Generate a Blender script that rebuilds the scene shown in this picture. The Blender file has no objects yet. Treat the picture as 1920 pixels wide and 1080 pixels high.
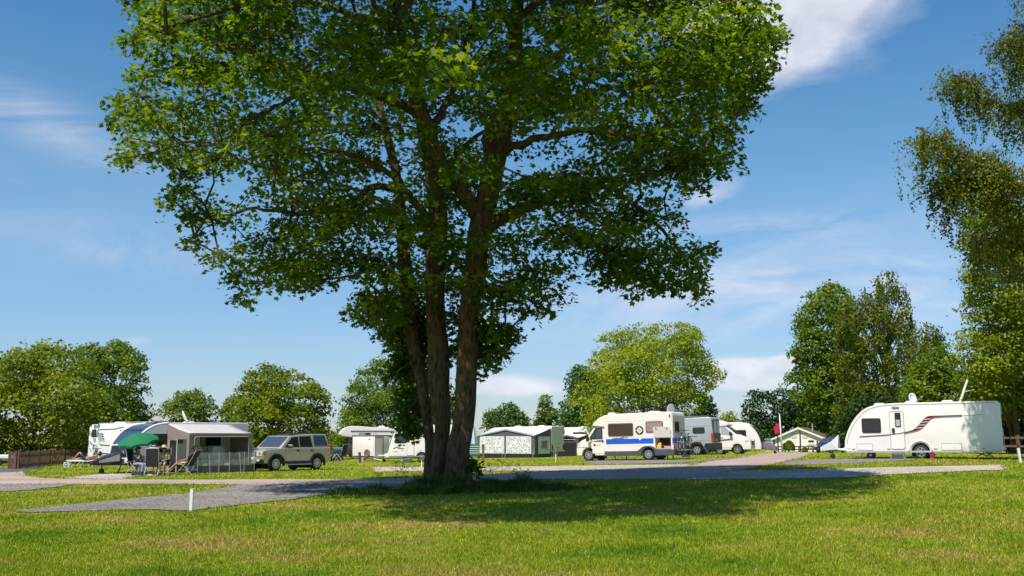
import bpy, bmesh, math, random
import numpy as np
from mathutils import Vector, Matrix
from mathutils.geometry import tessellate_polygon

C = bpy.context.scene
COL = C.collection
rad = math.radians
PI = math.pi

# ------------------------------------------------------------------ camera
F = 2000.0                       # focal length in pixels of a 1920 px wide picture
EYE = 1.7
PITCH = math.atan(280.0 / F)
cam_d = bpy.data.cameras.new('camera')
cam = bpy.data.objects.new('camera', cam_d)
COL.objects.link(cam)
cam.location = (0, 0, EYE)
cam.rotation_euler = (PI / 2 + PITCH, 0, 0)
cam_d.sensor_width = 36
cam_d.lens = 36 * F / 1920
cam_d.clip_end = 5000
C.camera = cam
C.view_settings.view_transform = 'Standard'
C.view_settings.look = 'None'
C.view_settings.exposure = 0.5
C.view_settings.gamma = 1.0

# ------------------------------------------------------------------ sun and sky
SUN_EL, SUN_AZ = 61.0, -142.0       # azimuth measured from +y towards +x (camera looks along +y)
sv = Vector((math.cos(rad(SUN_EL)) * math.sin(rad(SUN_AZ)), math.cos(rad(SUN_EL)) * math.cos(rad(SUN_AZ)), math.sin(rad(SUN_EL))))
sun_d = bpy.data.lights.new('sun', 'SUN')
sun_d.energy = 4.6
sun_d.angle = rad(0.5)
sun_d.color = (1.0, 0.93, 0.83)
sun = bpy.data.objects.new('sun', sun_d)
COL.objects.link(sun)
sun.rotation_euler = sv.to_track_quat('Z', 'Y').to_euler()

W = bpy.data.worlds.new('World')
C.world = W
W.use_nodes = True
NT = W.node_tree
for n in list(NT.nodes):
    NT.nodes.remove(n)


def wn(kind, **kw):
    n = NT.nodes.new(kind)
    for k, v in kw.items():
        setattr(n, k, v)
    return n


def wl(a, b):
    NT.links.new(a, b)


def wmath(op, a, b=None, c=None, clamp=False):
    n = wn('ShaderNodeMath', operation=op, use_clamp=clamp)
    for i, v in enumerate((a, b, c)):
        if v is None:
            continue
        if isinstance(v, (int, float)):
            n.inputs[i].default_value = v
        else:
            wl(v, n.inputs[i])
    return n.outputs[0]


def ramp_node(nt, stops):
    r = nt.nodes.new('ShaderNodeValToRGB')
    e = r.color_ramp.elements
    e[0].position, e[0].color = stops[0][0], (*stops[0][1], 1)
    e[1].position, e[1].color = stops[-1][0], (*stops[-1][1], 1)
    for p, c in stops[1:-1]:
        n = e.new(p); n.color = (*c, 1)
    return r


def build_sky():
    out = wn('ShaderNodeOutputWorld')
    bg = wn('ShaderNodeBackground')
    bg.inputs['Strength'].default_value = 0.1
    sky = wn('ShaderNodeTexSky', sky_type='NISHITA')
    sky.sun_disc = False
    sky.sun_elevation = rad(SUN_EL)
    sky.sun_rotation = rad(SUN_AZ)
    sky.altitude = 300
    sky.air_density = 1.0
    sky.dust_density = 0.25
    sky.ozone_density = 4.0
    hsv = wn('ShaderNodeHueSaturation')
    hsv.inputs['Saturation'].default_value = 1.08
    hsv.inputs['Value'].default_value = 0.95
    wl(sky.outputs[0], hsv.inputs['Color'])
    geo = wn('ShaderNodeTexCoord')
    sep = wn('ShaderNodeSeparateXYZ')
    wl(geo.outputs['Generated'], sep.inputs[0])
    az = wmath('ARCTAN2', sep.outputs[0], sep.outputs[1])
    el = wmath('ARCSINE', sep.outputs[2])
    comb = wn('ShaderNodeCombineXYZ')
    wl(az, comb.inputs[0]); wl(el, comb.inputs[1])

    def noise(scale, sx, sy, detail=6, rough=0.55, off=(0, 0, 0), dist=0.0):
        m = wn('ShaderNodeMapping')
        m.inputs['Scale'].default_value = (sx, sy, 1)
        m.inputs['Location'].default_value = off
        wl(comb.outputs[0], m.inputs[0])
        t = wn('ShaderNodeTexNoise')
        t.inputs['Scale'].default_value = scale
        t.inputs['Detail'].default_value = detail
        t.inputs['Roughness'].default_value = rough
        t.inputs['Distortion'].default_value = dist
        wl(m.outputs[0], t.inputs['Vector'])
        return t.outputs[0]

    n1 = noise(9, 1.0, 1.7, 8, 0.58, (3.1, 0.4, 0), 0.4)
    n2 = noise(7, 0.9, 3.2, 8, 0.62, (0.7, 2.2, 0), 0.8)
    n3 = noise(4, 0.9, 3.0, 7, 0.6, (5.7, 1.2, 0), 0.6)

    def ang(px, py):
        u, v = (px - 960) / F, (540 - py) / F
        d = Vector((u, math.cos(PITCH) - v * math.sin(PITCH), math.sin(PITCH) + v * math.cos(PITCH))).normalized()
        return math.atan2(d.x, d.y), math.asin(d.z)

    def blob(px, py, rx, ry, amp, rot=0.0):
        a, e = ang(px, py)
        da = wmath('SUBTRACT', az, a)
        de = wmath('SUBTRACT', el, e)
        c, s = math.cos(rot), math.sin(rot)
        u = wmath('ADD', wmath('MULTIPLY', da, c), wmath('MULTIPLY', de, s))
        v = wmath('ADD', wmath('MULTIPLY', da, -s), wmath('MULTIPLY', de, c))
        q = wmath('ADD', wmath('POWER', wmath('DIVIDE', u, rx / F), 2.0), wmath('POWER', wmath('DIVIDE', v, ry / F), 2.0))
        return wmath('MULTIPLY', wmath('EXPONENT', wmath('MULTIPLY', q, -1.0)), amp)

    def total(bl):
        t = bl[0]
        for b in bl[1:]:
            t = wmath('ADD', t, b)
        return t
    puffy = total([blob(1490, 10, 210, 115, 1.25, 0.35), blob(1380, -120, 400, 130, 1.0), blob(1330, 362, 75, 32, 0.62, 0.3),
                   blob(1390, 686, 60, 18, 1.0), blob(1480, 678, 40, 14, 0.95), blob(1400, 718, 130, 18, 0.95), blob(965, 724, 120, 24, 1.0), blob(1240, 700, 100, 16, 0.4),
                   blob(1640, 490, 60, 30, 0.4), blob(635, 667, 22, 8, 0.5), blob(250, 636, 45, 14, 0.45)])
    wisp = total([blob(70, 220, 160, 45, 0.62, -0.35), blob(120, 450, 260, 50, 0.36, -0.05), blob(1480, 500, 260, 70, 0.8, 0.2), blob(1450, 420, 180, 18, 0.6),
                  blob(1200, 590, 330, 60, 0.6), blob(1720, 560, 120, 60, 0.8), blob(320, 480, 120, 30, 0.42)])
    c1 = wmath('MULTIPLY', wmath('SUBTRACT', wmath('ADD', wmath('MULTIPLY', n1, 1.5), puffy), 1.02), 1.9, None, True)
    c1 = wmath('MULTIPLY', c1, wmath('MULTIPLY', puffy, 1.6, None, True))
    c2 = wmath('MULTIPLY', wmath('MULTIPLY', wmath('SUBTRACT', n2, 0.32), 2.4, None, True), wisp)
    c3 = wmath('MULTIPLY', wmath('MULTIPLY', wmath('SUBTRACT', n3, 0.55), 1.5, None, True), 0.22)
    cl = wmath('ADD', wmath('ADD', wmath('MULTIPLY', c1, 0.85), wmath('MULTIPLY', c2, 0.9)), c3, None, True)
    n4 = noise(16, 1.0, 1.8, 5, 0.6, (9, 3, 0), 0.3)
    shade = wn('ShaderNodeMix', data_type='RGBA')
    shade.inputs[6].default_value = (5.0, 5.2, 5.9, 1)
    shade.inputs[7].default_value = (6.6, 6.7, 7.2, 1)
    wl(wmath('MULTIPLY', wmath('SUBTRACT', n4, 0.35), 3.0, None, True), shade.inputs[0])
    mix = wn('ShaderNodeMix', data_type='RGBA')
    wl(cl, mix.inputs[0])
    air = wn('ShaderNodeMix', data_type='RGBA', blend_type='MULTIPLY')     # cooler, paler air low down
    air.inputs[0].default_value = 1.0
    tint = ramp_node(NT, [(0.0, (0.66, 0.70, 0.86)), (0.10, (0.76, 0.83, 0.93)), (0.22, (0.88, 1.03, 1.0)), (0.42, (0.58, 0.93, 1.03))])
    wl(wmath('MULTIPLY', el, 1.0), tint.inputs[0])
    wl(hsv.outputs[0], air.inputs[6]); wl(tint.outputs[0], air.inputs[7])
    wl(air.outputs[2], mix.inputs[6])
    wl(shade.outputs[2], mix.inputs[7])
    wl(mix.outputs[2], bg.inputs['Color'])
    wl(bg.outputs[0], out.inputs[0])


build_sky()

# ------------------------------------------------------------------ where things are
cP, sP = math.cos(PITCH), math.sin(PITCH)


def pt(px, py, Y):
    """world point seen at photo pixel (px, py) at distance Y along the view"""
    u, v = (px - 960) / F, (540 - py) / F
    dy, dz = cP - v * sP, sP + v * cP
    t = Y / dy
    return Vector((u * t, Y, EYE + dz * t))


def sstep(a, b, x):
    t = np.clip((x - a) / (b - a), 0, 1)
    return t * t * (3 - 2 * t)


def HH(x, y):
    x = np.asarray(x, float); y = np.asarray(y, float)
    s = x + 7.0
    ramp = 0.5 * (s + np.sqrt(s * s + 9.0))
    ramp = 26 - 0.5 * ((26 - ramp) + np.sqrt((26 - ramp) ** 2 + 9.0))
    z = 0.030 * np.maximum(ramp, 0) * sstep(8, 46, y) * (1 - 0.75 * sstep(62, 100, y))
    z = z + 0.03 * np.sin(x * 0.31 + 1.0) * np.sin(y * 0.23) * sstep(120, 40, np.abs(y))
    return z


def H(x, y):
    return float(HH(x, y))


def gp(px, py):
    """ground point under a photo pixel"""
    z = 0.0
    u, v = (px - 960) / F, (540 - py) / F
    dy, dz = cP - v * sP, sP + v * cP
    for _ in range(30):
        t = (z - EYE) / dz if dz < -1e-5 else 4000.0
        t = min(max(t, 1), 400)
        z = 0.5 * z + 0.5 * H(u * t, dy * t)
    return Vector((u * t, dy * t, H(u * t, dy * t)))


def gat(px, Y):
    x = (px - 960) / F * Y * 1.0
    x = pt(px, 830, Y).x
    return Vector((x, Y, H(x, Y)))


# ------------------------------------------------------------------ materials
MATS = {}


def new_mat(name):
    m = bpy.data.materials.new(name)
    m.use_nodes = True
    nt = m.node_tree
    b = nt.nodes['Principled BSDF']
    return m, nt, b


def mat(name, col, rough=0.5, metal=0.0, spec=0.5, var=0.06, scale=6.0, bump=0.0, bscale=40.0, coat=0.0):
    """a plain surface with a little procedural wear"""
    if name in MATS:
        return MATS[name]
    m, nt, b = new_mat(name)
    tc = nt.nodes.new('ShaderNodeTexCoord')
    nz = nt.nodes.new('ShaderNodeTexNoise')
    nz.inputs['Scale'].default_value = scale
    nz.inputs['Detail'].default_value = 5
    nt.links.new(tc.outputs['Object'], nz.inputs['Vector'])
    mx = nt.nodes.new('ShaderNodeMix'); mx.data_type = 'RGBA'
    mx.inputs[6].default_value = (*[max(0, c * (1 - var * 2)) for c in col], 1)
    mx.inputs[7].default_value = (*[min(1, c * (1 + var)) for c in col], 1)
    nt.links.new(nz.outputs[0], mx.inputs[0])
    nt.links.new(mx.outputs[2], b.inputs['Base Color'])
    b.inputs['Roughness'].default_value = rough
    b.inputs['Metallic'].default_value = metal
    b.inputs['Specular IOR Level'].default_value = spec
    b.inputs['Coat Weight'].default_value = coat
    b.inputs['Coat Roughness'].default_value = 0.08
    if bump:
        n2 = nt.nodes.new('ShaderNodeTexNoise')
        n2.inputs['Scale'].default_value = bscale
        n2.inputs['Detail'].default_value = 4
        nt.links.new(tc.outputs['Object'], n2.inputs['Vector'])
        bp = nt.nodes.new('ShaderNodeBump')
        bp.inputs['Strength'].default_value = bump
        bp.inputs['Distance'].default_value = 0.05
        nt.links.new(n2.outputs[0], bp.inputs['Height'])
        nt.links.new(bp.outputs[0], b.inputs['Normal'])
    MATS[name] = m
    return m


def leaf_mat(name, dark, mid, light, trans=0.45, tcol=None, rough=0.45, clump=0.5, spec=0.4):
    """thin two sided leaf: tint differs leaf by leaf; lit and shaded clumps are put into the colour"""
    m, nt, b = new_mat(name)
    geo = nt.nodes.new('ShaderNodeNewGeometry')
    tc = nt.nodes.new('ShaderNodeTexCoord')
    nz = nt.nodes.new('ShaderNodeTexNoise')
    nz.inputs['Scale'].default_value = clump
    nz.inputs['Detail'].default_value = 3
    nt.links.new(tc.outputs['Object'], nz.inputs['Vector'])
    a = nt.nodes.new('ShaderNodeMath'); a.operation = 'MULTIPLY_ADD'
    nt.links.new(geo.outputs['Random Per Island'], a.inputs[0])
    a.inputs[1].default_value = 0.55
    s = nt.nodes.new('ShaderNodeMath'); s.operation = 'MULTIPLY_ADD'
    nt.links.new(nz.outputs[0], s.inputs[0]); s.inputs[1].default_value = 1.9; s.inputs[2].default_value = -0.70  # strong clump contrast stands for sunlit patches and dark gaps
    nt.links.new(s.outputs[0], a.inputs[2])
    r = ramp_node(nt, [(0.0, dark), (0.5, mid), (1.0, light)])
    nt.links.new(a.outputs[0], r.inputs[0])
    nt.links.new(r.outputs[0], b.inputs['Base Color'])
    b.inputs['Roughness'].default_value = rough
    b.inputs['Specular IOR Level'].default_value = spec
    tr = nt.nodes.new('ShaderNodeBsdfTranslucent')
    hs = nt.nodes.new('ShaderNodeMix'); hs.data_type = 'RGBA'; hs.blend_type = 'MULTIPLY'
    hs.inputs[0].default_value = 1.0
    nt.links.new(r.outputs[0], hs.inputs[6])
    hs.inputs[7].default_value = (*(tcol or (1.6, 1.5, 0.5)), 1)
    nt.links.new(hs.outputs[2], tr.inputs[0])
    mx = nt.nodes.new('ShaderNodeMixShader')
    mx.inputs[0].default_value = trans
    nt.links.new(b.outputs[0], mx.inputs[1]); nt.links.new(tr.outputs[0], mx.inputs[2])
    nt.links.new(mx.outputs[0], nt.nodes['Material Output'].inputs[0])
    return m


def bark_mat(name, c1, c2, scale=5.0, bump=0.9, stretch=0.22):
    m, nt, b = new_mat(name)
    tc = nt.nodes.new('ShaderNodeTexCoord')
    mp = nt.nodes.new('ShaderNodeMapping'); mp.inputs['Scale'].default_value = (1, 1, stretch)
    nt.links.new(tc.outputs['Object'], mp.inputs[0])
    v = nt.nodes.new('ShaderNodeTexVoronoi'); v.inputs['Scale'].default_value = scale * 3.2
    nt.links.new(mp.outputs[0], v.inputs['Vector'])
    n = nt.nodes.new('ShaderNodeTexNoise'); n.inputs['Scale'].default_value = scale * 2; n.inputs['Detail'].default_value = 8
    n.inputs['Roughness'].default_value = 0.7
    nt.links.new(mp.outputs[0], n.inputs['Vector'])
    n2 = nt.nodes.new('ShaderNodeTexNoise'); n2.inputs['Scale'].default_value = 1.6; n2.inputs['Detail'].default_value = 4
    nt.links.new(tc.outputs['Object'], n2.inputs['Vector'])
    ad = nt.nodes.new('ShaderNodeMath'); ad.operation = 'MULTIPLY_ADD'
    nt.links.new(v.outputs[0], ad.inputs[0]); ad.inputs[1].default_value = 0.5
    nt.links.new(n.outputs[0], ad.inputs[2])
    a2 = nt.nodes.new('ShaderNodeMath'); a2.operation = 'MULTIPLY_ADD'
    nt.links.new(n2.outputs[0], a2.inputs[0]); a2.inputs[1].default_value = 0.7
    s2 = nt.nodes.new('ShaderNodeMath'); s2.operation = 'SUBTRACT'
    nt.links.new(ad.outputs[0], s2.inputs[0]); s2.inputs[1].default_value = 0.45
    nt.links.new(s2.outputs[0], a2.inputs[2])
    r = ramp_node(nt, [(0.30, c1), (0.72, c2)])
    nt.links.new(a2.outputs[0], r.inputs[0])
    nt.links.new(r.outputs[0], b.inputs['Base Color'])
    b.inputs['Roughness'].default_value = 0.95
    b.inputs['Specular IOR Level'].default_value = 0.15
    bp = nt.nodes.new('ShaderNodeBump'); bp.inputs['Strength'].default_value = bump; bp.inputs['Distance'].default_value = 0.06
    nt.links.new(ad.outputs[0], bp.inputs['Height'])
    nt.links.new(bp.outputs[0], b.inputs['Normal'])
    return m


def turf_colour(nt):
    """green, yellowing and dry patches of the lawn, the same for the soil sheet and the blades"""
    tc = nt.nodes.new('ShaderNodeTexCoord')

    def nz(scale, detail, off, rough=0.55):
        mp = nt.nodes.new('ShaderNodeMapping'); mp.inputs['Location'].default_value = off
        mp.inputs['Scale'].default_value = (1, 1, 0)
        nt.links.new(tc.outputs['Object'], mp.inputs[0])
        n = nt.nodes.new('ShaderNodeTexNoise'); n.inputs['Scale'].default_value = scale
        n.inputs['Detail'].default_value = detail; n.inputs['Roughness'].default_value = rough
        nt.links.new(mp.outputs[0], n.inputs['Vector'])
        return n.outputs[0]
    big = nz(0.28, 5, (3, 7, 0), 0.6)
    fine = nz(2.3, 5, (1, 2, 0), 0.65)
    add = nt.nodes.new('ShaderNodeMath'); add.operation = 'MULTIPLY_ADD'
    nt.links.new(fine, add.inputs[0]); add.inputs[1].default_value = 0.55
    nt.links.new(big, add.inputs[2])
    r = ramp_node(nt, [(0.55, (0.092, 0.190, 0.007)), (0.67, (0.190, 0.285, 0.012)), (0.80, (0.280, 0.335, 0.023)), (0.94, (0.39, 0.32, 0.085))])
    nt.links.new(add.outputs[0], r.inputs[0])
    return r.outputs[0], tc


def ground_mat():
    m, nt, b = new_mat('turf')
    col, tc = turf_colour(nt)
    n = nt.nodes.new('ShaderNodeTexNoise'); n.inputs['Scale'].default_value = 14; n.inputs['Detail'].default_value = 6; n.inputs['Roughness'].default_value = 0.75
    nt.links.new(tc.outputs['Object'], n.inputs['Vector'])
    mx = nt.nodes.new('ShaderNodeMix'); mx.data_type = 'RGBA'; mx.blend_type = 'MULTIPLY'; mx.inputs[0].default_value = 1
    r = ramp_node(nt, [(0.3, (0.45, 0.45, 0.42)), (0.7, (1.15, 1.15, 1.1))])
    nt.links.new(n.outputs[0], r.inputs[0])
    nt.links.new(col, mx.inputs[6]); nt.links.new(r.outputs[0], mx.inputs[7])
    # bare soil where the turf has worn through
    prev = mx.outputs[2]
    sep = nt.nodes.new('ShaderNodeSeparateXYZ'); nt.links.new(tc.outputs['Object'], sep.inputs[0])
    nw = nt.nodes.new('ShaderNodeTexNoise'); nw.inputs['Scale'].default_value = 2.2; nw.inputs['Detail'].default_value = 5
    nt.links.new(tc.outputs['Object'], nw.inputs['Vector'])
    for (x, y, rx, ry) in BARE:
        terms = []
        for o, c, rr in ((0, x, rx), (1, y, ry)):
            s = nt.nodes.new('ShaderNodeMath'); s.operation = 'SUBTRACT'; nt.links.new(sep.outputs[o], s.inputs[0]); s.inputs[1].default_value = c
            d = nt.nodes.new('ShaderNodeMath'); d.operation = 'DIVIDE'; nt.links.new(s.outputs[0], d.inputs[0]); d.inputs[1].default_value = rr
            p = nt.nodes.new('ShaderNodeMath'); p.operation = 'MULTIPLY'; nt.links.new(d.outputs[0], p.inputs[0]); nt.links.new(d.outputs[0], p.inputs[1])
            terms.append(p.outputs[0])
        q = nt.nodes.new('ShaderNodeMath'); nt.links.new(terms[0], q.inputs[0]); nt.links.new(terms[1], q.inputs[1])
        w = nt.nodes.new('ShaderNodeMath'); w.operation = 'MULTIPLY_ADD'; nt.links.new(nw.outputs[0], w.inputs[0]); w.inputs[1].default_value = -1.6; w.inputs[2].default_value = 1.8
        e = nt.nodes.new('ShaderNodeMath'); e.operation = 'SUBTRACT'; e.use_clamp = True; nt.links.new(w.outputs[0], e.inputs[0]); nt.links.new(q.outputs[0], e.inputs[1])
        mm = nt.nodes.new('ShaderNodeMix'); mm.data_type = 'RGBA'
        nt.links.new(e.outputs[0], mm.inputs[0]); nt.links.new(prev, mm.inputs[6]); mm.inputs[7].default_value = (0.23, 0.135, 0.07, 1)
        prev = mm.outputs[2]
    nt.links.new(prev, b.inputs['Base Color'])
    b.inputs['Roughness'].default_value = 0.95
    b.inputs['Specular IOR Level'].default_value = 0.1
    bp = nt.nodes.new('ShaderNodeBump'); bp.inputs['Strength'].default_value = 0.8; bp.inputs['Distance'].default_value = 0.08
    nt.links.new(n.outputs[0], bp.inputs['Height'])
    nt.links.new(bp.outputs[0], b.inputs['Normal'])
    return m


def blade_mat():
    m, nt, b = new_mat('grass_blades')
    col, tc = turf_colour(nt)
    geo = nt.nodes.new('ShaderNodeNewGeometry')
    r = ramp_node(nt, [(0.0, (0.50, 0.58, 0.45)), (0.65, (1.1, 1.08, 1.0)), (1.0, (2.1, 1.65, 1.8))])
    nt.links.new(geo.outputs['Random Per Island'], r.inputs[0])
    mx = nt.nodes.new('ShaderNodeMix'); mx.data_type = 'RGBA'; mx.blend_type = 'MULTIPLY'; mx.inputs[0].default_value = 1
    nt.links.new(col, mx.inputs[6]); nt.links.new(r.outputs[0], mx.inputs[7])
    nt.links.new(mx.outputs[2], b.inputs['Base Color'])
    b.inputs['Roughness'].default_value = 0.6
    b.inputs['Specular IOR Level'].default_value = 0.2
    tr = nt.nodes.new('ShaderNodeBsdfTranslucent')
    nt.links.new(mx.outputs[2], tr.inputs[0])
    ms = nt.nodes.new('ShaderNodeMixShader'); ms.inputs[0].default_value = 0.35
    nt.links.new(b.outputs[0], ms.inputs[1]); nt.links.new(tr.outputs[0], ms.inputs[2])
    nt.links.new(ms.outputs[0], nt.nodes['Material Output'].inputs[0])
    return m


def stone_mat(name, c1, c2, c3, scale, bump=0.5, big=0.35):
    m, nt, b = new_mat(name)
    tc = nt.nodes.new('ShaderNodeTexCoord')
    v = nt.nodes.new('ShaderNodeTexVoronoi'); v.inputs['Scale'].default_value = scale
    nt.links.new(tc.outputs['Object'], v.inputs['Vector'])
    sp = nt.nodes.new('ShaderNodeSeparateColor'); nt.links.new(v.outputs['Color'], sp.inputs[0])
    r = ramp_node(nt, [(0.1, c1), (0.55, c2), (0.95, c3)])
    nt.links.new(sp.outputs[0], r.inputs[0])
    n = nt.nodes.new('ShaderNodeTexNoise'); n.inputs['Scale'].default_value = big; n.inputs['Detail'].default_value = 6
    nt.links.new(tc.outputs['Object'], n.inputs['Vector'])
    r2 = ramp_node(nt, [(0.3, (0.78, 0.76, 0.76)), (0.7, (1.12, 1.12, 1.12))])
    nt.links.new(n.outputs[0], r2.inputs[0])
    mx = nt.nodes.new('ShaderNodeMix'); mx.data_type = 'RGBA'; mx.blend_type = 'MULTIPLY'; mx.inputs[0].default_value = 1
    nt.links.new(r.outputs[0], mx.inputs[6]); nt.links.new(r2.outputs[0], mx.inputs[7])
    nt.links.new(mx.outputs[2], b.inputs['Base Color'])
    b.inputs['Roughness'].default_value = 0.9
    b.inputs['Specular IOR Level'].default_value = 0.2
    bp = nt.nodes.new('ShaderNodeBump'); bp.inputs['Strength'].default_value = bump; bp.inputs['Distance'].default_value = 0.03
    nt.links.new(v.outputs['Distance'], bp.inputs['Height'])
    nt.links.new(bp.outputs[0], b.inputs['Normal'])
    return m


# ------------------------------------------------------------------ object helpers
def tag(o, label=None, cat=None, group=None, kind=None):
    if label: o['label'] = label
    if cat: o['category'] = cat
    if group: o['group'] = group
    if kind: o['kind'] = kind
    return o


def thing(name, label, cat, loc=(0, 0, 0), rz=0.0, group=None):
    o = bpy.data.objects.new(name, None)
    COL.objects.link(o)
    o.empty_display_size = 0.3
    o.location = loc
    o.rotation_euler = (0, 0, rz)
    return tag(o, label, cat, group)


def link_mesh(name, me, material, parent=None, smooth=False):
    o = bpy.data.objects.new(name, me)
    COL.objects.link(o)
    if parent is not None:
        o.parent = parent
    for mm in (material if isinstance(material, (list, tuple)) else [material]):
        me.materials.append(mm)
    if smooth:
        me.polygons.foreach_set('use_smooth', [True] * len(me.polygons))
    return o


def np_mesh(name, verts, nper, material, parent=None):
    """many separate polygons of nper vertices each from an array (n*nper, 3)"""
    me = bpy.data.meshes.new(name)
    nv = len(verts)
    nf = nv // nper
    me.vertices.add(nv)
    me.vertices.foreach_set('co', np.ascontiguousarray(verts, dtype=np.float32).ravel())
    me.loops.add(nv)
    me.loops.foreach_set('vertex_index', np.arange(nv, dtype=np.int32))
    me.polygons.add(nf)
    me.polygons.foreach_set('loop_start', np.arange(0, nv, nper, dtype=np.int32))
    me.update(calc_edges=True)
    return link_mesh(name, me, material, parent)


class MB:
    """collects shapes, then links them as ONE mesh object"""
    def __init__(s):
        s.v = []; s.f = []

    def add(s, vs, fs):
        n = len(s.v)
        s.v += [tuple(p) for p in vs]
        s.f += [tuple(i + n for i in f) for f in fs]
        return s

    def box(s, x0, x1, y0, y1, z0, z1):
        vs = [(x, y, z) for x in (x0, x1) for y in (y0, y1) for z in (z0, z1)]
        return s.add(vs, [(0, 1, 3, 2), (4, 6, 7, 5), (0, 4, 5, 1), (2, 3, 7, 6), (0, 2, 6, 4), (1, 5, 7, 3)])

    def prism(s, prof, a, b, axis='y'):
        """profile of 2-D points extruded from a to b. axis y: points are (x,z); axis x: (y,z); axis z: (x,y)"""
        n = len(prof)
        def P(p, t):
            return (p[0], t, p[1]) if axis == 'y' else ((t, p[0], p[1]) if axis == 'x' else (p[0], p[1], t))
        vs = [P(p, a) for p in prof] + [P(p, b) for p in prof]
        fs = [tuple(range(n)), tuple(range(2 * n - 1, n - 1, -1))]
        fs += [(i, i + n, (i + 1) % n + n, (i + 1) % n) for i in range(n)]
        return s.add(vs, fs)

    def loft(s, rings, cap=True, close=True):
        n = len(rings[0])
        vs = [p for r in rings for p in r]
        fs = []
        for k in range(len(rings) - 1):
            for i in range(n if close else n - 1):
                j = (i + 1) % n
                fs.append((k * n + i, k * n + j, (k + 1) * n + j, (k + 1) * n + i))
        if cap and close:
            fs.append(tuple(range(n - 1, -1, -1)))
            fs.append(tuple((len(rings) - 1) * n + i for i in range(n)))
        return s.add(vs, fs)

    def tube(s, pts, r, sides=8, cap=True):
        pts = [Vector(p) for p in pts]
        rs = r if isinstance(r, (list, tuple)) else [r] * len(pts)
        rings = []
        ref = None
        for i, p in enumerate(pts):
            t = (pts[min(i + 1, len(pts) - 1)] - pts[max(i - 1, 0)])
            if t.length < 1e-9:
                t = Vector((0, 0, 1))
            t.normalize()
            if ref is None:
                ref = t.orthogonal()
            ref = (ref - t * ref.dot(t))
            if ref.length < 1e-6:
                ref = t.orthogonal()
            ref.normalize()
            q = t.cross(ref)
            rings.append([p + (ref * math.cos(a) + q * math.sin(a)) * rs[i] for a in [2 * PI * k / sides for k in range(sides)]])
        return s.loft(rings, cap)

    def cyl(s, p, q, r, sides=12):
        return s.tube([p, q], r, sides)

    def ball(s, c, rx, ry=None, rz=None, nu=12, nv=8):
        ry = ry or rx; rz = rz or rx
        rings = []
        for j in range(nv + 1):
            t = PI * (0.02 + 0.96 * j / nv)
            rings.append([(c[0] + rx * math.sin(t) * math.cos(2 * PI * i / nu), c[1] + ry * math.sin(t) * math.sin(2 * PI * i / nu), c[2] - rz * math.cos(t)) for i in range(nu)])
        return s.loft(rings)

    def lathe_y(s, c, prof, sides=24):
        """profile of (y, r) turned about an axis through c along y"""
        rings = [[(c[0] + r * math.cos(2 * PI * i / sides), c[1] + y, c[2] + r * math.sin(2 * PI * i / sides)) for i in range(sides)] for (y, r) in prof]
        return s.loft(rings)

    def lathe_z(s, c, prof, sides=16):
        rings = [[(c[0] + r * math.cos(2 * PI * i / sides), c[1] + r * math.sin(2 * PI * i / sides), c[2] + z) for i in range(sides)] for (z, r) in prof]
        return s.loft(rings)

    def build(s, name, material, parent=None, bevel=0.0, smooth=False, seg=2):
        me = bpy.data.meshes.new(name)
        me.from_pydata(s.v, [], s.f)
        bm = bmesh.new(); bm.from_mesh(me)
        bmesh.ops.recalc_face_normals(bm, faces=bm.faces)
        if bevel:
            es = [e for e in bm.edges if len(e.link_faces) == 2 and e.calc_face_angle(0) > rad(38)]
            bmesh.ops.bevel(bm, geom=es, offset=bevel, segments=seg, affect='EDGES', profile=0.6, clamp_overlap=True)
        bm.to_mesh(me); bm.free()
        o = link_mesh(name, me, material, parent)
        if smooth:
            me.polygons.foreach_set('use_smooth', [True] * len(me.polygons))
            if bevel or smooth == 'sharp':
                try:
                    me.set_sharp_from_angle(angle=rad(35))
                except Exception:
                    pass
        return o


def rrect(x0, x1, z0, z1, r, n=4):
    pts = []
    for cx, cz, a0 in ((x1 - r, z1 - r, 0), (x0 + r, z1 - r, PI / 2), (x0 + r, z0 + r, PI), (x1 - r, z0 + r, 1.5 * PI)):
        for k in range(n + 1):
            a = a0 + PI / 2 * k / n
            pts.append((cx + r * math.cos(a), cz + r * math.sin(a)))
    return pts


def smooth_poly(pts, n=8, closed=False):
    """Catmull-Rom through points (any dimension)"""
    P = [np.array(p, float) for p in pts]
    out = []
    m = len(P)
    for i in range(m if closed else m - 1):
        if closed:
            a, b, c, d = P[(i - 1) % m], P[i], P[(i + 1) % m], P[(i + 2) % m]
        else:
            a, b, c, d = P[max(i - 1, 0)], P[i], P[i + 1], P[min(i + 2, m - 1)]
        for k in range(n):
            t = k / n
            out.append(0.5 * ((2 * b) + (-a + c) * t + (2 * a - 5 * b + 4 * c - d) * t * t + (-a + 3 * b - 3 * c + d) * t ** 3))
    if not closed:
        out.append(P[-1])
    return out


def in_poly(x, y, poly):
    x = np.asarray(x); y = np.asarray(y)
    res = np.zeros(x.shape, bool)
    n = len(poly)
    j = n - 1
    for i in range(n):
        xi, yi = poly[i][0], poly[i][1]; xj, yj = poly[j][0], poly[j][1]
        c = ((yi > y) != (yj > y)) & (x < (xj - xi) * (y - yi) / (yj - yi + 1e-12) + xi)
        res ^= c
        j = i
    return res


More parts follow.
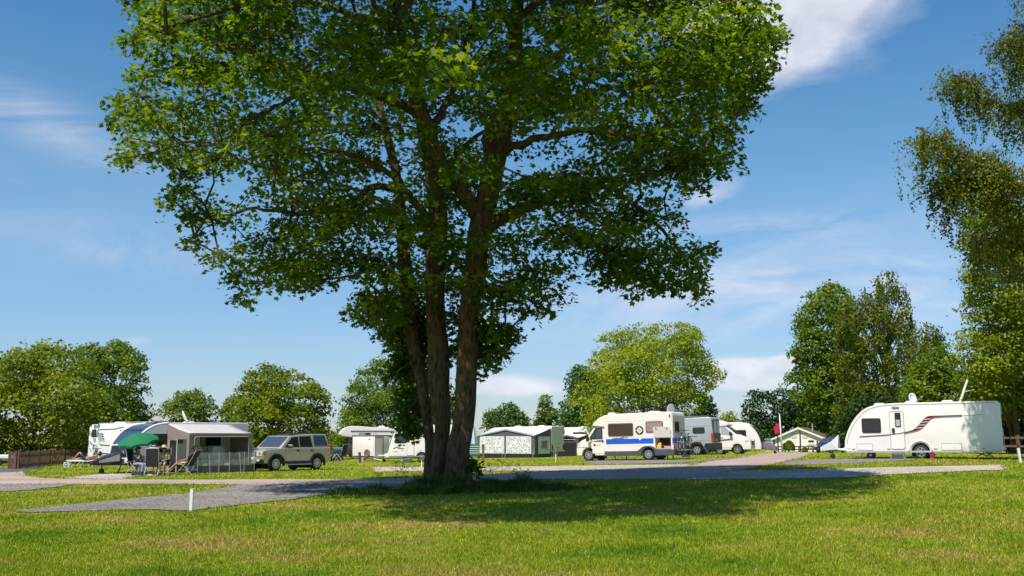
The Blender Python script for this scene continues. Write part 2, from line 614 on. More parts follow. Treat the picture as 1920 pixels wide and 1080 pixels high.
def poly_dist(x, y, poly):
    x = np.asarray(x); y = np.asarray(y)
    best = np.full(x.shape, 1e9)
    n = len(poly)
    for i in range(n):
        ax, ay = poly[i][0], poly[i][1]; bx, by = poly[(i + 1) % n][0], poly[(i + 1) % n][1]
        dx, dy = bx - ax, by - ay
        t = np.clip(((x - ax) * dx + (y - ay) * dy) / (dx * dx + dy * dy + 1e-12), 0, 1)
        best = np.minimum(best, np.hypot(x - ax - t * dx, y - ay - t * dy))
    return best
# ------------------------------------------------------------------ ground, roads, gravel pitches
def gxy(px, py):
    g = gp(px, py)
    return (g.x, g.y, 0)


BARE = []
for px, py, rx, ry in ((580, 1045, 0.28, 0.2), (1010, 990, 0.35, 0.35), (620, 1008, 0.9, 0.6), (770, 1012, 0.8, 0.5), (1005, 945, 0.35, 0.7), (880, 983, 0.6, 0.6)):
    g = gp(px, py)
    BARE.append((g.x, g.y, rx, ry))
M_TURF = ground_mat()
M_BLADE = blade_mat()
M_ROAD = stone_mat('pink_tarmac', (0.27, 0.20, 0.165), (0.37, 0.28, 0.235), (0.47, 0.37, 0.315), 28, 0.15)
M_GREY = stone_mat('grey_gravel', (0.085, 0.078, 0.070), (0.19, 0.175, 0.158), (0.34, 0.315, 0.285), 22, 0.3)
M_PALE = stone_mat('pale_gravel', (0.25, 0.205, 0.175), (0.40, 0.335, 0.285), (0.56, 0.485, 0.42), 22, 0.25)
M_TAR = stone_mat('dark_tarmac', (0.06, 0.062, 0.07), (0.10, 0.10, 0.115), (0.15, 0.15, 0.165), 30, 0.2)


def build_ground():
    xs = np.unique(np.concatenate([np.linspace(-1600, -120, 12), np.linspace(-120, -45, 16), np.arange(-45, 46, 1.0), np.linspace(45, 120, 16), np.linspace(120, 1600, 12)]))
    ys = np.unique(np.concatenate([np.linspace(-400, -20, 8), np.linspace(-20, 6, 10), np.arange(6, 111, 1.0), np.linspace(111, 200, 16), np.linspace(200, 2200, 14)]))
    X, Y = np.meshgrid(xs, ys)
    Z = HH(X, Y)
    nx, ny = len(xs), len(ys)
    vs = np.stack([X.ravel(), Y.ravel(), Z.ravel()], 1)
    fs = [(j * nx + i, j * nx + i + 1, (j + 1) * nx + i + 1, (j + 1) * nx + i) for j in range(ny - 1) for i in range(nx - 1)]
    me = bpy.data.meshes.new('ground')
    me.from_pydata([tuple(v) for v in vs], [], fs)
    o = link_mesh('ground', me, M_TURF, smooth=True)
    tag(o, 'mown grass field of green and yellowed turf with worn bare patches', 'ground', kind='structure')


SHEETS = []       # outlines of everything without grass, world x,y


def sheet(name, outline, material, lift, label, cat, jitter=0.11, seed=1):
    """a road or gravel sheet draped over the terrain, its outline given in world x,y"""
    rnd = random.Random(seed)
    P = []
    n = len(outline)
    for i in range(n):
        a, b = Vector(outline[i][:2]), Vector(outline[(i + 1) % n][:2])
        k = max(1, int((b - a).length / 0.35))
        for q in range(k):
            p = a.lerp(b, q / k)
            P.append((p.x + rnd.uniform(-jitter, jitter), p.y + rnd.uniform(-jitter, jitter)))
    SHEETS.append(P)
    bm = bmesh.new()
    tris = tessellate_polygon([[Vector((x, y, 0)) for x, y in P]])
    vs = [bm.verts.new((x, y, 0)) for x, y in P]
    for t in tris:
        try:
            bm.faces.new([vs[i] for i in t])
        except ValueError:
            pass
    x0, x1 = min(p[0] for p in P), max(p[0] for p in P)
    y0, y1 = min(p[1] for p in P), max(p[1] for p in P)
    for k in range(math.ceil(x0), math.floor(x1) + 1):
        bmesh.ops.bisect_plane(bm, geom=bm.verts[:] + bm.edges[:] + bm.faces[:], plane_co=(k, 0, 0), plane_no=(1, 0, 0))
    for k in range(math.ceil(y0), math.floor(y1) + 1):
        bmesh.ops.bisect_plane(bm, geom=bm.verts[:] + bm.edges[:] + bm.faces[:], plane_co=(0, k, 0), plane_no=(0, 1, 0))
    for v in bm.verts:
        v.co.z = H(v.co.x, v.co.y) + lift
    bmesh.ops.recalc_face_normals(bm, faces=bm.faces)
    me = bpy.data.meshes.new(name)
    bm.to_mesh(me); bm.free()
    for p in me.polygons:
        pass
    o = link_mesh(name, me, material, smooth=True)
    tag(o, label, cat, kind='structure')
    return o


def px_outline(pts, n=4):
    return [gxy(p[0], p[1]) for p in smooth_poly(pts, n, closed=True)]


def px_lines(*runs):
    """outline made of smooth runs joined end to end"""
    out = []
    for r in runs:
        out += [gxy(p[0], p[1]) for p in smooth_poly(r, 5)]
    return out


build_ground()
# the tarmac lane: past the tree from left to right, then up the hill to the clubhouse
sheet('lane', px_lines([(-260, 893), (-60, 884), (20, 882), (44, 886), (55, 893), (120, 898), (320, 899.5), (640, 898.5), (760, 896.5), (930, 888.5), (1080, 884), (1200, 880), (1280, 875.5), (1340, 863), (1407, 854.5), (1452, 848.5)],
                       [(1530, 848.5), (1480, 864), (1420, 876), (1370, 883.5)],
                       [(1366, 893), (1280, 898), (960, 900), (760, 907.5), (640, 909), (320, 908), (160, 908), (0, 909), (-260, 916)]),
      M_ROAD, 0.012, 'pinkish tarmac lane running behind the sycamore and up to the clubhouse', 'lane', seed=2)
sheet('forecourt', px_lines([(-300, 872), (-40, 876.5), (30, 877.5), (70, 874), (80, 877), (48, 883.5)], [(20, 886), (-40, 888), (-300, 900)]),
      M_TAR, 0.018, 'dark tarmac drive in front of the wooden fence on the left', 'drive', seed=3)
sheet('gravel_path', px_lines([(700, 876), (930, 875.5), (1100, 873.5), (1290, 871)], [(1300, 876), (1200, 880.5), (1080, 884.3)], [(1075, 883.6), (930, 883.5), (700, 885)]),
      M_PALE, 0.020, 'pale gravel strip in front of the patterned awning', 'path', seed=4)
sheet('gravel_bay', px_lines([(770, 906.5), (640, 908.5), (447, 909.5)], [(447, 910.5), (355, 925), (200, 941), (37, 958)], [(42, 962), (267, 957), (360, 958.5), (433, 949), (540, 938), (633, 924), (770, 910)]),
      M_GREY, 0.024, 'grey gravel pitch running diagonally beside the white post', 'gravel pitch', seed=5)
sheet('gravel_verge', px_lines([(-200, 910), (0, 909), (140, 908)], [(138, 909.5), (60, 919), (0, 923), (-200, 932)]),
      M_GREY, 0.026, 'grey gravel pitch at the left edge below the lane', 'gravel pitch', seed=6)
sheet('gravel_lane', px_lines([(1362, 884), (1480, 882), (1613, 878), (1880, 872.5)], [(1888, 877), (1880, 882)], [(1840, 883), (1680, 890), (1557, 897), (1360, 899), (1270, 899.5)], [(1362, 893), (1366, 888)]),
      M_PALE, 0.022, 'pale gravel lane below the striped caravan', 'gravel lane', seed=7)
sheet('caravan_pitch', px_lines([(1462, 868), (1500, 863.5), (1590, 861), (1720, 858)], [(1720, 862.5), (1640, 866.5), (1560, 870), (1470, 873)]),
      M_GREY, 0.016, 'grey gravel pitch under the front of the striped caravan', 'gravel pitch', seed=8)
sheet('hitch_pitch', px_lines([(118, 897.5), (150, 893), (200, 889.5), (330, 886.5)], [(330, 889), (255, 893.5), (232, 899)]),
      M_PALE, 0.016, 'pale gravel pitch under the caravan with the dark nose', 'gravel pitch', seed=9)
sheet('camper_pitch', px_lines([(1090, 868), (1130, 863.5), (1290, 862), (1385, 858), (1402, 855)], [(1404, 857), (1345, 863.5), (1240, 869), (1120, 871)]),
      M_GREY, 0.016, 'grey gravel pitch under the blue striped camper van', 'gravel pitch', seed=10)


def build_grass(n=620000, seed=5):
    rng = np.random.default_rng(seed)
    px = rng.uniform(-230, 2150, n)
    py = 846 + (1120 - 846) * rng.uniform(0, 1, n) ** 1.0
    u, v = (px - 960) / F, (540 - py) / F
    dy, dz = cP - v * sP, sP + v * cP
    z = np.zeros(n)
    for _ in range(14):
        t = np.clip((z - EYE) / dz, 1, 90)
        z = 0.5 * z + 0.5 * HH(u * t, dy * t)
    X, Y = u * t, dy * t
    # clumping: the blades gather round tuft centres
    keep = Y < 80
    for P in SHEETS:
        q = np.array(P)
        bx = (X > q[:, 0].min()) & (X < q[:, 0].max()) & (Y > q[:, 1].min()) & (Y < q[:, 1].max()) & keep
        idx = np.nonzero(bx)[0]
        if len(idx):
            ins = in_poly(X[idx], Y[idx], P)
            d = poly_dist(X[idx], Y[idx], P)
            lim = 0.06 + 0.5 * rng.random(len(idx)) ** 4
            keep[idx[ins & (d > lim)]] = False
    for (x, y, rx, ry) in BARE:
        q = ((X - x) / rx) ** 2 + ((Y - y) / ry) ** 2
        keep &= ~((q + 0.5 * np.sin(X * 9) * np.sin(Y * 7) < 0.9) & (rng.random(n) < 0.62))
    X, Y = X[keep], Y[keep]
    m = len(X)
    Z = HH(X, Y)
    d = np.hypot(X, Y)
    patch = 0.5 + 0.5 * np.sin(X * 1.7 + 2 * np.sin(Y * 0.9)) * np.sin(Y * 1.3 + 1.5 * np.sin(X * 0.7))
    h = (0.022 + 0.05 * rng.random(m) ** 1.6) * (0.7 + 0.6 * patch) * (0.8 + 0.4 * np.clip(d / 40, 0, 1.3))
    w = np.maximum(0.0045, d * 0.00045) * rng.uniform(0.6, 1.3, m)
    a = rng.uniform(0, 2 * PI, m)
    la = rng.uniform(0, 2 * PI, m)
    lean = h * rng.uniform(0.1, 0.95, m)
    base = np.stack([X, Y, Z - 0.004], 1)
    side = np.stack([np.cos(a) * w, np.sin(a) * w, np.zeros(m)], 1)
    tip = base + np.stack([np.cos(la) * lean, np.sin(la) * lean, h], 1)
    vs = np.stack([base - side, base + side, tip], 1).reshape(-1, 3)
    o = np_mesh('grass', vs, 3, M_BLADE)
    tag(o, 'short mown grass blades covering the field', 'grass', kind='stuff')


build_grass()


def build_daisies():
    rng = np.random.default_rng(9)
    m = MB(); c = MB()
    n = 0
    while n < 45:
        px, py = rng.uniform(-100, 2020), rng.uniform(925, 1090)
        g = gp(px, py)
        if any(in_poly(np.array([g.x]), np.array([g.y]), P)[0] for P in SHEETS):
            continue
        n += 1
        h = rng.uniform(.03, .06)
        r = rng.uniform(.006, .011)
        m.lathe_z((g.x, g.y, g.z + h), [(0, .002), (.002, r), (.006, r * .9), (.007, .003)], 8)
        m.tube([(g.x, g.y, g.z - .01), (g.x, g.y, g.z + h)], .0015, 3)
    o = m.build('daisies', mat('daisy_petals', (.78, .77, .70), .7))
    tag(o, 'small white daisies scattered through the near turf', 'flowers', kind='stuff')


def build_litter():
    """old leaves lying on the lawn under the sycamore"""
    rng = np.random.default_rng(19)
    n = 260
    b = gp(900, 950)
    X = b.x + rng.normal(0, 4.2, n); Y = b.y + rng.normal(0, 3.2, n); Z = HH(X, Y) + rng.uniform(.02, .05, n)
    pos = np.stack([X, Y, Z], 1)
    nr = np.array([0, 0, 1.0]) + .35 * rng.normal(0, 1, (n, 3)); nr /= np.linalg.norm(nr, axis=1, keepdims=True)
    d = rng.normal(0, 1, (n, 3)); d -= nr * np.sum(d * nr, 1, keepdims=True); d /= np.linalg.norm(d, axis=1, keepdims=True)
    s = np.cross(nr, d); k = rng.uniform(.03, .075, n)[:, None]
    vs = np.stack([pos, pos + (d * .4 + s * .4) * k, pos + d * k, pos + (d * .4 - s * .4) * k], 1).reshape(-1, 3)
    o = np_mesh('fallen_leaves', vs, 4, mat('dry_leaf', (.26, .16, .06), .8, var=.3, scale=3))
    tag(o, 'scattered dry fallen leaves lying on the lawn round the sycamore', 'leaves', kind='stuff')


build_daisies()
build_litter()
# ------------------------------------------------------------------ the big sycamore in the middle
M_BARK = bark_mat('sycamore_bark', (0.013, 0.008, 0.005), (0.145, 0.094, 0.052), 5.0, 1.0)
M_LEAF = leaf_mat('sycamore_leaf', (0.015, 0.040, 0.003), (0.062, 0.132, 0.006), (0.215, 0.30, 0.012), 0.5, (1.8, 1.55, 0.4), clump=0.7, spec=0.22, rough=0.5)
TREE_Y = 32.0
LEAF = np.array([(0, 0), (0.16, -0.10), (0.42, -0.20), (0.34, 0.10), (0.55, 0.36), (0.22, 0.42), (0.05, 0.62), (0, 1.0)], float)
LEAF_OUT = np.array([(0.0, 0.0), (0.22, -0.10), (0.52, 0.02), (0.36, 0.22), (0.62, 0.58), (0.24, 0.55), (0.0, 1.0), (-0.24, 0.55), (-0.62, 0.58), (-0.36, 0.22), (-0.52, 0.02), (-0.22, -0.10)], float)


def leaves_np(pos, nrm, dirv, size, outline, fold=0.12):
    """flat lobed leaves at pos: long axis dirv, facing nrm"""
    nrm = nrm / np.linalg.norm(nrm, axis=1, keepdims=True)
    dirv = dirv - nrm * np.sum(dirv * nrm, 1, keepdims=True)
    dirv = dirv / (np.linalg.norm(dirv, axis=1, keepdims=True) + 1e-9)
    side = np.cross(nrm, dirv)
    k = len(outline)
    ox, oy = outline[:, 0], outline[:, 1]
    vs = pos[:, None, :] + size[:, None, None] * (side[:, None, :] * ox[None, :, None] + dirv[:, None, :] * oy[None, :, None]
                                                  - nrm[:, None, :] * (fold * (np.abs(ox) * 0.8 + oy * oy))[None, :, None])
    return vs.reshape(-1, 3)


CROWN = [(240, 0), (252, 40), (220, 78), (262, 104), (220, 128), (226, 160), (204, 182), (214, 212), (193, 240), (214, 262), (208, 310), (240, 336), (276, 318), (318, 306), (332, 330), (300, 366), (312, 402), (350, 420), (334, 456),
         (372, 476), (380, 500), (428, 530), (436, 556), (475, 580), (498, 557), (546, 560), (595, 547), (624, 531), (653, 530), (676, 540), (662, 558), (628, 584), (660, 604), (686, 606), (695, 640), (731, 655), (722, 690), (745, 720), (722, 742), (748, 770), (736, 800),
         (762, 826), (790, 812), (800, 720), (830, 690), (880, 600), (900, 590), (989, 606), (1022, 601), (1058, 578), (1060, 562), (1094, 560), (1084, 522), (1112, 538), (1161, 540), (1164, 569), (1203, 556), (1240, 550), (1268, 560), (1294, 575), (1350, 556), (1322, 540),
         (1338, 514), (1316, 494), (1344, 465), (1310, 430), (1281, 394), (1272, 372), (1328, 381), (1337, 361), (1320, 336), (1388, 332), (1392, 303), (1378, 262), (1400, 238), (1412, 200), (1434, 155), (1456, 111), (1467, 37), (1446, 7), (1420, -60), (1300, -190), (1120, -300), (900, -360),
         (600, -330), (400, -220), (270, -90)]
TUFT = [(893, 600), (930, 606), (971, 630), (940, 650), (951, 676), (918, 690), (890, 682)]


def build_sycamore():
    rng = np.random.default_rng(11)
    rnd = random.Random(3)
    base = pt(852, 925, TREE_Y)
    base.z = H(base.x, base.y)
    root = thing('sycamore_tree', 'tall sycamore with three dark stems and broad leafy crown in the foreground', 'tree', base)
    S = TREE_Y / F

    def limb(pts):
        """pts: (px, py, width px, depth offset) -> smooth polyline of world points and radii"""
        q = smooth_poly([(p[0], p[1], p[2], p[3]) for p in pts], 6)
        P = [pt(a[0], a[1], TREE_Y + a[3]) for a in q]
        R = [max(0.012, a[2] * S * 0.5) for a in q]
        return P, R

    stems = [
        [(850, 950, 96, -.1), (852, 932, 76, -.1), (854, 910, 60, -.1), (857, 885, 50, -.1), (860, 841, 46, -.05), (868, 798, 41, 0), (875, 713, 37, 0), (877, 628, 41, 0), (886, 543, 39, 0), (896, 460, 41, 0), (907, 395, 46, 0), (930, 300, 38, -.2), (950, 200, 32, -.4), (965, 100, 27, -.5), (970, 0, 22, -.5), (978, -150, 15, -.3), (985, -300, 8, 0)],
        [(816, 936, 55, .5), (818, 912, 41, .55), (821, 880, 33, .6), (825, 841, 27, .6), (829, 798, 33, .6), (823, 713, 40, .6), (820, 628, 38, .6), (815, 543, 40, .6), (818, 480, 39, .5), (820, 400, 37, .5), (812, 330, 33, .6), (800, 270, 29, .8), (788, 200, 25, 1.1), (762, 100, 19, 1.5), (738, 0, 16, 1.8), (715, -150, 10, 2), (700, -280, 5, 2)],
        [(812, 925, 40, 1.2), (806, 890, 24, 1.3), (805, 841, 17, 1.4), (802, 798, 21, 1.4), (790, 713, 23, 1.4), (772, 628, 27, 1.4), (762, 543, 28, 1.5), (755, 440, 24, 1.7), (745, 340, 20, 2.0), (722, 240, 16, 2.5), (692, 120, 11, 3.0), (660, 0, 7, 3.5)],
    ]
    limbs = [
        [(898, 402, 34, -.05), (862, 352, 29, -.4), (830, 312, 27, -.8), (803, 245, 24, -1.3), (770, 150, 19, -1.9), (728, 60, 14, -2.6), (690, -20, 9, -3.4), (650, -120, 5, -4)],
        [(897, 440, 34, .1), (940, 408, 26, .4), (1010, 376, 20, .9), (1062, 350, 15, 1.3), (1125, 345, 12, 1.6), (1200, 392, 9, 1.9), (1260, 455, 6, 2.0), (1305, 530, 3, 2)],
        [(1020, 372, 14, 1.0), (1065, 362, 10, .2), (1110, 375, 8, -.5), (1160, 415, 6, -1.2), (1215, 480, 4, -1.6)],
        [(925, 318, 24, -.2), (912, 262, 20, -.8), (938, 205, 17, -1.5), (978, 146, 14, -2.3), (1030, 112, 11, -3.2), (1110, 70, 8, -4.0), (1190, 20, 5, -4.5)],
        [(945, 225, 18, -.3), (1010, 200, 14, 1.0), (1100, 178, 11, 2.2), (1200, 150, 8, 3.0), (1310, 120, 5, 3.4)],
        [(936, 285, 18, -.1), (1000, 262, 14, -1.4), (1090, 246, 11, -2.8), (1190, 258, 8, -3.8), (1290, 285, 5, -4.3)],
        [(790, 215, 20, -1.0), (735, 190, 18, -1.6), (687, 171, 16, -2.2), (587, 141, 13, -3.2), (530, 120, 10, -3.8), (470, 96, 8, -4.2), (390, 80, 5, -4.5), (300, 60, 3, -4.6)],
        [(600, 146, 9, -3.1), (540, 190, 8, -3.4), (470, 225, 6, -3.6), (400, 270, 5, -3.6), (320, 260, 3, -3.6)],
        [(750, 360, 16, 2.0), (700, 352, 14, 1.4), (640, 386, 12, .7), (560, 400, 9, .2), (480, 392, 6, 0), (400, 410, 4, 0)],
        [(700, 356, 9, 1.2), (640, 430, 8, 1.8), (570, 470, 6, 2.4), (500, 520, 3, 2.6)],
        [(817, 425, 20, .3), (787, 393, 16, -.3), (757, 352, 13, -.9), (728, 326, 11, -1.5), (660, 290, 8, -2.6), (560, 280, 6, -3.8), (450, 300, 4, -4.4)],
        [(773, 620, 10, 1.2), (735, 560, 8, .8), (715, 520, 6, .3), (690, 480, 4, 0)],
        [(780, 680, 6, 1.2), (758, 684, 4, .9), (742, 715, 3, .8), (748, 770, 2, .7)],
        [(880, 560, 12, .2), (935, 540, 9, .8), (990, 560, 6, 1.4), (1030, 585, 3, 1.8)],
        [(878, 640, 8, .2), (905, 625, 6, .3), (940, 632, 4, .4)],
        [(740, 50, 18, 1.7), (640, 20, 14, 2.8), (520, -10, 10, 3.8), (380, -20, 6, 4.2)],
        [(968, 40, 18, -.5), (1060, -30, 14, .8), (1180, -80, 10, 2), (1320, -110, 6, 2.6)],
        [(800, 255, 18, .8), (850, 170, 14, 2.2), (880, 60, 11, 3.6), (900, -60, 8, 4.8)],
        [(968, 70, 16, -.5), (930, 10, 13, -2.5), (900, -40, 10, -4.5), (870, -110, 7, -6.2)],
        [(815, 345, 14, .5), (850, 300, 12, 2.4), (900, 250, 9, 4.2), (980, 220, 7, 6.0)],
        [(770, 150, 15, -1.9), (790, 110, 12, -3.6), (780, 60, 9, -5.4), (760, 20, 6, -7.0)],
        [(760, 420, 12, 1.7), (720, 380, 10, 3.2), (650, 350, 7, 4.8), (560, 330, 5, 6.0)],
    ]
    nodes = []           # (point, radius) of the skeleton for the twigs to grow from
    for st in stems:
        P, R = limb(st)
        mb = MB()
        n = 16
        rings = []
        ph = rnd.random() * 9
        for i, (p, r) in enumerate(zip(P, R)):
            t = P[min(i + 1, len(P) - 1)] - P[max(i - 1, 0)]
            t.normalize()
            xa = Vector((1, 0, 0)); xa = (xa - t * xa.dot(t)).normalized(); ya = t.cross(xa)
            ring = []
            for k in range(n):
                a = 2 * PI * k / n
                flare = 1 + 0.22 * math.sin(3 * a + ph) * max(0, 1 - (p.z - base.z) / 1.3)
                lump = 1 + 0.07 * math.sin(2 * a + p.z * 1.7 + ph) + 0.05 * math.sin(3 * a - p.z * 2.9 + ph) + rnd.uniform(-.025, .025)
                ring.append(p + (xa * math.cos(a) + ya * math.sin(a)) * r * flare * lump - base)
            rings.append(ring)
        mb.loft(rings)
        mb.build('stem', M_BARK, root, smooth=True)
        for p, r in zip(P, R):
            if p.z - base.z > 3.5:
                nodes.append((p, r))
    bb = MB()
    for L in limbs:
        P, R = limb(L)
        P = [p + Vector((rnd.uniform(-1, 1), rnd.uniform(-1, 1), rnd.uniform(-1, 1))) * 0.05 for p in P]
        bb.tube([p - base for p in P], R, 8)
        nodes += list(zip(P[3:], R[3:]))

    # leaf spray centres through the crown's volume
    def sample(poly, n, deep, seed, yoff=0.0, front=1.0):
        r = np.random.default_rng(seed)
        xs0, xs1 = min(p[0] for p in poly), max(p[0] for p in poly)
        ys0, ys1 = min(p[1] for p in poly), max(p[1] for p in poly)
        out = []
        while len(out) < n:
            x = r.uniform(xs0, xs1, 4000); y = r.uniform(ys0, ys1, 4000)
            ok = in_poly(x, y, poly)
            x, y = x[ok], y[ok]
            d = poly_dist(x, y, poly) * S
            for a, b, q in zip(x, y, d):
                if q < 0.10:
                    continue
                D = min(deep, 1.25 * math.sqrt(q * 7.0))
                if b > 430:                                  # thin skirt under the crown
                    D = min(D, 1.0 + 7 * max(0, (620 - b) / 190.0))
                s = r.uniform(-1, 1)
                if r.random() < 0.55:
                    s = math.copysign(abs(s) ** 0.35, s)
                fr = 1.1 + 0.5 * float(sstep(380, 150, b))
                dy = s * D * (fr if s < 0 else 0.95) + yoff - 3.0 * float(sstep(1150, 1400, a))
                if b > 520 and 735 < a < 915:                    # the bare stems stand in front of these
                    dy = abs(dy) + 1.6
                if dy < 0.8 and 150 < b < 470 and r.random() < 0.8:   # gaps along the main stems
                    if min(abs(a - np.interp(b, (150, 300, 400, 470), (958, 930, 906, 896))), abs(a - np.interp(b, (150, 245, 330, 400, 470), (772, 802, 815, 820, 818))), abs(a - np.interp(b, (240, 312, 352, 402), (803, 830, 862, 898)))) < 30:
                        continue
                if b > 845:
                    dy = -.2 + .3 * r.random()
                if dy < -2.5 and q > 1.2 and r.random() < 0.5:   # thinner in front, so that limbs show
                    continue
                if q > 1.0 and math.sin(a * 0.021 + 1.7 * math.sin(b * 0.017)) * math.sin(b * 0.026 + 1.3 * math.sin(a * 0.013)) > 0.42 and r.random() < 0.75:
                    continue
                out.append((a, b, dy, q))
        return out[:n]
    cl = sample(CROWN, 1350, 9.6, 21) + sample(TUFT, 16, 0.7, 5) + sample([(270, -10), (1420, -10), (1300, -190), (1120, -300), (900, -360), (600, -330), (400, -220)], 460, 9.0, 8) + sample([(330, -10), (1380, -10), (1280, -190), (1120, -330), (900, -430), (600, -380), (400, -240)], 260, 8.0, 9, -4.0) + sample([(240, -130), (1080, -130), (1040, -420), (800, -540), (420, -440)], 280, 2.6, 10, -10.5) + sample([(640, 588), (690, 603), (735, 655), (724, 700), (746, 735), (740, 790), (765, 830), (796, 806), (806, 600), (765, 530)], 95, 1.0, 12) + sample([(836, 560), (985, 604), (960, 640), (950, 680), (900, 690), (846, 770)], 34, 1.0, 13) + sample([(872, 852), (902, 858), (900, 888), (872, 900)], 5, 0.3, 14)  # extra unseen sprays above the frame are added to deepen the lawn shadow
    core = np.array([p for p, r in nodes])
    pts = [(pt(a, b, TREE_Y + dy), q) for a, b, dy, q in cl]
    # fewer sprays below the crown deep inside, where it is too dark for leaves
    dist = [min((p - Vector(c)).length for c in core[::6]) for p, q in pts]
    order = sorted(range(len(pts)), key=lambda i: dist[i])
    NP = [Vector(c) for c in core]
    arr = np.zeros((len(NP) + len(pts) * 4, 3))
    arr[:len(NP)] = core
    cnt = len(NP)
    par = [-1] * cnt
    fix = cnt
    ends = []
    for i in order:
        p, q = pts[i]
        pv = np.array(p)
        dd = arr[:cnt] - pv
        dis = np.linalg.norm(dd, axis=1) + np.maximum(0, dd[:, 2]) * 0.5      # prefer to come from below
        j = int(np.argmin(dis))
        a = Vector(arr[j])
        L = (p - a).length
        k = min(4, max(1, int(L / 0.7)))
        prev = j
        for s in range(1, k + 1):
            t = s / k
            w = a.lerp(p, t)
            w.z += 0.16 * L * math.sin(PI * t) * 0.6
            w += Vector((rnd.gauss(0, 1), rnd.gauss(0, 1), rnd.gauss(0, 1))) * 0.07 * min(L, 2) * (t < 1)
            arr[cnt] = w
            par.append(prev)
            prev = cnt
            cnt += 1
        ends.append((i, prev))
    wt = [0.0] * cnt
    for i, e in ends:
        while e >= fix:
            wt[e] += 1
            e = par[e]
    for e in range(fix, cnt):
        a, b = Vector(arr[par[e]]), Vector(arr[e])
        ra = 0.011 * max(wt[par[e]] if par[e] >= fix else wt[e] * 1.3, 1) ** 0.5
        rb = 0.011 * max(wt[e], 1) ** 0.5
        bb.tube([a - base, b - base], [min(ra, 0.09), min(rb, 0.09)], 4, cap=False)
    bb.build('branches', M_BARK, root, smooth=True)

    pos, nrm, dr, sz = [], [], [], []
    for i, e in ends:
        p, q = pts[i]
        a = Vector(arr[par[e]])
        out = np.array(p - a); out[2] *= 0.3
        out = out / (np.linalg.norm(out) + 1e-6)
        b = cl[i][1]
        R = min(0.85, 0.28 + q * 0.55) * rng.uniform(0.75, 1.2) * (0.6 if b > 840 else 1)
        n = int(rng.uniform(52, 92) * (R / 0.7) ** 1.5) + 10
        ang = rng.uniform(0, 2 * PI, n); rr = R * np.sqrt(rng.random(n))
        off = np.stack([np.cos(ang) * rr, np.sin(ang) * rr, rng.normal(0, 0.13, n) - 0.32 * rr * rr / R], 1)
        pp = np.array(p) + off
        rdir = off.copy(); rdir[:, 2] = 0
        rdir = rdir / (np.linalg.norm(rdir, axis=1, keepdims=True) + 1e-6)
        nn = np.array([0, 0, 1.0]) + 0.55 * rng.normal(0, 1, (n, 3)) + 0.35 * rdir
        dd = rdir + 0.5 * out + 0.6 * rng.normal(0, 1, (n, 3)) + np.array([0, 0, -0.45])
        pos.append(pp); nrm.append(nn); dr.append(dd); sz.append(rng.uniform(0.075, 0.18, n) * rng.uniform(0.82, 1.15))
    pos = np.concatenate(pos); nrm = np.concatenate(nrm); dr = np.concatenate(dr); sz = np.concatenate(sz)
    vs = leaves_np(pos - np.array(base), nrm, dr, sz, LEAF_OUT)
    np_mesh('crown', vs, len(LEAF_OUT), M_LEAF, root)
    print('sycamore leaves', len(pos))

    # suckers and low leaves at the foot, rooted in the trunk
    # long unmown grass and weeds round the base
    n = 26000
    ang = rng.uniform(0, 2 * PI, n); rr = np.sqrt(rng.random(n))
    X = base.x + 0.1 + np.cos(ang) * rr * 3.7 * rng.uniform(0.6, 1.15, n)
    Y = base.y - 0.2 + np.sin(ang) * rr * 1.6
    Z = HH(X, Y)
    h = rng.uniform(0.15, 0.62, n) * np.clip(1.3 - rr, 0.25, 1) * (0.75 + 0.45 * np.sin(X * 4.1) * np.sin(X * 1.7 + 1))
    w = rng.uniform(0.007, 0.018, n)
    a = rng.uniform(0, 2 * PI, n); la = rng.uniform(0, 2 * PI, n); ln = h * rng.uniform(0.1, 0.6, n)
    b0 = np.stack([X, Y, Z - 0.01], 1); sd = np.stack([np.cos(a) * w, np.sin(a) * w, 0 * w], 1)
    mid = b0 + np.stack([np.cos(la) * ln * .3, np.sin(la) * ln * .3, h * .6], 1)
    tip = b0 + np.stack([np.cos(la) * ln, np.sin(la) * ln, h], 1)
    vs = np.stack([b0 - sd, b0 + sd, mid + sd * .7, tip, mid - sd * .7], 1).reshape(-1, 3)
    o = np_mesh('long_grass', vs, 5, leaf_mat('long_grass', (0.03, 0.06, 0.008), (0.06, 0.12, 0.012), (0.13, 0.19, 0.03), 0.35, (1.3, 1.3, 0.6), clump=1.5))
    tag(o, 'long unmown grass growing round the foot of the sycamore', 'grass', kind='stuff')


build_sycamore()


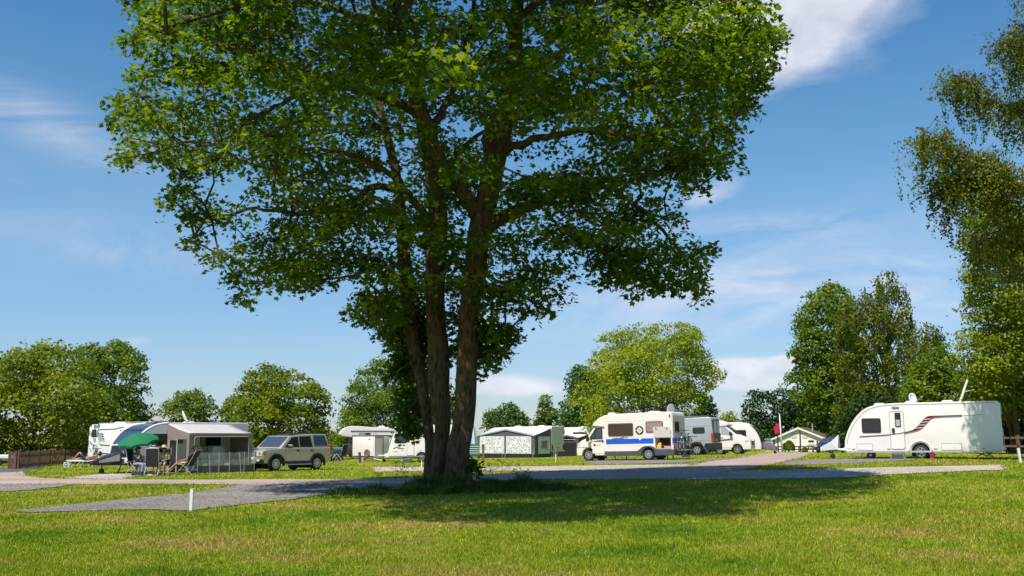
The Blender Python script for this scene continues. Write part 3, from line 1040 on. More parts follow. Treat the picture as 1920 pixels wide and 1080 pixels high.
def weeds():
    rng = np.random.default_rng(44)
    rnd = random.Random(44)
    m = MB(); pos = []
    b = gp(800, 900)
    for px, py, h in ((742, 903, .55), (752, 902, .62), (760, 904, .45), (775, 903, .40), (795, 902, .35), (925, 903, .5), (940, 904, .62), (952, 903, .55), (966, 904, .45), (985, 906, .3), (712, 908, .3), (905, 905, .4)):
        g = gp(px, py)
        top = g + Vector((rnd.uniform(-.1, .1), rnd.uniform(-.1, .1), h * 1.25))
        m.tube([g - b, g.lerp(top, .5) + Vector((.02, 0, 0)) - b, top - b], [.008, .006, .003], 4)
        for k in range(7):
            t = .35 + .09 * k
            a = g.lerp(top, t); e = a + Vector((rnd.uniform(-.22, .22), rnd.uniform(-.15, .15), rnd.uniform(.02, .16)))
            m.tube([a - b, e - b], [.004, .002], 3)
            for q in range(5):
                pos.append(np.array(a.lerp(e, rnd.uniform(.4, 1.0)) - b) + rng.normal(0, .02, 3))
    o = thing('weeds', 'thin tall weed stalks in the long grass beside the sycamore', 'weeds', b)
    wm = mat('weed_stalk', (.06, .075, .02), .8)
    m.build('stalks', wm, o)
    pos = np.array(pos); n = len(pos)
    vs = leaves_np(pos, rng.normal(0, 1, (n, 3)), rng.normal(0, 1, (n, 3)), .06 * rng.uniform(.5, 1.4, n), np.array([(0, 0), (.3, .42), (0, 1.0), (-.3, .42)], float))
    np_mesh('leaves', vs, 4, M_LEAF, o)
    tag(o, kind='stuff')


weeds()
# ------------------------------------------------------------------ trees and hedges behind the pitches
M_BARK2 = bark_mat('grey_bark', (0.03, 0.024, 0.018), (0.13, 0.10, 0.075), 2.5, 0.6)
M_BIRCHBARK = bark_mat('birch_bark', (0.10, 0.09, 0.08), (0.62, 0.58, 0.52), 1.6, 0.3, 1.6)
LM = {
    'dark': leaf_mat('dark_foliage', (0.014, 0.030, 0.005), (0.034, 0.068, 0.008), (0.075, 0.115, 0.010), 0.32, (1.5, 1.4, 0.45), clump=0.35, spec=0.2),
    'mid': leaf_mat('mid_foliage', (0.032, 0.068, 0.005), (0.095, 0.165, 0.007), (0.20, 0.26, 0.012), 0.36, (1.5, 1.4, 0.45), clump=0.4, spec=0.2),
    'olive': leaf_mat('olive_foliage', (0.050, 0.085, 0.005), (0.135, 0.195, 0.007), (0.26, 0.285, 0.013), 0.36, (1.5, 1.4, 0.45), clump=0.4, spec=0.2),
    'bright': leaf_mat('bright_foliage', (0.09, 0.145, 0.008), (0.20, 0.275, 0.011), (0.36, 0.38, 0.018), 0.38, (1.5, 1.4, 0.45), clump=0.45, spec=0.2),
    'blue': leaf_mat('deep_green_foliage', (0.018, 0.048, 0.008), (0.048, 0.115, 0.012), (0.11, 0.18, 0.016), 0.32, (1.4, 1.4, 0.5), clump=0.4, spec=0.2),
    'birch': leaf_mat('birch_foliage', (0.045, 0.065, 0.007), (0.115, 0.150, 0.012), (0.23, 0.245, 0.022), 0.38, (1.4, 1.3, 0.5), clump=0.5, spec=0.2),
    'conifer': leaf_mat('conifer_foliage', (0.009, 0.026, 0.007), (0.022, 0.055, 0.010), (0.046, 0.088, 0.012), 0.15, (1.2, 1.3, 0.5), clump=0.4, spec=0.15),
}
DIAMOND = np.array([(0, 0), (0.36, 0.42), (0.0, 1.0), (-0.36, 0.42)], float)


def bg_tree(name, label, cat, outline, Y, kind, leaf=0.24, dens=1.0, lobe=0.16, seed=1, group=None, trunk=None, deep=None, bark=None, sink=True, shell=0.75, droop=0.0, gap=0.0, limbs=True):
    """a tree whose crown fills a traced outline (photo pixels) at distance Y, as deep as it is wide"""
    rng = np.random.default_rng(seed)
    rnd = random.Random(seed)
    rough = []                       # a ragged edge instead of straight runs
    for i, p in enumerate(outline):
        q = outline[(i + 1) % len(outline)]
        k = max(1, int(math.hypot(q[0] - p[0], q[1] - p[1]) / 13))
        for t in range(k):
            a = 7.5 if p[1] < 835 else 0
            rough.append((p[0] + (q[0] - p[0]) * t / k + rnd.uniform(-a, a), p[1] + (q[1] - p[1]) * t / k + rnd.uniform(-a, a)))
    px0, px1 = min(p[0] for p in outline), max(p[0] for p in outline)
    py0, py1 = min(p[1] for p in outline), max(p[1] for p in outline)
    outline = rough
    cx = trunk if trunk is not None else 0.5 * (px0 + px1)
    base = gat(cx, Y)
    root = thing(name, label, cat, base, 0, group)
    s = Y / F
    wid = (px1 - px0) * s
    hei = (py1 - py0) * s
    deep = deep or 0.5 * wid
    R0 = lobe * min(wid, hei * 1.4)
    # lobe centres
    lob = []
    tries = 0
    need = int(3.2 * (wid * hei) / (R0 * R0)) + 10
    while len(lob) < need and tries < 60:
        tries += 1
        x = rng.uniform(px0, px1, 400); y = rng.uniform(py0, py1, 400)
        ok = in_poly(x, y, outline)
        d = poly_dist(x, y, outline) * s
        for a, b, q, o in zip(x, y, d, ok):
            if not o or q < 0.18 * R0:
                continue
            if gap and rnd.random() < gap * (0.5 + 0.5 * math.sin(a * 0.11 + 2 * math.sin(b * 0.07))):
                continue
            r = min(R0 * rnd.uniform(0.6, 1.25), q * 1.04 + 0.12 * R0)
            if b > py1 - 0.2 * (py1 - py0):
                r = max(r, 0.7 * R0)
            D = min(deep, 1.1 * math.sqrt(max(q - 0.5 * r, 0) * deep * 1.6))
            t = rnd.uniform(-1, 1)
            t = math.copysign(abs(t) ** 0.55, t) if rnd.random() < shell else t
            lob.append((a, b, t * D, r))
            if len(lob) >= need:
                break
    pos, nrm, dr = [], [], []
    tot = sum(l[3] ** 2 for l in lob)
    leaf = leaf * 0.9
    n_all = int(dens * 12.0 * wid * hei / (leaf * leaf))
    n_all = max(500, min(n_all, 62000))
    cents = []
    for a, b, dy, r in lob:
        c = np.array(pt(a, b, Y + dy))
        c[2] = max(c[2], base.z + 0.3)
        cents.append((c, r))
        n = int(n_all * r * r / tot) + 2
        d = rng.normal(0, 1, (n, 3)); d /= np.linalg.norm(d, axis=1, keepdims=True)
        d[:, 2] = np.where(d[:, 2] < -0.25, -d[:, 2] * 0.6, d[:, 2])
        rr = r * (0.60 + 0.44 * rng.random(n) ** 0.6) * (1 + 0.17 * rng.normal(0, 1, n)) * (1 + 0.16 * (rng.random(n) < 0.08))
        p = c + d * rr[:, None] * np.array([1.0, 1.0, 0.82])
        p[:, 2] = np.maximum(p[:, 2], base.z + 0.05)
        pos.append(p)
        nrm.append(d * 0.9 + np.array([0, 0, 0.55]) + 0.55 * rng.normal(0, 1, (n, 3)))
        dr.append(rng.normal(0, 1, (n, 3)) + np.array([0, 0, -0.5 - droop]))
    pos = np.concatenate(pos); nrm = np.concatenate(nrm); dr = np.concatenate(dr)
    sz = leaf * rng.uniform(0.65, 1.35, len(pos))
    vs = leaves_np(pos - np.array(base), nrm, dr, sz, DIAMOND, 0.2)
    # trunk and limbs
    bb = MB()
    top = pt(cx, py0 + 0.25 * (py1 - py0), Y)
    hb = top.z - base.z
    tr = max(0.10, 0.022 * hb)
    tp = [base + Vector((0.04 * hb * math.sin(3.1 * t + seed) * t, 0.03 * hb * math.sin(2.3 * t + seed) * t, hb * t)) for t in (0, .04, .15, .3, .45, .6, .75, .9, 1.0)]
    tr_r = [tr * k for k in (1.5, 1.15, 1.0, .9, .75, .58, .42, .24, .08)]
    bb.tube([p - base for p in tp], tr_r, 10)
    bb.build('trunk', bark or M_BARK2, root, smooth=True)
    if limbs:
        br = MB()
        pick = rnd.sample(cents, min(len(cents), 26))
        for c, r in pick:
            c = Vector(c)
            k = min(len(tp) - 2, max(1, int((c.z - base.z) / hb * 8 * 0.62)))
            a = tp[k]
            m = a.lerp(c, 0.5); m.z += 0.08 * (c - a).length
            r0 = tr_r[k] * 0.45
            br.tube([a - base, m - base, c - base], [r0, r0 * 0.6, r0 * 0.15], 5, cap=False)
        br.build('branches', bark or M_BARK2, root, smooth=True)
    np_mesh('crown', vs, 4, LM[kind], root)
    return root


G_L = 'trees behind the left pitches'
bg_tree('tree', 'broad olive green tree at the left edge behind the wooden fence', 'tree',
        [(-140, 870), (-150, 760), (-60, 690), (0, 668), (25, 645), (60, 640), (100, 632), (150, 655), (190, 690), (212, 740), (215, 800), (200, 862), (100, 868), (0, 862)], 74, 'olive', 0.27, 1.1, 0.13, 1, G_L, trunk=60)
bg_tree('tree', 'tall darker green tree rising behind the white motorhome with graphics', 'tree',
        [(150, 800), (145, 700), (150, 652), (178, 634), (200, 645), (230, 636), (262, 655), (275, 690), (285, 740), (286, 790), (280, 850), (150, 860)], 90, 'mid', 0.27, 1.1, 0.14, 2, G_L, trunk=215)
bg_tree('tree', 'small round dark tree behind the satellite dish', 'tree',
        [(284, 860), (288, 770), (305, 746), (335, 734), (365, 730), (395, 742), (410, 765), (412, 860)], 105, 'mid', 0.27, 1.0, 0.15, 3, G_L)
bg_tree('tree', 'small pale green tree filling the gap left of the round tree', 'tree',
        [(408, 860), (412, 770), (424, 738), (440, 732), (452, 750), (455, 860)], 108, 'olive', 0.25, 1.0, 0.2, 4, G_L)
bg_tree('tree', 'big round yellowish green tree behind the four wheel drive car', 'tree',
        [(424, 860), (428, 790), (442, 735), (462, 700), (490, 682), (515, 678), (545, 684), (580, 700), (598, 726), (618, 738), (626, 765), (618, 800), (612, 850), (560, 868), (470, 868)], 82, 'olive', 0.25, 1.25, 0.12, 5, G_L, trunk=520)
bg_tree('tree', 'airy olive tree partly hidden by the sycamore stems', 'tree',
        [(628, 862), (636, 790), (645, 730), (662, 700), (690, 680), (720, 668), (760, 672), (800, 690), (850, 720), (860, 780), (850, 862)], 95, 'mid', 0.25, 1.1, 0.12, 6, G_L, trunk=735, gap=0.22)
bg_tree('hedge', 'low green hedge behind the car tail and the overcab motorhome', 'hedge',
        [(560, 868), (566, 815), (600, 800), (640, 806), (700, 800), (780, 805), (880, 806), (905, 812), (905, 868)], 112, 'olive', 0.3, 0.9, 0.30, 7, None, deep=2.5, limbs=False)
bg_tree('hedge', 'distant green hedge between the left trees behind the long caravan', 'hedge',
        [(100, 868), (100, 800), (280, 800), (420, 792), (470, 800), (470, 868)], 115, 'mid', 0.3, 0.8, 0.30, 8, None, deep=2.5, limbs=False)
G_M = 'trees behind the awnings'
bg_tree('tree', 'round dark green tree standing alone above the patterned awning', 'tree',
        [(903, 850), (904, 790), (915, 770), (940, 759), (965, 758), (985, 770), (996, 790), (1000, 850)], 120, 'blue', 0.3, 1.2, 0.15, 9, G_M)
bg_tree('tree', 'narrow light green tree right of the lone round tree', 'tree',
        [(995, 855), (1000, 775), (1012, 745), (1020, 738), (1034, 742), (1048, 770), (1055, 855)], 112, 'mid', 0.28, 1.0, 0.18, 10, G_M)
bg_tree('tree', 'dark cone shaped tree on the shaded flank of the bright tree', 'tree',
        [(1040, 860), (1046, 770), (1062, 715), (1080, 690), (1096, 678), (1120, 690), (1140, 720), (1150, 860)], 104, 'blue', 0.27, 1.2, 0.15, 11, G_M)
bg_tree('tree', 'large bright yellow green tree behind the blue striped camper van', 'tree',
        [(1092, 860), (1100, 800), (1075, 760), (1084, 720), (1098, 690), (1110, 650), (1140, 620), (1170, 612), (1205, 602), (1250, 600), (1290, 606), (1318, 622), (1322, 650), (1345, 672), (1364, 690), (1362, 715), (1345, 730), (1330, 745), (1310, 790), (1300, 860)], 92, 'bright', 0.24, 1.0, 0.11, 12, G_M, trunk=1205, gap=0.35)
bg_tree('conifer', 'dark pointed conifer behind the grey panel van', 'tree',
        [(1288, 860), (1292, 790), (1305, 760), (1318, 728), (1330, 738), (1342, 765), (1352, 800), (1356, 860)], 104, 'conifer', 0.26, 1.3, 0.16, 13, G_M)
bg_tree('tree', 'small yellow green tree in the gap above the white motorhome', 'tree',
        [(1340, 860), (1348, 795), (1356, 778), (1370, 771), (1384, 780), (1396, 800), (1400, 860)], 118, 'bright', 0.26, 1.1, 0.2, 14, G_M)
bg_tree('hedge', 'low dark hedge behind the awnings and caravan roofs', 'hedge',
        [(890, 862), (895, 815), (960, 800), (1100, 795), (1300, 795), (1400, 800), (1440, 862)], 118, 'mid', 0.3, 0.8, 0.34, 15, None, deep=2.5, limbs=False)
G_R = 'trees behind the clubhouse'
bg_tree('hedge', 'tall dark conifer hedge directly behind the cream clubhouse', 'hedge',
        [(1386, 862), (1388, 770), (1398, 740), (1412, 730), (1440, 734), (1470, 722), (1510, 726), (1560, 720), (1640, 720), (1740, 730), (1760, 862)], 146, 'conifer', 0.42, 1.3, 0.12, 16, None, deep=5.0, limbs=False)
bg_tree('tree', 'leafy mid green tree left of the weeping birch', 'tree',
        [(1520, 850), (1500, 790), (1462, 712), (1484, 690), (1476, 660), (1492, 640), (1486, 600), (1506, 575), (1512, 545), (1535, 525), (1560, 522), (1592, 535), (1612, 560), (1630, 620), (1630, 740), (1610, 850)], 136, 'mid', 0.42, 1.15, 0.13, 17, G_R, trunk=1570)


def birch(name, label, cx, Y, outline, seed, dens=1.0, group=None, leaf=0.16, trunk_px=None, lean=0.0, n_str=420, kind='birch', top_py=None):
    """weeping birch: pale stem, rising limbs, hanging strands of small leaves"""
    rng = np.random.default_rng(seed)
    rnd = random.Random(seed)
    base = gat(cx, Y)
    root = thing(name, label, 'tree', base, 0, group)
    s = Y / F
    px0, px1 = min(p[0] for p in outline), max(p[0] for p in outline)
    py0, py1 = min(p[1] for p in outline), max(p[1] for p in outline)
    top = pt(cx + lean, py0 + 12, Y)
    hb = top.z - base.z
    tb = MB()
    tp = [base.lerp(top, t) + Vector((0.25 * math.sin(5 * t + seed), 0.2 * math.sin(4 * t + seed), 0)) * (1 if 0 < t < 1 else 0) for t in [k / 10 for k in range(11)]]
    tr_r = [max(0.03, 0.016 * hb * (1.25 - 1.15 * k / 10)) for k in range(11)]
    tb.tube([p - base for p in tp], tr_r, 8)
    tb.build('trunk', M_BIRCHBARK, root, smooth=True)
    br = MB()
    wid = (px1 - px0) * s
    pos, dr = [], []
    made = 0
    while made < n_str:
        a, b = rng.uniform(px0, px1), rng.uniform(py0, py1)
        if not in_poly(np.array([a]), np.array([b]), outline)[0]:
            continue
        q = float(poly_dist(np.array([a]), np.array([b]), outline)[0]) * s
        D = min(0.45 * wid, 1.1 * math.sqrt(q * wid * 0.5))
        p = pt(a, b, Y + rnd.uniform(-1, 1) * D)
        made += 1
        L = rnd.uniform(0.7, 2.4)
        # stay inside the outline below
        bb_ = b
        while bb_ < b + L / s and in_poly(np.array([a]), np.array([bb_ + 4]), outline)[0]:
            bb_ += 5
        L = max(0.35, (bb_ - b) * s)
        n = int(L / 0.042 * dens) + 6
        t = rng.random(n) ** 0.9
        sway = rng.uniform(-0.18, 0.18, 2)
        w = 0.10 + 0.22 * (1 - t)
        pp = np.stack([p.x + sway[0] * t * L + rng.normal(0, 1, n) * w, p.y + sway[1] * t * L + rng.normal(0, 1, n) * w, p.z - t * L + rng.normal(0, 0.06, n)], 1)
        pos.append(pp)
        if made % 6 == 0:
            k = min(9, max(2, int((p.z - base.z) / hb * 10 * 0.72)))
            A = tp[k]
            m = A.lerp(p, 0.55); m.z += 0.15 * (p - A).length
            br.tube([A - base, m - base, p - base, p + Vector((0, 0, -0.4 * L)) - base], [tr_r[k] * 0.4, tr_r[k] * 0.22, 0.02, 0.008], 5, cap=False)
    br.build('branches', M_BARK2, root, smooth=True)
    pos = np.concatenate(pos)
    pos[:, 2] = np.maximum(pos[:, 2], base.z + 0.1)
    n = len(pos)
    nrm = rng.normal(0, 1, (n, 3)) + np.array([0, -0.2, 0.7])
    d = rng.normal(0, 0.6, (n, 3)) + np.array([0, 0, -1.0])
    vs = leaves_np(pos - np.array(base), nrm, d, leaf * rng.uniform(0.7, 1.3, n), DIAMOND, 0.15)
    np_mesh('crown', vs, 4, LM[kind], root)
    return root


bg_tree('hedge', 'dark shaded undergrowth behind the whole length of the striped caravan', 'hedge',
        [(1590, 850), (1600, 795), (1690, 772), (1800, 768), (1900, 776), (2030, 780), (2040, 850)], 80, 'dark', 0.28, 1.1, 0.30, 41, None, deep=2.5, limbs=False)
birch('birch_tree', 'tall weeping birch beside the leafy tree behind the clubhouse', 1660, 118,
      [(1560, 800), (1566, 700), (1570, 640), (1560, 590), (1580, 560), (1610, 540), (1640, 530), (1636, 506), (1660, 504), (1690, 512), (1702, 545), (1712, 580), (1712, 700), (1716, 800), (1700, 845), (1580, 845)], 31, 0.9, G_R, 0.29, n_str=620)
birch('birch_tree', 'smaller thin birch between the tall birch and the right hand wood', 1735, 80,
      [(1690, 780), (1700, 700), (1698, 640), (1712, 610), (1738, 600), (1762, 606), (1768, 640), (1752, 700), (1752, 790), (1720, 830)], 32, 1.0, G_R, 0.21, n_str=210)
G_W = 'trees of the wood behind the striped caravan'
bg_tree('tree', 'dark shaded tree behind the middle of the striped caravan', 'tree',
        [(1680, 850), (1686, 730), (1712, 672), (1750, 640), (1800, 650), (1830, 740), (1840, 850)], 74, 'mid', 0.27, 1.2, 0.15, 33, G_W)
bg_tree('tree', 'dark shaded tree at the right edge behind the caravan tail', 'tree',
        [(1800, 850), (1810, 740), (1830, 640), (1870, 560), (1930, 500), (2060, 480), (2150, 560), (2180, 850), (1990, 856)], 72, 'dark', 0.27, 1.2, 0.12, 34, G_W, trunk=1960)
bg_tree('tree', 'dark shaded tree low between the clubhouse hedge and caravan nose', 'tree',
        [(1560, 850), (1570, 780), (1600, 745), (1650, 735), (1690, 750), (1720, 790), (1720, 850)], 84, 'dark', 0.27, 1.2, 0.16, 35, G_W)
bg_tree('tree', 'sunlit yellow green tree at the right above the caravan', 'tree',
        [(1790, 790), (1800, 720), (1765, 680), (1800, 640), (1790, 600), (1806, 540), (1795, 480), (1800, 400), (1830, 355), (1880, 340), (1960, 350), (2060, 420), (2100, 560), (2080, 700), (2000, 790), (1900, 800)], 63, 'olive', 0.22, 1.0, 0.10, 36, G_W, trunk=1905, gap=0.3)


def near_birch():
    """birch standing just outside the right edge, limbs hanging into view"""
    rng = np.random.default_rng(77)
    rnd = random.Random(7)
    Y = 44.0
    base = gat(2010, Y)
    root = thing('birch_tree', 'tall weeping birch with drooping limbs hanging in at the right edge', 'tree', base)
    tb = MB()
    tk = [(2010, 850, 30), (2004, 700, 26), (1995, 560, 23), (1988, 440, 20), (1992, 340, 17), (1985, 240, 14), (1975, 140, 11), (1965, 40, 7), (1960, -60, 4)]
    P = [pt(a, b, Y) for a, b, w in tk]; P[0] = base
    s = Y / F
    tb.tube([p - base for p in P], [w * s * 0.5 for a, b, w in tk], 9)
    tb.build('trunk', M_BIRCHBARK, root, smooth=True)
    limbs = [
        [(1992, 380, 12, 0), (1945, 350, 9, -.2), (1900, 340, 8, -.4), (1872, 318, 6, -.6), (1842, 298, 5, -.8), (1800, 300, 4, -.9), (1760, 268, 3, -1), (1725, 262, 2, -1)],
        [(1872, 318, 4, -.6), (1840, 340, 3, -.5), (1790, 342, 3, -.4), (1760, 346, 2, -.3)],
        [(1987, 230, 9, 0), (1940, 200, 7, .3), (1895, 205, 5, .5), (1850, 190, 4, .7), (1810, 160, 3, .8), (1790, 150, 2, .8)],
        [(1980, 160, 8, 0), (1940, 120, 6, -.6), (1910, 90, 4, -1), (1875, 85, 3, -1)],
        [(1975, 90, 6, 0), (1945, 60, 4, .5), (1920, 50, 3, .6)],
        [(1990, 470, 9, 0), (1930, 430, 6, 1), (1880, 440, 4, 1.5), (1830, 450, 3, 1.8)],
    ]
    br = MB(); tw = MB()
    pos = []
    dens_of = [1.0, 0.9, 1.0, 1.0, 1.0, 1.0]
    for li, L in enumerate(limbs):
        q = smooth_poly(L, 7)
        pp = [pt(a[0], a[1], Y + a[3]) for a in q]
        rr = [max(0.012, a[2] * s * 0.5) for a in q]
        br.tube([p - base for p in pp], rr, 6)
        for p in pp[3:]:
            for k in range(7):
                o = p + Vector((rnd.gauss(0, .42), rnd.gauss(0, .6), rnd.uniform(-0.05, .42)))
                tw.tube([p - base, o - base], [0.014, 0.007], 4, cap=False)
                Ls = rnd.choice((0.4, 0.6, 0.9, 1.3, 1.9, 2.5)) * rnd.uniform(0.8, 1.2)
                if li in (2, 3, 4):
                    Ls *= 0.75
                n = int(Ls / 0.03 * 0.8) + 4
                t = rng.random(n)
                sw = rng.uniform(-.12, .12, 2)
                w = 0.04 + 0.13 * (1 - t)
                pos.append(np.stack([o.x + sw[0] * t * Ls + rng.normal(0, 1, n) * w, o.y + sw[1] * t * Ls + rng.normal(0, 1, n) * w, o.z - t * Ls], 1))
                tw.tube([o - base, o + Vector((sw[0] * Ls * .5, sw[1] * Ls * .5, -Ls * .55)) - base], [0.006, 0.003], 3, cap=False)
    # denser crown beyond the frame, it shades the caravan's tail
    for _ in range(330):
        t = rnd.random()
        a = 1990 + rnd.gauss(0, 95); b = rnd.uniform(-120, 560)
        if a < 1900 + 20 * math.sin(b * .03):
            continue
        o = pt(a, b, Y + rnd.gauss(0, 2.0))
        Ls = rnd.uniform(0.6, 2.2)
        n = int(Ls / 0.035) + 5
        tt = rng.random(n); w = 0.06 + 0.2 * (1 - tt)
        pos.append(np.stack([o.x + rng.normal(0, 1, n) * w, o.y + rng.normal(0, 1, n) * w, o.z - tt * Ls], 1))
    br.build('branches', M_BIRCHBARK, root, smooth=True)
    tw.build('twigs', M_BARK2, root)
    pos = np.concatenate(pos)
    n = len(pos)
    nrm = rng.normal(0, 1, (n, 3)) + np.array([0, -0.2, 0.6])
    d = rng.normal(0, 0.6, (n, 3)) + np.array([0, 0, -1.0])
    vs = leaves_np(pos - np.array(base), nrm, d, 0.125 * rng.uniform(0.6, 1.35, n), DIAMOND, 0.15)
    np_mesh('crown', vs, 4, LM['birch'], root)


near_birch()
# ------------------------------------------------------------------ vehicle kit: local x runs along the near side (left to right), y away from us, z up
WHITE = mat('white_bodywork', (0.83, 0.79, 0.775), 0.28, spec=0.5, var=0.05, scale=1.5, coat=0.3)
CREAM = mat('cream_bodywork', (0.82, 0.76, 0.685), 0.30, spec=0.5, var=0.05, scale=1.5, coat=0.3)
OFFW = mat('weathered_white', (0.68, 0.655, 0.625), 0.45, var=0.10, scale=2.0)
SILVER = mat('silver_grey_paint', (0.46, 0.48, 0.50), 0.30, 0.35, var=0.04, scale=2, coat=0.5)
GOLDP = mat('champagne_paint', (0.45, 0.405, 0.31), 0.30, 0.30, var=0.04, scale=2, coat=0.6)
GLASS = mat('dark_glass', (0.018, 0.021, 0.024), 0.06, spec=0.6, var=0.1)
GLASSB = mat('blue_tinted_glass', (0.045, 0.065, 0.10), 0.08, spec=0.7, var=0.1)
BROWNG = mat('brown_tinted_acrylic', (0.055, 0.035, 0.030), 0.12, spec=0.5, var=0.2, scale=9)
RUBBER = mat('tyre_rubber', (0.022, 0.022, 0.023), 0.8, var=0.2)
ALLOY = mat('wheel_alloy', (0.58, 0.58, 0.60), 0.3, 0.7, var=0.05)
BLACK = mat('black_plastic', (0.018, 0.018, 0.020), 0.5, var=0.2, scale=8)
DGREY = mat('dark_grey_plastic', (0.075, 0.078, 0.085), 0.55, var=0.12, scale=5)
MGREY = mat('mid_grey_plastic', (0.22, 0.22, 0.23), 0.5, var=0.1)
LGREY = mat('light_grey_metal', (0.52, 0.53, 0.54), 0.4, 0.3, var=0.08)
STEEL = mat('galvanised_steel', (0.42, 0.43, 0.44), 0.45, 0.7, var=0.15, scale=12)
RED = mat('red_lamp_lens', (0.45, 0.02, 0.02), 0.25, var=0.1)
AMBER = mat('amber_lamp_lens', (0.75, 0.25, 0.03), 0.25, var=0.1)
LENS = mat('clear_lamp_lens', (0.70, 0.72, 0.74), 0.08, 0.2, var=0.05)
YPLATE = mat('yellow_plate', (0.60, 0.46, 0.06), 0.4)
WPLATE = mat('white_plate', (0.75, 0.75, 0.72), 0.4)
BLUE = mat('blue_stripe_paint', (0.012, 0.10, 0.62), 0.3, var=0.06)
NAVY = mat('dark_blue_ink', (0.02, 0.05, 0.16), 0.4)
MAROON = mat('maroon_decal', (0.16, 0.015, 0.022), 0.35, var=0.1)
INK = mat('black_decal', (0.02, 0.02, 0.022), 0.4)
BTRIM = mat('brown_window_frame', (0.16, 0.09, 0.07), 0.5)
CURT = mat('striped_curtain', (0.34, 0.26, 0.24), 0.8, var=0.3, scale=14)


def place2(pxA, YA, pxB, YB):
    a, b = gat(pxA, YA), gat(pxB, YB)
    d = b - a
    L = math.hypot(d.x, d.y)
    return a, math.atan2(d.y, d.x), L, -math.atan2(d.z, L)


def place_right(pxB, YB, rz, L):
    """stand by the near right hand corner"""
    b = gat(pxB, YB)
    a = b - Vector((math.cos(rz), math.sin(rz), 0)) * L
    a.z = H(a.x, a.y)
    return a, rz, L, -math.atan2(b.z - a.z, L)


def stand(name, label, cat, pl, group=None):
    o = thing(name, label, cat, pl[0], pl[1], group)
    o.rotation_euler = (0, pl[3], pl[1])
    return o


def arch(cx, r, z0, n=10):
    """points of a wheel arch along a sill at height z0, right to left"""
    a0 = math.asin(min(1, max(-1, (z0 - r) / (r * 1.22)))) if True else 0
    R = r * 1.22
    pts = []
    for k in range(n + 1):
        a = a0 + (PI - 2 * a0) * k / n
        pts.append((cx + R * math.cos(a), r + R * math.sin(a)))
    return pts


def shell(name, prof, W, material, root, bevel=0.05, y0=0.0):
    return MB().prism(prof, y0, W, 'y').build(name, material, root, bevel=bevel, smooth=True, seg=3)


def side(name, x0, x1, z0, z1, material, parent, r=0.06, y=-0.012, th=0.03):
    return MB().prism(rrect(x0, x1, z0, z1, min(r, (x1 - x0) / 2.1, (z1 - z0) / 2.1)), y, y + th, 'y').build(name, material, parent)


def poly_side(name, pts, material, parent, y=-0.010, th=0.02):
    return MB().prism(pts, y, y + th, 'y').build(name, material, parent)


def window(root, x0, x1, z0, z1, frame=BLACK, glass=GLASS, r=0.09, b=0.045, y=-0.018):
    f = side('window', x0, x1, z0, z1, frame, root, r, y, 0.03)
    side('pane', x0 + b, x1 - b, z0 + b, z1 - b, glass, f, max(0.02, r - b * 0.6), y - 0.008, 0.02)
    return f


def end_panel(name, y0, y1, z0, z1, x, material, parent, r=0.06, th=0.02, sign=1):
    return MB().prism(rrect(y0, y1, z0, z1, min(r, (z1 - z0) / 2.1, (y1 - y0) / 2.1)), x - th if sign > 0 else x, x if sign > 0 else x + th, 'x').build(name, material, parent)


def wheel(root, x, r, y=0.06, w=0.2, spokes=7, rim=ALLOY, far=None):
    for yy, near in ((y, True), (far, False)):
        if yy is None:
            continue
        t = MB()
        tp = [(0.03, r * 0.60), (0.0, r * 0.64), (-0.005, r * 0.70), (0.0, r * 0.90), (0.03, r * 0.985), (w * 0.5, r), (w - 0.03, r * 0.985), (w, r * 0.9), (w, r * 0.4), (w * .5, r * .38)]
        t.loft([[(x + q * math.cos(2 * PI * i / 28), yy + y_, r + q * math.sin(2 * PI * i / 28)) for i in range(28)] for (y_, q) in tp], cap=False)
        wo = t.build('wheel', RUBBER, root, smooth=True)
        m = MB()
        rp = [(0.0, r * 0.66), (-0.014, r * 0.655), (-0.014, r * 0.55), (0.03, r * 0.54), (0.05, r * 0.60)]
        m.loft([[(x + q * math.cos(2 * PI * i / 28), yy + .015 + y_, r + q * math.sin(2 * PI * i / 28)) for i in range(28)] for (y_, q) in rp], cap=False)
        for k in range(spokes):
            a = 2 * PI * k / spokes + 0.2
            c, s = math.cos(a), math.sin(a)
            q = []
            for (u, v) in ((0.05, -.6 / spokes), (0.60, -.42 / spokes), (0.60, .42 / spokes), (0.05, .6 / spokes)):
                q.append((x + r * (u * c - v * s), r + r * (u * s + v * c)))
            m.prism(q, yy + 0.004, yy + 0.03, 'y')
        m.lathe_y((x, yy, r), [(0.03, 0.01), (-0.004, 0.02), (-0.004, r * 0.12), (0.03, r * 0.14)], 14)
        m.build('rim', rim, wo, smooth='sharp')
        MB().lathe_y((x, yy + 0.06, r), [(0, 0.01), (0, r * 0.58), (0.02, r * 0.58), (0.02, 0.01)], 20).build('brake_disc', DGREY, wo)


def well(root, x0, x1, W, z1, z0=0.12):
    return MB().box(x0, x1, 0.32, W - 0.32, z0, z1).build('wheel_housing', BLACK, root)


def squiggle(name, root, x, z, w, h, material, y=-0.012, n=9, seed=1, th=0.014):
    """a line of script lettering too small to read: joined pen strokes"""
    rnd = random.Random(seed)
    m = MB()
    px_ = x
    pz = z
    pts = []
    for k in range(n * 2 + 1):
        t = k / (n * 2)
        pts.append((x + w * t, y, z + h * (0.5 + 0.5 * math.sin(k * PI / 1.0 + rnd.uniform(-.5, .5))) * rnd.uniform(0.5, 1) if k % 2 else z + h * rnd.uniform(0, .25)))
    m.tube([Vector(p) for p in pts], th, 4)
    return m.build(name, material, root)


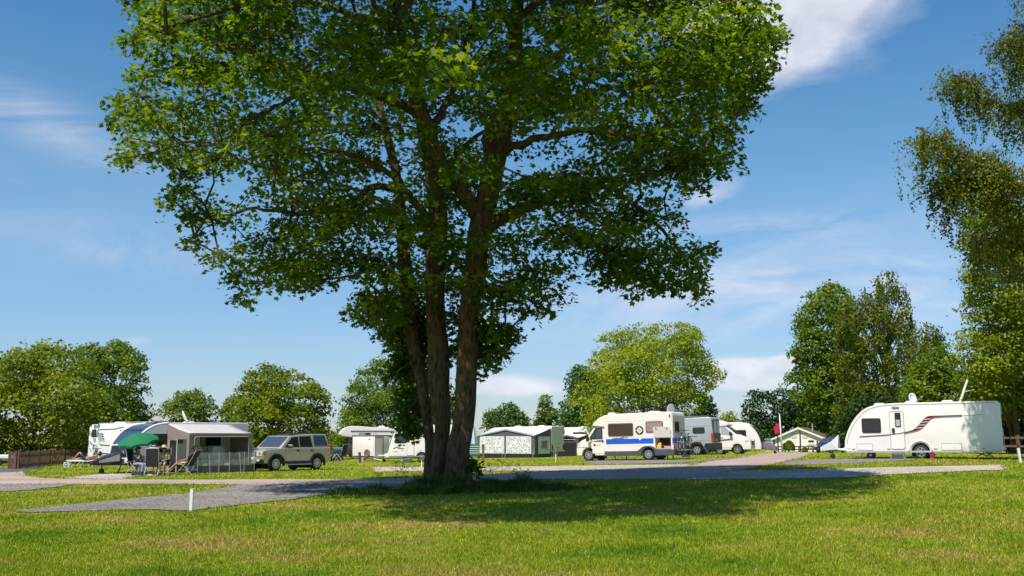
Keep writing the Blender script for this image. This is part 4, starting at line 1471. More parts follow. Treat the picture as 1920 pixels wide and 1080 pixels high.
def rooflight(root, x, y, z, w=0.5, material=None, d=0.4, h=0.09):
    m = MB().prism(rrect(x - w / 2, x + w / 2, y - d / 2, y + d / 2, 0.08), z - 0.01, z + h * 0.6, 'z')
    m.prism(rrect(x - w * .42, x + w * .42, y - d * .42, y + d * .42, 0.08), z + h * 0.6, z + h, 'z')
    return m.build('roof_vent', material or WHITE, root, bevel=0.01)


def legs(root, spots, h, material=STEEL, r=0.025):
    for (x, y, dx) in spots:
        MB().tube([(x, y, h), (x + dx, y, 0.03)], r, 6).cyl((x + dx, y, 0.0), (x + dx, y, 0.03), r * 3, 8).build('corner_steady', material, root)


def front_skin(name, prof, y0, y1, material, root, off=0.015):
    """a panel lying on a run of the body's profile, between y0 and y1"""
    m = MB()
    n = len(prof)
    A, B = [], []
    for i, p in enumerate(prof):
        a = prof[max(i - 1, 0)]; b = prof[min(i + 1, n - 1)]
        t = Vector((b[0] - a[0], b[1] - a[1])).normalized()
        nn = Vector((-t.y, t.x))
        A.append((p[0] + nn.x * off, p[1] + nn.y * off)); B.append((p[0] - nn.x * 0.02, p[1] - nn.y * 0.02))
    rings = []
    for i in range(n):
        rings.append([(A[i][0], y0, A[i][1]), (A[i][0], y1, A[i][1]), (B[i][0], y1, B[i][1]), (B[i][0], y0, B[i][1])])
    m.loft(rings)
    return m.build(name, material, root)


def cut(o, mb):
    """take the shapes in mb out of o's mesh"""
    c = mb.build('cutter', BLACK, o.parent)
    md = o.modifiers.new('hole', 'BOOLEAN')
    md.operation = 'DIFFERENCE'; md.solver = 'EXACT'; md.object = c
    bpy.context.view_layer.update()
    dg = bpy.context.evaluated_depsgraph_get()
    me = bpy.data.meshes.new_from_object(o.evaluated_get(dg))
    o.modifiers.remove(md)
    o.data = me
    bpy.data.objects.remove(c)


def dish(name, label, p, yaw, pitch, r=0.38, mast=0.45, group=None):
    o = thing(name, label, 'satellite dish', p, yaw, group)
    MB().cyl((0, 0, 0), (0, 0, mast), 0.025, 8).box(-0.1, 0.1, -0.1, 0.1, 0, 0.04).build('mast', LGREY, o)
    m = MB()
    rings = []
    for k in range(6):
        t = k / 5
        rr = r * t + 0.01
        rings.append([(rr * math.cos(2 * PI * i / 20), 0.30 * r * t * t * -1 + 0.10, rr * 1.12 * math.sin(2 * PI * i / 20)) for i in range(20)])
    for k in range(5, -1, -1):
        t = k / 5
        rr = r * t + 0.01
        rings.append([(rr * math.cos(2 * PI * i / 20), 0.30 * r * t * t * -1 + 0.13, rr * 1.12 * math.sin(2 * PI * i / 20)) for i in range(20)])
    m.loft(rings)
    d = m.build('reflector', WHITE, o, smooth=True)
    d.location = (0, 0, mast + r * 0.55); d.rotation_euler = (pitch, 0, 0)
    a = MB().tube([(0, 0.1, -r * 1.05), (0, -0.42, -0.05)], 0.014, 6).ball((0, -0.44, -0.03), 0.05).build('feed_arm', MGREY, d)
    return o


def jockey(root, x, y, h=0.55, r=0.11):
    MB().cyl((x, y, 2 * r), (x, y, h), 0.03, 8).tube([(x, y - .05, r), (x, y - .05, 2.2 * r), (x, y + .05, 2.2 * r), (x, y + .05, r)], 0.012, 5).build('jockey_stand', DGREY, root)
    MB().lathe_y((x, y - 0.035, r), [(0, 0.02), (0, r * .8), (0.01, r), (0.06, r), (0.07, r * .8), (0.07, 0.02)], 16).build('jockey_wheel', RUBBER, root, smooth='sharp')


def frame_tubes(name, segs, r, material, root, sides=6):
    m = MB()
    for s in segs:
        m.tube([Vector(p) for p in s], r, sides)
    return m.build(name, material, root)
# ------------------------------------------------------------------ vehicles right of the sycamore
def striped_caravan():
    pl = place2(1583, 51.0, 1880, 48.0)
    L = pl[2]
    W = 2.3
    o = stand('caravan', 'long white caravan with a maroon swoosh stripe parked at the right', 'caravan', pl)
    zf = 0.36
    fr = [(0.02, 0.62), (0.06, 0.95), (0.22, 1.39), (0.5, 1.86), (0.88, 2.26), (1.25, 2.45), (1.7, 2.545)]
    fr = [tuple(p) for p in smooth_poly(fr, 4)]
    k = L / 6.9
    ar = arch(3.42 * k, 0.335, zf)
    prof = [(0.06, zf)] + fr + [(2.4, 2.585), (L - 0.12, 2.60), (L - 0.02, 2.53), (L, 2.4), (L + 0.03, 0.8), (L, zf)] + ar
    shell('body', prof, W, WHITE, o, 0.04)
    well(o, 3.42 * k - .42, 3.42 * k + .42, W, 0.9)
    front_skin('front_window', fr[8:20], 0.22, W - .22, GLASS, o, 0.016)
    # grey trim line following the roof edge
    line = [(p[0] + 0.10, p[1] - 0.07) for p in fr[2:]] + [(2.4, 2.505), (L - .2, 2.515)]
    MB().tube([Vector((a, -0.002, b)) for a, b in line], 0.012, 4).build('roof_trim', MGREY, o)
    window(o, .85 * k, 1.72 * k, 1.22, 1.90, r=.08)
    d = side('door', 2.12 * k, 2.75 * k, .47, 2.21, WHITE, o, .1, -.014)
    MB().tube([Vector((a, -.014, b)) for a, b in rrect(2.12 * k, 2.75 * k, .47, 2.21, .1) + [rrect(2.12 * k, 2.75 * k, .47, 2.21, .1)[0]]], 0.011, 4).build('door_seal', MGREY, d)
    side('door_window', 2.36 * k, 2.62 * k, 1.48, 2.14, BLACK, d, .04, -.03)
    side('door_blind', 2.40 * k, 2.58 * k, 1.52, 1.82, LGREY, d, .02, -.034)
    side('door_handle', 2.21 * k, 2.33 * k, 1.2, 1.43, BLACK, d, .04, -.06, .05)
    up = [(.72, 1.065), (2.12, 1.15), (2.75, 1.24), (3.1, 1.33), (3.3, 1.47), (3.5, 1.68), (3.68, 1.87), (3.86, 1.96), (4.3, 1.975), (5.3, 1.99)]
    lo = [(5.3, 1.955), (4.3, 1.925), (4.0, 1.88), (3.75, 1.66), (3.55, 1.45), (3.35, 1.33), (3.1, 1.27), (2.75, 1.195), (2.12, 1.115), (.72, 1.03)]
    u2 = [(a * k, b) for a, b in smooth_poly(up, 3)]; l2 = [(a * k, b) for a, b in smooth_poly(lo, 3)]
    poly_side('stripe', u2 + l2, MAROON, o, -.02, .018)
    for i, t in enumerate((3.32, 3.45, 3.58, 3.7)):
        poly_side('stripe_slash', [((t - .12) * k, 1.40 + .13 * i), ((t + .22) * k, 1.43 + .13 * i), ((t + .22) * k, 1.455 + .13 * i), ((t - .12) * k, 1.425 + .13 * i)], WHITE, o, -.024, .01)
    MB().tube([Vector((a * k, -.006, b - .035)) for a, b in smooth_poly(lo[:8], 3)], 0.012, 4).build('pinstripe', MGREY, o)
    poly_side('stripe_tail', [(5.35 * k, 1.985), (6.2 * k, 2.0), (6.2 * k, 1.965), (5.35 * k, 1.955)], LGREY, o, -.012, .012)
    for x0, x1 in ((.58, 1.3), (4.33, 5.18)):
        h = side('locker_door', x0 * k, x1 * k, .42, .72, WHITE, o, .04, -.012)
        q = rrect(x0 * k, x1 * k, .42, .72, .04)
        MB().tube([Vector((a, -.012, b)) for a, b in q + [q[0]]], 0.008, 4).build('locker_seal', MGREY, h)
    for x in (.35, 1.95, 4.0, 6.05):
        side('side_marker', x * k, x * k + .14, .45, .50, AMBER, o, .015, -.016)
    side('awning_lamp', 2.25 * k, 2.58 * k, 2.34, 2.42, MGREY, o, .03, -.03)
    side('side_skirt', .1, L - .05, zf - .05, zf + .03, LGREY, o, .02, -.018)
    # arch moulding
    q = [(3.42 * k + .5 * math.cos(a), .335 + .5 * math.sin(a)) for a in [PI * i / 14 for i in range(15)]]
    MB().tube([Vector((a, .0, b)) for a, b in q], 0.035, 6).build('arch_moulding', WHITE, o, smooth=True)
    wheel(o, 3.42 * k, 0.335, 0.05, .2, 6, far=W - .25)
    end_panel('tail_lamp', .06, .28, .62, 1.05, L + .05, RED, o, .05, .05)
    end_panel('rear_bumper', .0, W, .38, .6, L + .07, WHITE, o, .06, .08)
    end_panel('rear_window', .5, W - .5, 1.35, 2.0, L + .03, GLASS, o, .08, .03)
    legs(o, [(.8, .25, -.12), (.8, W - .3, -.12), (L - .75, .3, .3), (L - .75, W - .3, .3)], zf)
    frame_tubes('rear_chassis_brace', [[(L - 1.3, .3, zf), (L - .6, .3, .12)], [(L - .55, .3, zf), (L - 1.1, .3, .12)], [(L - .4, .3, zf), (L - .75, .3, .12)]], .022, DGREY, o)
    for x in (1.6, 3.0, 4.6):
        rooflight(o, x, .8, 2.60 if x > 2 else 2.53)
    # towing frame
    yc = W / 2
    frame_tubes('tow_frame', [[(-1.15, yc, .48), (.3, .5, .42)], [(-1.15, yc, .48), (.3, W - .5, .42)], [(-1.3, yc, .52), (-1.0, yc, .5)]], .05, WHITE, o)
    jockey(o, -.72, yc - .15, .62, .13)
    cv = MB()
    A = [(-.42, yc - .08, 1.16), (-.42, yc + .08, 1.16), (-.42, W - .75, .45), (-.42, .75, .45)]
    B = [(-.8, yc - .14, .82), (-.8, yc + .14, .82), (-.8, yc + .25, .42), (-.8, yc - .25, .42)]
    D = [(-1.3, yc - .10, .56), (-1.3, yc + .10, .56), (-1.3, yc + .14, .36), (-1.3, yc - .14, .36)]
    cv.loft([A, B, D])
    cv.build('hitch_cover', mat('silver_cover_cloth', (.50, .50, .52), .6, var=.12, scale=5, bump=.5, bscale=5), o, bevel=.03)
    side('gas_label', -.02, .3, .50, .58, WHITE, o)
    st = thing('step', 'grey plastic double step below the striped caravan door', 'step', (0, 0, 0))
    p = o.matrix_basis @ Vector((2.45 * k, -.38, 0))
    st.location = (p.x, p.y, H(p.x, p.y)); st.rotation_euler = (0, 0, pl[1])
    m = MB().prism([(-.34, 0), (-.27, .31), (.27, .31), (.34, 0), (.27, 0), (.22, .24), (-.22, .24), (-.27, 0)], -.16, .16, 'y')
    m.box(-.27, .27, -.15, .15, .31, .335)
    m.build('tread', MGREY, st, bevel=.012)
    MB().box(-.25, .25, -.165, -.14, .02, .22).build('riser', DGREY, st)
    bk = thing('bucket', 'magenta plastic bucket on the grass beside the caravan wheel', 'bucket')
    p = o.matrix_basis @ Vector((3.92 * k, -.1, 0))
    bk.location = (p.x, p.y, H(p.x, p.y))
    mg = mat('magenta_plastic', (0.42, 0.015, 0.17), 0.4)
    MB().lathe_z((0, 0, 0), [(0, .01), (0, .10), (.24, .135), (.25, .145), (.255, .13), (.02, .095), (.02, .01)], 18).build('pail', mg, bk, smooth='sharp')
    MB().tube([(.13 * math.cos(a), 0, .25 + .12 * math.sin(a)) for a in [PI * i / 10 for i in range(11)]], .006, 5).build('handle', LGREY, bk)
    aq = thing('water_barrel', 'dark water roller lying under the front of the striped caravan', 'water carrier')
    p = o.matrix_basis @ Vector((1.15 * k, .5, 0)); aq.location = (p.x, p.y, H(p.x, p.y)); aq.rotation_euler = (0, 0, pl[1])
    MB().lathe_y((0, -.25, .18), [(0, .03), (0, .16), (.04, .18), (.46, .18), (.5, .16), (.5, .03)], 20).build('drum', DGREY, aq, smooth='sharp')
    MB().lathe_y((0, -.265, .18), [(0, .01), (0, .05), (.02, .05)], 12).build('cap', WHITE, aq)
    tp = o.matrix_basis @ Vector((3.2 * k, .5, 2.60))
    dish('satellite_dish', 'white satellite dish on the roof of the striped caravan', tp, 0.5, -.2, .24, .06)
    return o


SC = striped_caravan()


def camper():
    pl = place2(1081, 62.2, 1263, 59.4)
    L = pl[2]; k = L / 5.85; W = 2.05
    o = stand('camper_van', 'white coachbuilt camper van with blue side stripe and open locker', 'camper van', pl)
    X = lambda v: v * k
    zf = .27
    fa, ra = arch(X(.72), .335, .30), arch(X(4.36), .335, .30)
    cab = [(X(0), .30), (X(-.02), .55), (X(0), .80), (X(.05), .86), (X(.06), .98), (X(.30), 1.16), (X(.62), 1.30), (X(1.12), 1.93), (X(1.95), 1.96), (X(1.95), .30)] + fa
    MB().prism(cab, .08, W - .08, 'y').build('cab', CREAM, o, bevel=.05, smooth=True, seg=3)
    hab = [(X(1.80), .36), (X(1.80), 1.93), (X(1.05), 1.97), (X(1.02), 2.04), (X(1.12), 2.16), (X(1.45), 2.42), (X(1.78), 2.56), (X(2.2), 2.62), (L - .15, 2.66), (L - .03, 2.58), (L, 2.45), (L, .36)] + arch(X(4.36), .335, .36)
    b = MB().prism(hab, 0, W, 'y').build('body', CREAM, o)
    cut(b, MB().box(X(4.80), X(5.72), -.2, .75, .66, 1.22))
    bm = bmesh.new(); bm.from_mesh(b.data)
    es = [e for e in bm.edges if len(e.link_faces) == 2 and e.calc_face_angle(0) > rad(50) and (e.verts[0].co.z > 1.9 and e.verts[1].co.z > 1.9 or abs(e.verts[0].co.x - L) < .02 and abs(e.verts[1].co.x - L) < .02)]
    bmesh.ops.bevel(bm, geom=es, offset=.045, segments=3, affect='EDGES', clamp_overlap=True)
    bm.to_mesh(b.data); bm.free()
    # dark sheet at the locker's back, its shade put into the colour
    MB().box(X(4.80) + .001, X(5.72) - .001, .72, .745, .66, 1.22).build('locker_shade_sheet', mat('locker_shade', (.05, .035, .025), .8), o)
    well(o, X(.72) - .42, X(.72) + .42, W, .78); well(o, X(4.36) - .42, X(4.36) + .42, W, .76)
    wheel(o, X(.72), .335, .1, .22, 9, far=W - .3); wheel(o, X(4.36), .335, .06, .22, 9, far=W - .26)
    # grey lower skirt with raised rear arch
    sk = [(X(1.76), .25), (X(1.76), .53), (X(3.72), .53), (X(3.86), .62), (X(4.02), .74), (X(4.2), .795), (X(4.5), .795), (X(4.7), .74), (X(4.88), .62), (X(5.0), .58), (X(5.86), .58), (X(5.86), .28)] + arch(X(4.36), .335, .26)
    MB().prism(sk, -.03, .06, 'y').build('side_skirt', DGREY, o, bevel=.012)
    MB().prism([(-.02, .28), (-.02, .58), (W + .02, .58), (W + .02, .28)], L - .02, L + .06, 'x').build('rear_skirt', DGREY, o, bevel=.02)
    w1 = window(o, X(2.0), X(3.53), 1.36, 2.09, BTRIM, BROWNG, .1, .05)
    mtrees = MB()
    window(o, X(4.27), X(5.3), 1.52, 2.15, BTRIM, CURT, .1, .06)
    # cab glazing
    poly_side('cab_window', [(X(.80), 1.30), (X(1.20), 1.86), (X(1.62), 1.88), (X(1.62), 1.24), (X(1.05), 1.22)], BLACK, o, .062, .03)
    poly_side('cab_pane', [(X(1.16), 1.30), (X(1.28), 1.80), (X(1.57), 1.83), (X(1.57), 1.29)], GLASSB, o, .056, .03)
    poly_side('quarter_pane', [(X(.90), 1.33), (X(1.16), 1.72), (X(1.10), 1.31)], GLASSB, o, .056, .03)
    front_skin('windscreen', [(X(.66), 1.35), (X(1.08), 1.88)], .2, W - .2, GLASSB, o, .012)
    d = poly_side('cab_door', [(X(.98), .42), (X(.98), 1.2), (X(1.7), 1.2), (X(1.7), .42)], CREAM, o, .068, .02)
    side('door_handle', X(1.55), X(1.68), 1.05, 1.19, DGREY, d, .03, .045)
    poly_side('door_flash', [(X(.92), 1.10), (X(1.52), 1.18), (X(1.52), 1.07)], NAVY, d, .060, .02)
    MB().ball((X(1.12), .06, .90), .07, .01, .07).build('door_badge', MAROON, d)
    squiggle('door_lettering', d, X(1.22), .88, .28, .05, MGREY, .062, 6, 4, .008)
    m = MB().prism(rrect(X(.70), X(.86), 1.10, 1.40, .05), -.22, -.08, 'y')
    mo = m.build('door_mirror', BLACK, o, bevel=.03)
    MB().tube([(X(.82), -.1, 1.2), (X(.95), .1, 1.22)], .025, 6).build('mirror_arm', BLACK, mo)
    end_panel('headlamp', .14, .5, .86, 1.02, X(.02), LENS, o, .05, .1, -1)
    end_panel('headlamp', W - .5, W - .14, .86, 1.02, X(.02), LENS, o, .05, .1, -1)
    side('headlamp_side', X(.08), X(.22), .90, 1.04, LENS, o, .04, .068)
    side('bumper_join', X(.0), X(.9), .765, .785, MGREY, o, .008, .07, .03)
    poly_side('stripe', [(X(1.86), .93), (X(1.86), 1.215), (X(4.70), 1.215), (X(4.70), .93)], BLUE, o, -.008, .012)
    poly_side('stripe_end', [(X(5.80), .93), (X(5.80), 1.215), (L - .005, 1.215), (L - .005, .93)], BLUE, o, -.008, .012)
    end_panel('rear_stripe', 0.02, W - .02, .93, 1.215, L + .008, BLUE, o, .01, .012)
    squiggle('script_lettering', o, X(2.25), 1.215, .72, .12, INK, -.014, 9, 6, .014)
    MB().tube([Vector(p) for p in [(X(2.75), -.012, 1.27), (X(2.95), -.012, 1.33), (X(3.05), -.012, 1.26), (X(3.15), -.012, 1.31), (X(3.2), -.012, 1.26)]], .01, 4).build('script_flourish', INK, o)
    MB().ball((X(3.92), -.01, 1.17), .07, .02, .07).build('filler_cap', WHITE, o, smooth=True)
    # ship's wheel emblem
    cx, cz = X(3.9), 1.67
    e = MB().lathe_y((cx, -.012, cz), [(0, .01), (0, .245), (.02, .245)], 28).build('wheel_emblem', INK, o)
    em = MB()
    for k2 in range(8):
        a = PI * k2 / 4
        em.prism([(cx + .05 * math.cos(a + 1.0), cz + .05 * math.sin(a + 1.0)), (cx + (.235 if k2 % 2 == 0 else .16) * math.cos(a), cz + (.235 if k2 % 2 == 0 else .16) * math.sin(a)), (cx + .05 * math.cos(a - 1.0), cz + .05 * math.sin(a - 1.0))], -.02, -.010, 'y')
    em.lathe_y((cx, -.018, cz), [(.006, .13), (0, .13), (0, .155), (.006, .155)], 24)
    em.build('compass_star', WHITE, e)
    for x0, z in ((1.85, 1.30), (1.85, 2.2), (1.85, .80)):
        side('panel_joint', X(x0), X(5.80), z, z + .008, mat('joint_grey', (.55, .53, .48), .5), o, .003, -.004, .01)
    # locker flap held up
    fl = MB()
    fl.loft([[(X(4.74), -.03, 1.245), (X(5.74), -.03, 1.245), (X(5.74), .0, 1.245), (X(4.74), .0, 1.245)],
             [(X(4.74), -.14, 1.83), (X(5.74), -.14, 1.83), (X(5.74), -.11, 1.83), (X(4.74), -.11, 1.83)]])
    f = fl.build('locker_flap', CREAM, o, bevel=.03)
    for x in (4.92, 5.55):
        MB().ball((X(x), -.145, 1.76), .035, .02, .035).build('flap_lock', BLACK, f)
    side('locker_rim', X(4.76), X(5.76), .62, .655, LGREY, o, .01, -.03, .05)
    # rear
    end_panel('rear_window', .35, 1.05, 1.48, 2.12, L + .012, BTRIM, o, .1, .03)
    end_panel('rear_pane', .40, 1.0, 1.53, 2.07, L + .02, BROWNG, o, .08, .03)
    end_panel('rear_lamp', .05, .2, .6, .85, L + .04, RED, o, .04, .05)
    frame_tubes('bike_rack', [[(L, .5, 1.0), (L + .5, .5, .95)], [(L, 1.5, 1.0), (L + .5, 1.5, .95)], [(L, .5, .55), (L + .55, .5, .52)], [(L, 1.5, .55), (L + .55, 1.5, .52)], [(L + .05, .5, .5), (L + .05, .5, 1.6)], [(L + .05, 1.5, .5), (L + .05, 1.5, 1.6)],
                              [(L + .2, .1, .55), (L + .2, 1.95, .55)], [(L + .42, .1, .55), (L + .42, 1.95, .55)]], .02, LGREY, o)
    frame_tubes('tow_gear', [[(L + .05, .6, .4), (L + .35, .6, .2)], [(L + .05, 1.3, .4), (L + .35, 1.3, .2)], [(L + .35, .4, .2), (L + .35, 1.6, .2)]], .05, DGREY, o)
    for x, w in ((1.95, .45), (3.2, .7), (4.55, .75)):
        rooflight(o, X(x), .8, 2.64, w, WHITE if x != 3.2 else DGREY)
    side('clearance_lamp', X(5.66), X(5.74), 2.36, 2.50, DGREY, o, .02, -.03)
    for x, y in ((2.2, .4), (2.9, .4), (5.3, .5), (5.3, 1.4)):
        MB().tube([(X(x), y, .36), (X(x) + .02, y, .02)], .035, 6).cyl((X(x) + .02, y, 0), (X(x) + .02, y, .05), .1, 8).build('jack', DGREY, o)
    q = o.matrix_basis
    # what stands in the locker
    ob = thing('bag', 'yellow bag standing in the open locker of the blue striped camper', 'bag')
    ob.location = q @ Vector((X(4.98), .2, .665)); ob.rotation_euler = (0, 0, pl[1])
    yl = mat('yellow_fabric', (.75, .42, .01), .7, bump=.3)
    MB().loft([[(-.14, -.1, 0), (.12, -.1, 0), (.12, .1, 0), (-.14, .1, 0)], [(-.11, -.09, .15), (.10, -.1, .15), (.10, .1, .15), (-.11, .09, .15)], [(-.02, -.05, .33), (.13, -.06, .31), (.13, .05, .31), (-.02, .05, .33)]]).build('sack', yl, ob, bevel=.03, smooth=True)
    MB().tube([(.0, -.06, .3), (.05, -.07, .38), (.11, -.06, .29)], .012, 5).build('strap', yl, ob)
    ob = thing('box', 'pale pink box lying in the open locker of the camper', 'box')
    ob.location = q @ Vector((X(5.45), .2, .665)); ob.rotation_euler = (0, 0, pl[1] + .1)
    MB().box(-.18, .18, -.12, .12, 0, .07).build('tray', mat('pink_card', (.62, .30, .32), .7), ob, bevel=.01)
    MB().box(-.185, .185, -.125, .125, .07, .09).build('lid', mat('pale_pink_card', (.70, .48, .48), .7), ob, bevel=.008)
    d = dish('satellite_dish', 'round satellite dish at the rear of the camper van roof', q @ Vector((L - .25, .6, 2.64)), .6, .1, .26, .02)
    return o, L


def bicycle(label, loc, rz, paint, group='bicycles on the camper rack'):
    """upright along local x"""
    o = thing('bicycle', label, 'bicycle', loc, rz, group)
    for x in (-.52, .52):
        ring = [(x + .32 * math.cos(a), 0, .34 + .32 * math.sin(a)) for a in [2 * PI * i / 24 for i in range(25)]]
        w = MB().tube(ring, .022, 6).build('wheel', RUBBER, o)
        s = MB()
        for i in range(9):
            a = PI * i / 9
            s.tube([(x + .31 * math.cos(a), 0, .34 + .31 * math.sin(a)), (x - .31 * math.cos(a), 0, .34 - .31 * math.sin(a))], .004, 4)
        s.build('spokes', STEEL, w)
    frame_tubes('frame', [[(-.52, 0, .34), (-.08, 0, .32)], [(-.08, 0, .32), (-.22, 0, .86)], [(-.52, 0, .34), (-.2, 0, .78)], [(-.2, 0, .78), (.34, 0, .84)], [(-.08, 0, .32), (.36, 0, .74)], [(.32, 0, .95), (.52, 0, .34)]], .022, paint, o)
    frame_tubes('handlebar', [[(.32, 0, .95), (.31, 0, 1.05)], [(.24, -.28, 1.06), (.34, -.08, 1.05), (.34, .08, 1.05), (.24, .28, 1.06)]], .014, BLACK, o)
    MB().loft([[(-.36, -.07, .90), (-.36, .07, .90), (-.36, .06, .86), (-.36, -.06, .86)], [(-.12, -.02, .90), (-.12, .02, .90), (-.12, .02, .87), (-.12, -.02, .87)]]).build('saddle', BLACK, o, bevel=.015)
    frame_tubes('pedals', [[(-.08, 0, .32), (.04, -.09, .24)], [(-.08, 0, .32), (-.2, .09, .40)]], .014, STEEL, o)
    return o


CAMP, CL = camper()
_q = CAMP.matrix_basis
for i, (dx, lab, pm) in enumerate(((.22, 'white framed bicycle nearest the rear wall of the camper', WHITE), (.44, 'dark teal bicycle outermost on the camper bike rack', mat('teal_paint', (.02, .10, .11), .4)))):
    bicycle(lab, _q @ Vector((CL + dx, 1.0, .57)), CAMP.rotation_euler[2] + PI / 2 + (PI if i else 0), pm)


def panel_van():
    rz = rad(-25)
    pl = place_right(1338, 73.5, rz, 5.9)
    L = 5.9; W = 2.05; zf = .3
    o = stand('panel_van', 'silver grey high roof panel van parked behind the camper tail', 'van', pl)
    wx = L - 1.18
    prof = [(0, .35), (0, .95), (.35, 1.25), (.8, 1.36), (1.65, 2.2), (2.1, 2.5), (2.8, 2.56), (L - .15, 2.56), (L - .05, 2.45), (L + .02, 1.2), (L + .02, .35)] + arch(wx, .34, .35) + arch(.95, .34, .35)
    shell('body', prof, W, SILVER, o, .06)
    well(o, wx - .43, wx + .43, W, .8); well(o, .95 - .43, .95 + .43, W, .8)
    wheel(o, wx, .34, .05, .22, 6, far=W - .27); wheel(o, .95, .34, .05, .22, 6, far=W - .27)
    q = [(wx + .5 * math.cos(a), .34 + .5 * math.sin(a)) for a in [PI * i / 12 for i in range(13)]]
    sk = [(1.6, .30), (1.6, .72), (wx - .55, .72)] + [(wx + .56 * math.cos(a), .36 + .56 * math.sin(a)) for a in [PI - PI * i / 10 for i in range(1, 10)]] + [(wx + .6, .78), (L + .03, .80), (L + .03, .32)] + arch(wx, .34, .32)
    MB().prism(sk, -.02, .05, 'y').build('cladding', BLACK, o, bevel=.01)
    end_panel('rear_bumper', -.02, W + .02, .32, .8, L + .1, BLACK, o, .05, .1)
    window(o, L - 1.4, L - .55, 1.46, 1.88, BLACK, GLASS, .1, .04)
    side('slide_rail', L - 2.3, L - 1.1, 1.26, 1.30, DGREY, o, .01)
    side('filler_flap', L - 1.9, L - 1.72, 1.0, 1.2, SILVER, o, .02)
    side('panel_crease', L - 3.2, L - .1, 1.95, 1.965, MGREY, o, .005, -.004)
    side('panel_crease', L - 3.2, L - .1, .98, .995, MGREY, o, .005, -.004)
    poly_side('cab_window', [(.95, 1.42), (1.62, 2.0), (1.9, 2.02), (1.9, 1.42)], GLASS, o)
    side('tail_lamp', L - .12, L + .03, .86, 1.45, RED, o, .03, -.02, .1)
    end_panel('tail_lamp', .0, .14, .86, 1.45, L + .035, RED, o, .03)
    end_panel('tail_lamp', W - .14, W, .86, 1.45, L + .035, RED, o, .03)
    for y0 in (.2, 1.06):
        rdoor = end_panel('rear_door', y0 - .03, y0 + .82, .84, 2.40, L + .03, DGREY, o, .05, .03)
        end_panel('door_window', y0 + .05, y0 + .74, 1.48, 2.3, L + .045, GLASS, rdoor, .06)
    end_panel('number_plate', .5, 1.0, .92, 1.03, L + .05, YPLATE, o, .02)
    MB().prism(rrect(.02, .2, 2.52, 2.66, .05), 1.9, L - .25, 'x').build('awning_case', DGREY, o, bevel=.02)
    MB().prism(rrect(2.6, 3.3, .5, 1.4, .1), 2.56, 2.64, 'z').build('roof_vent', WHITE, o, bevel=.02)
    frame_tubes('awning_leg', [[(wx + .25, -.06, .95), (wx + 1.0, -.5, .03)]], .025, DGREY, o)
    for x in (wx - .1, wx + .9):
        r_ = MB().prism([(-.25, 0), (.25, 0), (.25, .1), (.05, .1)], -.12, .12, 'y')


panel_van()


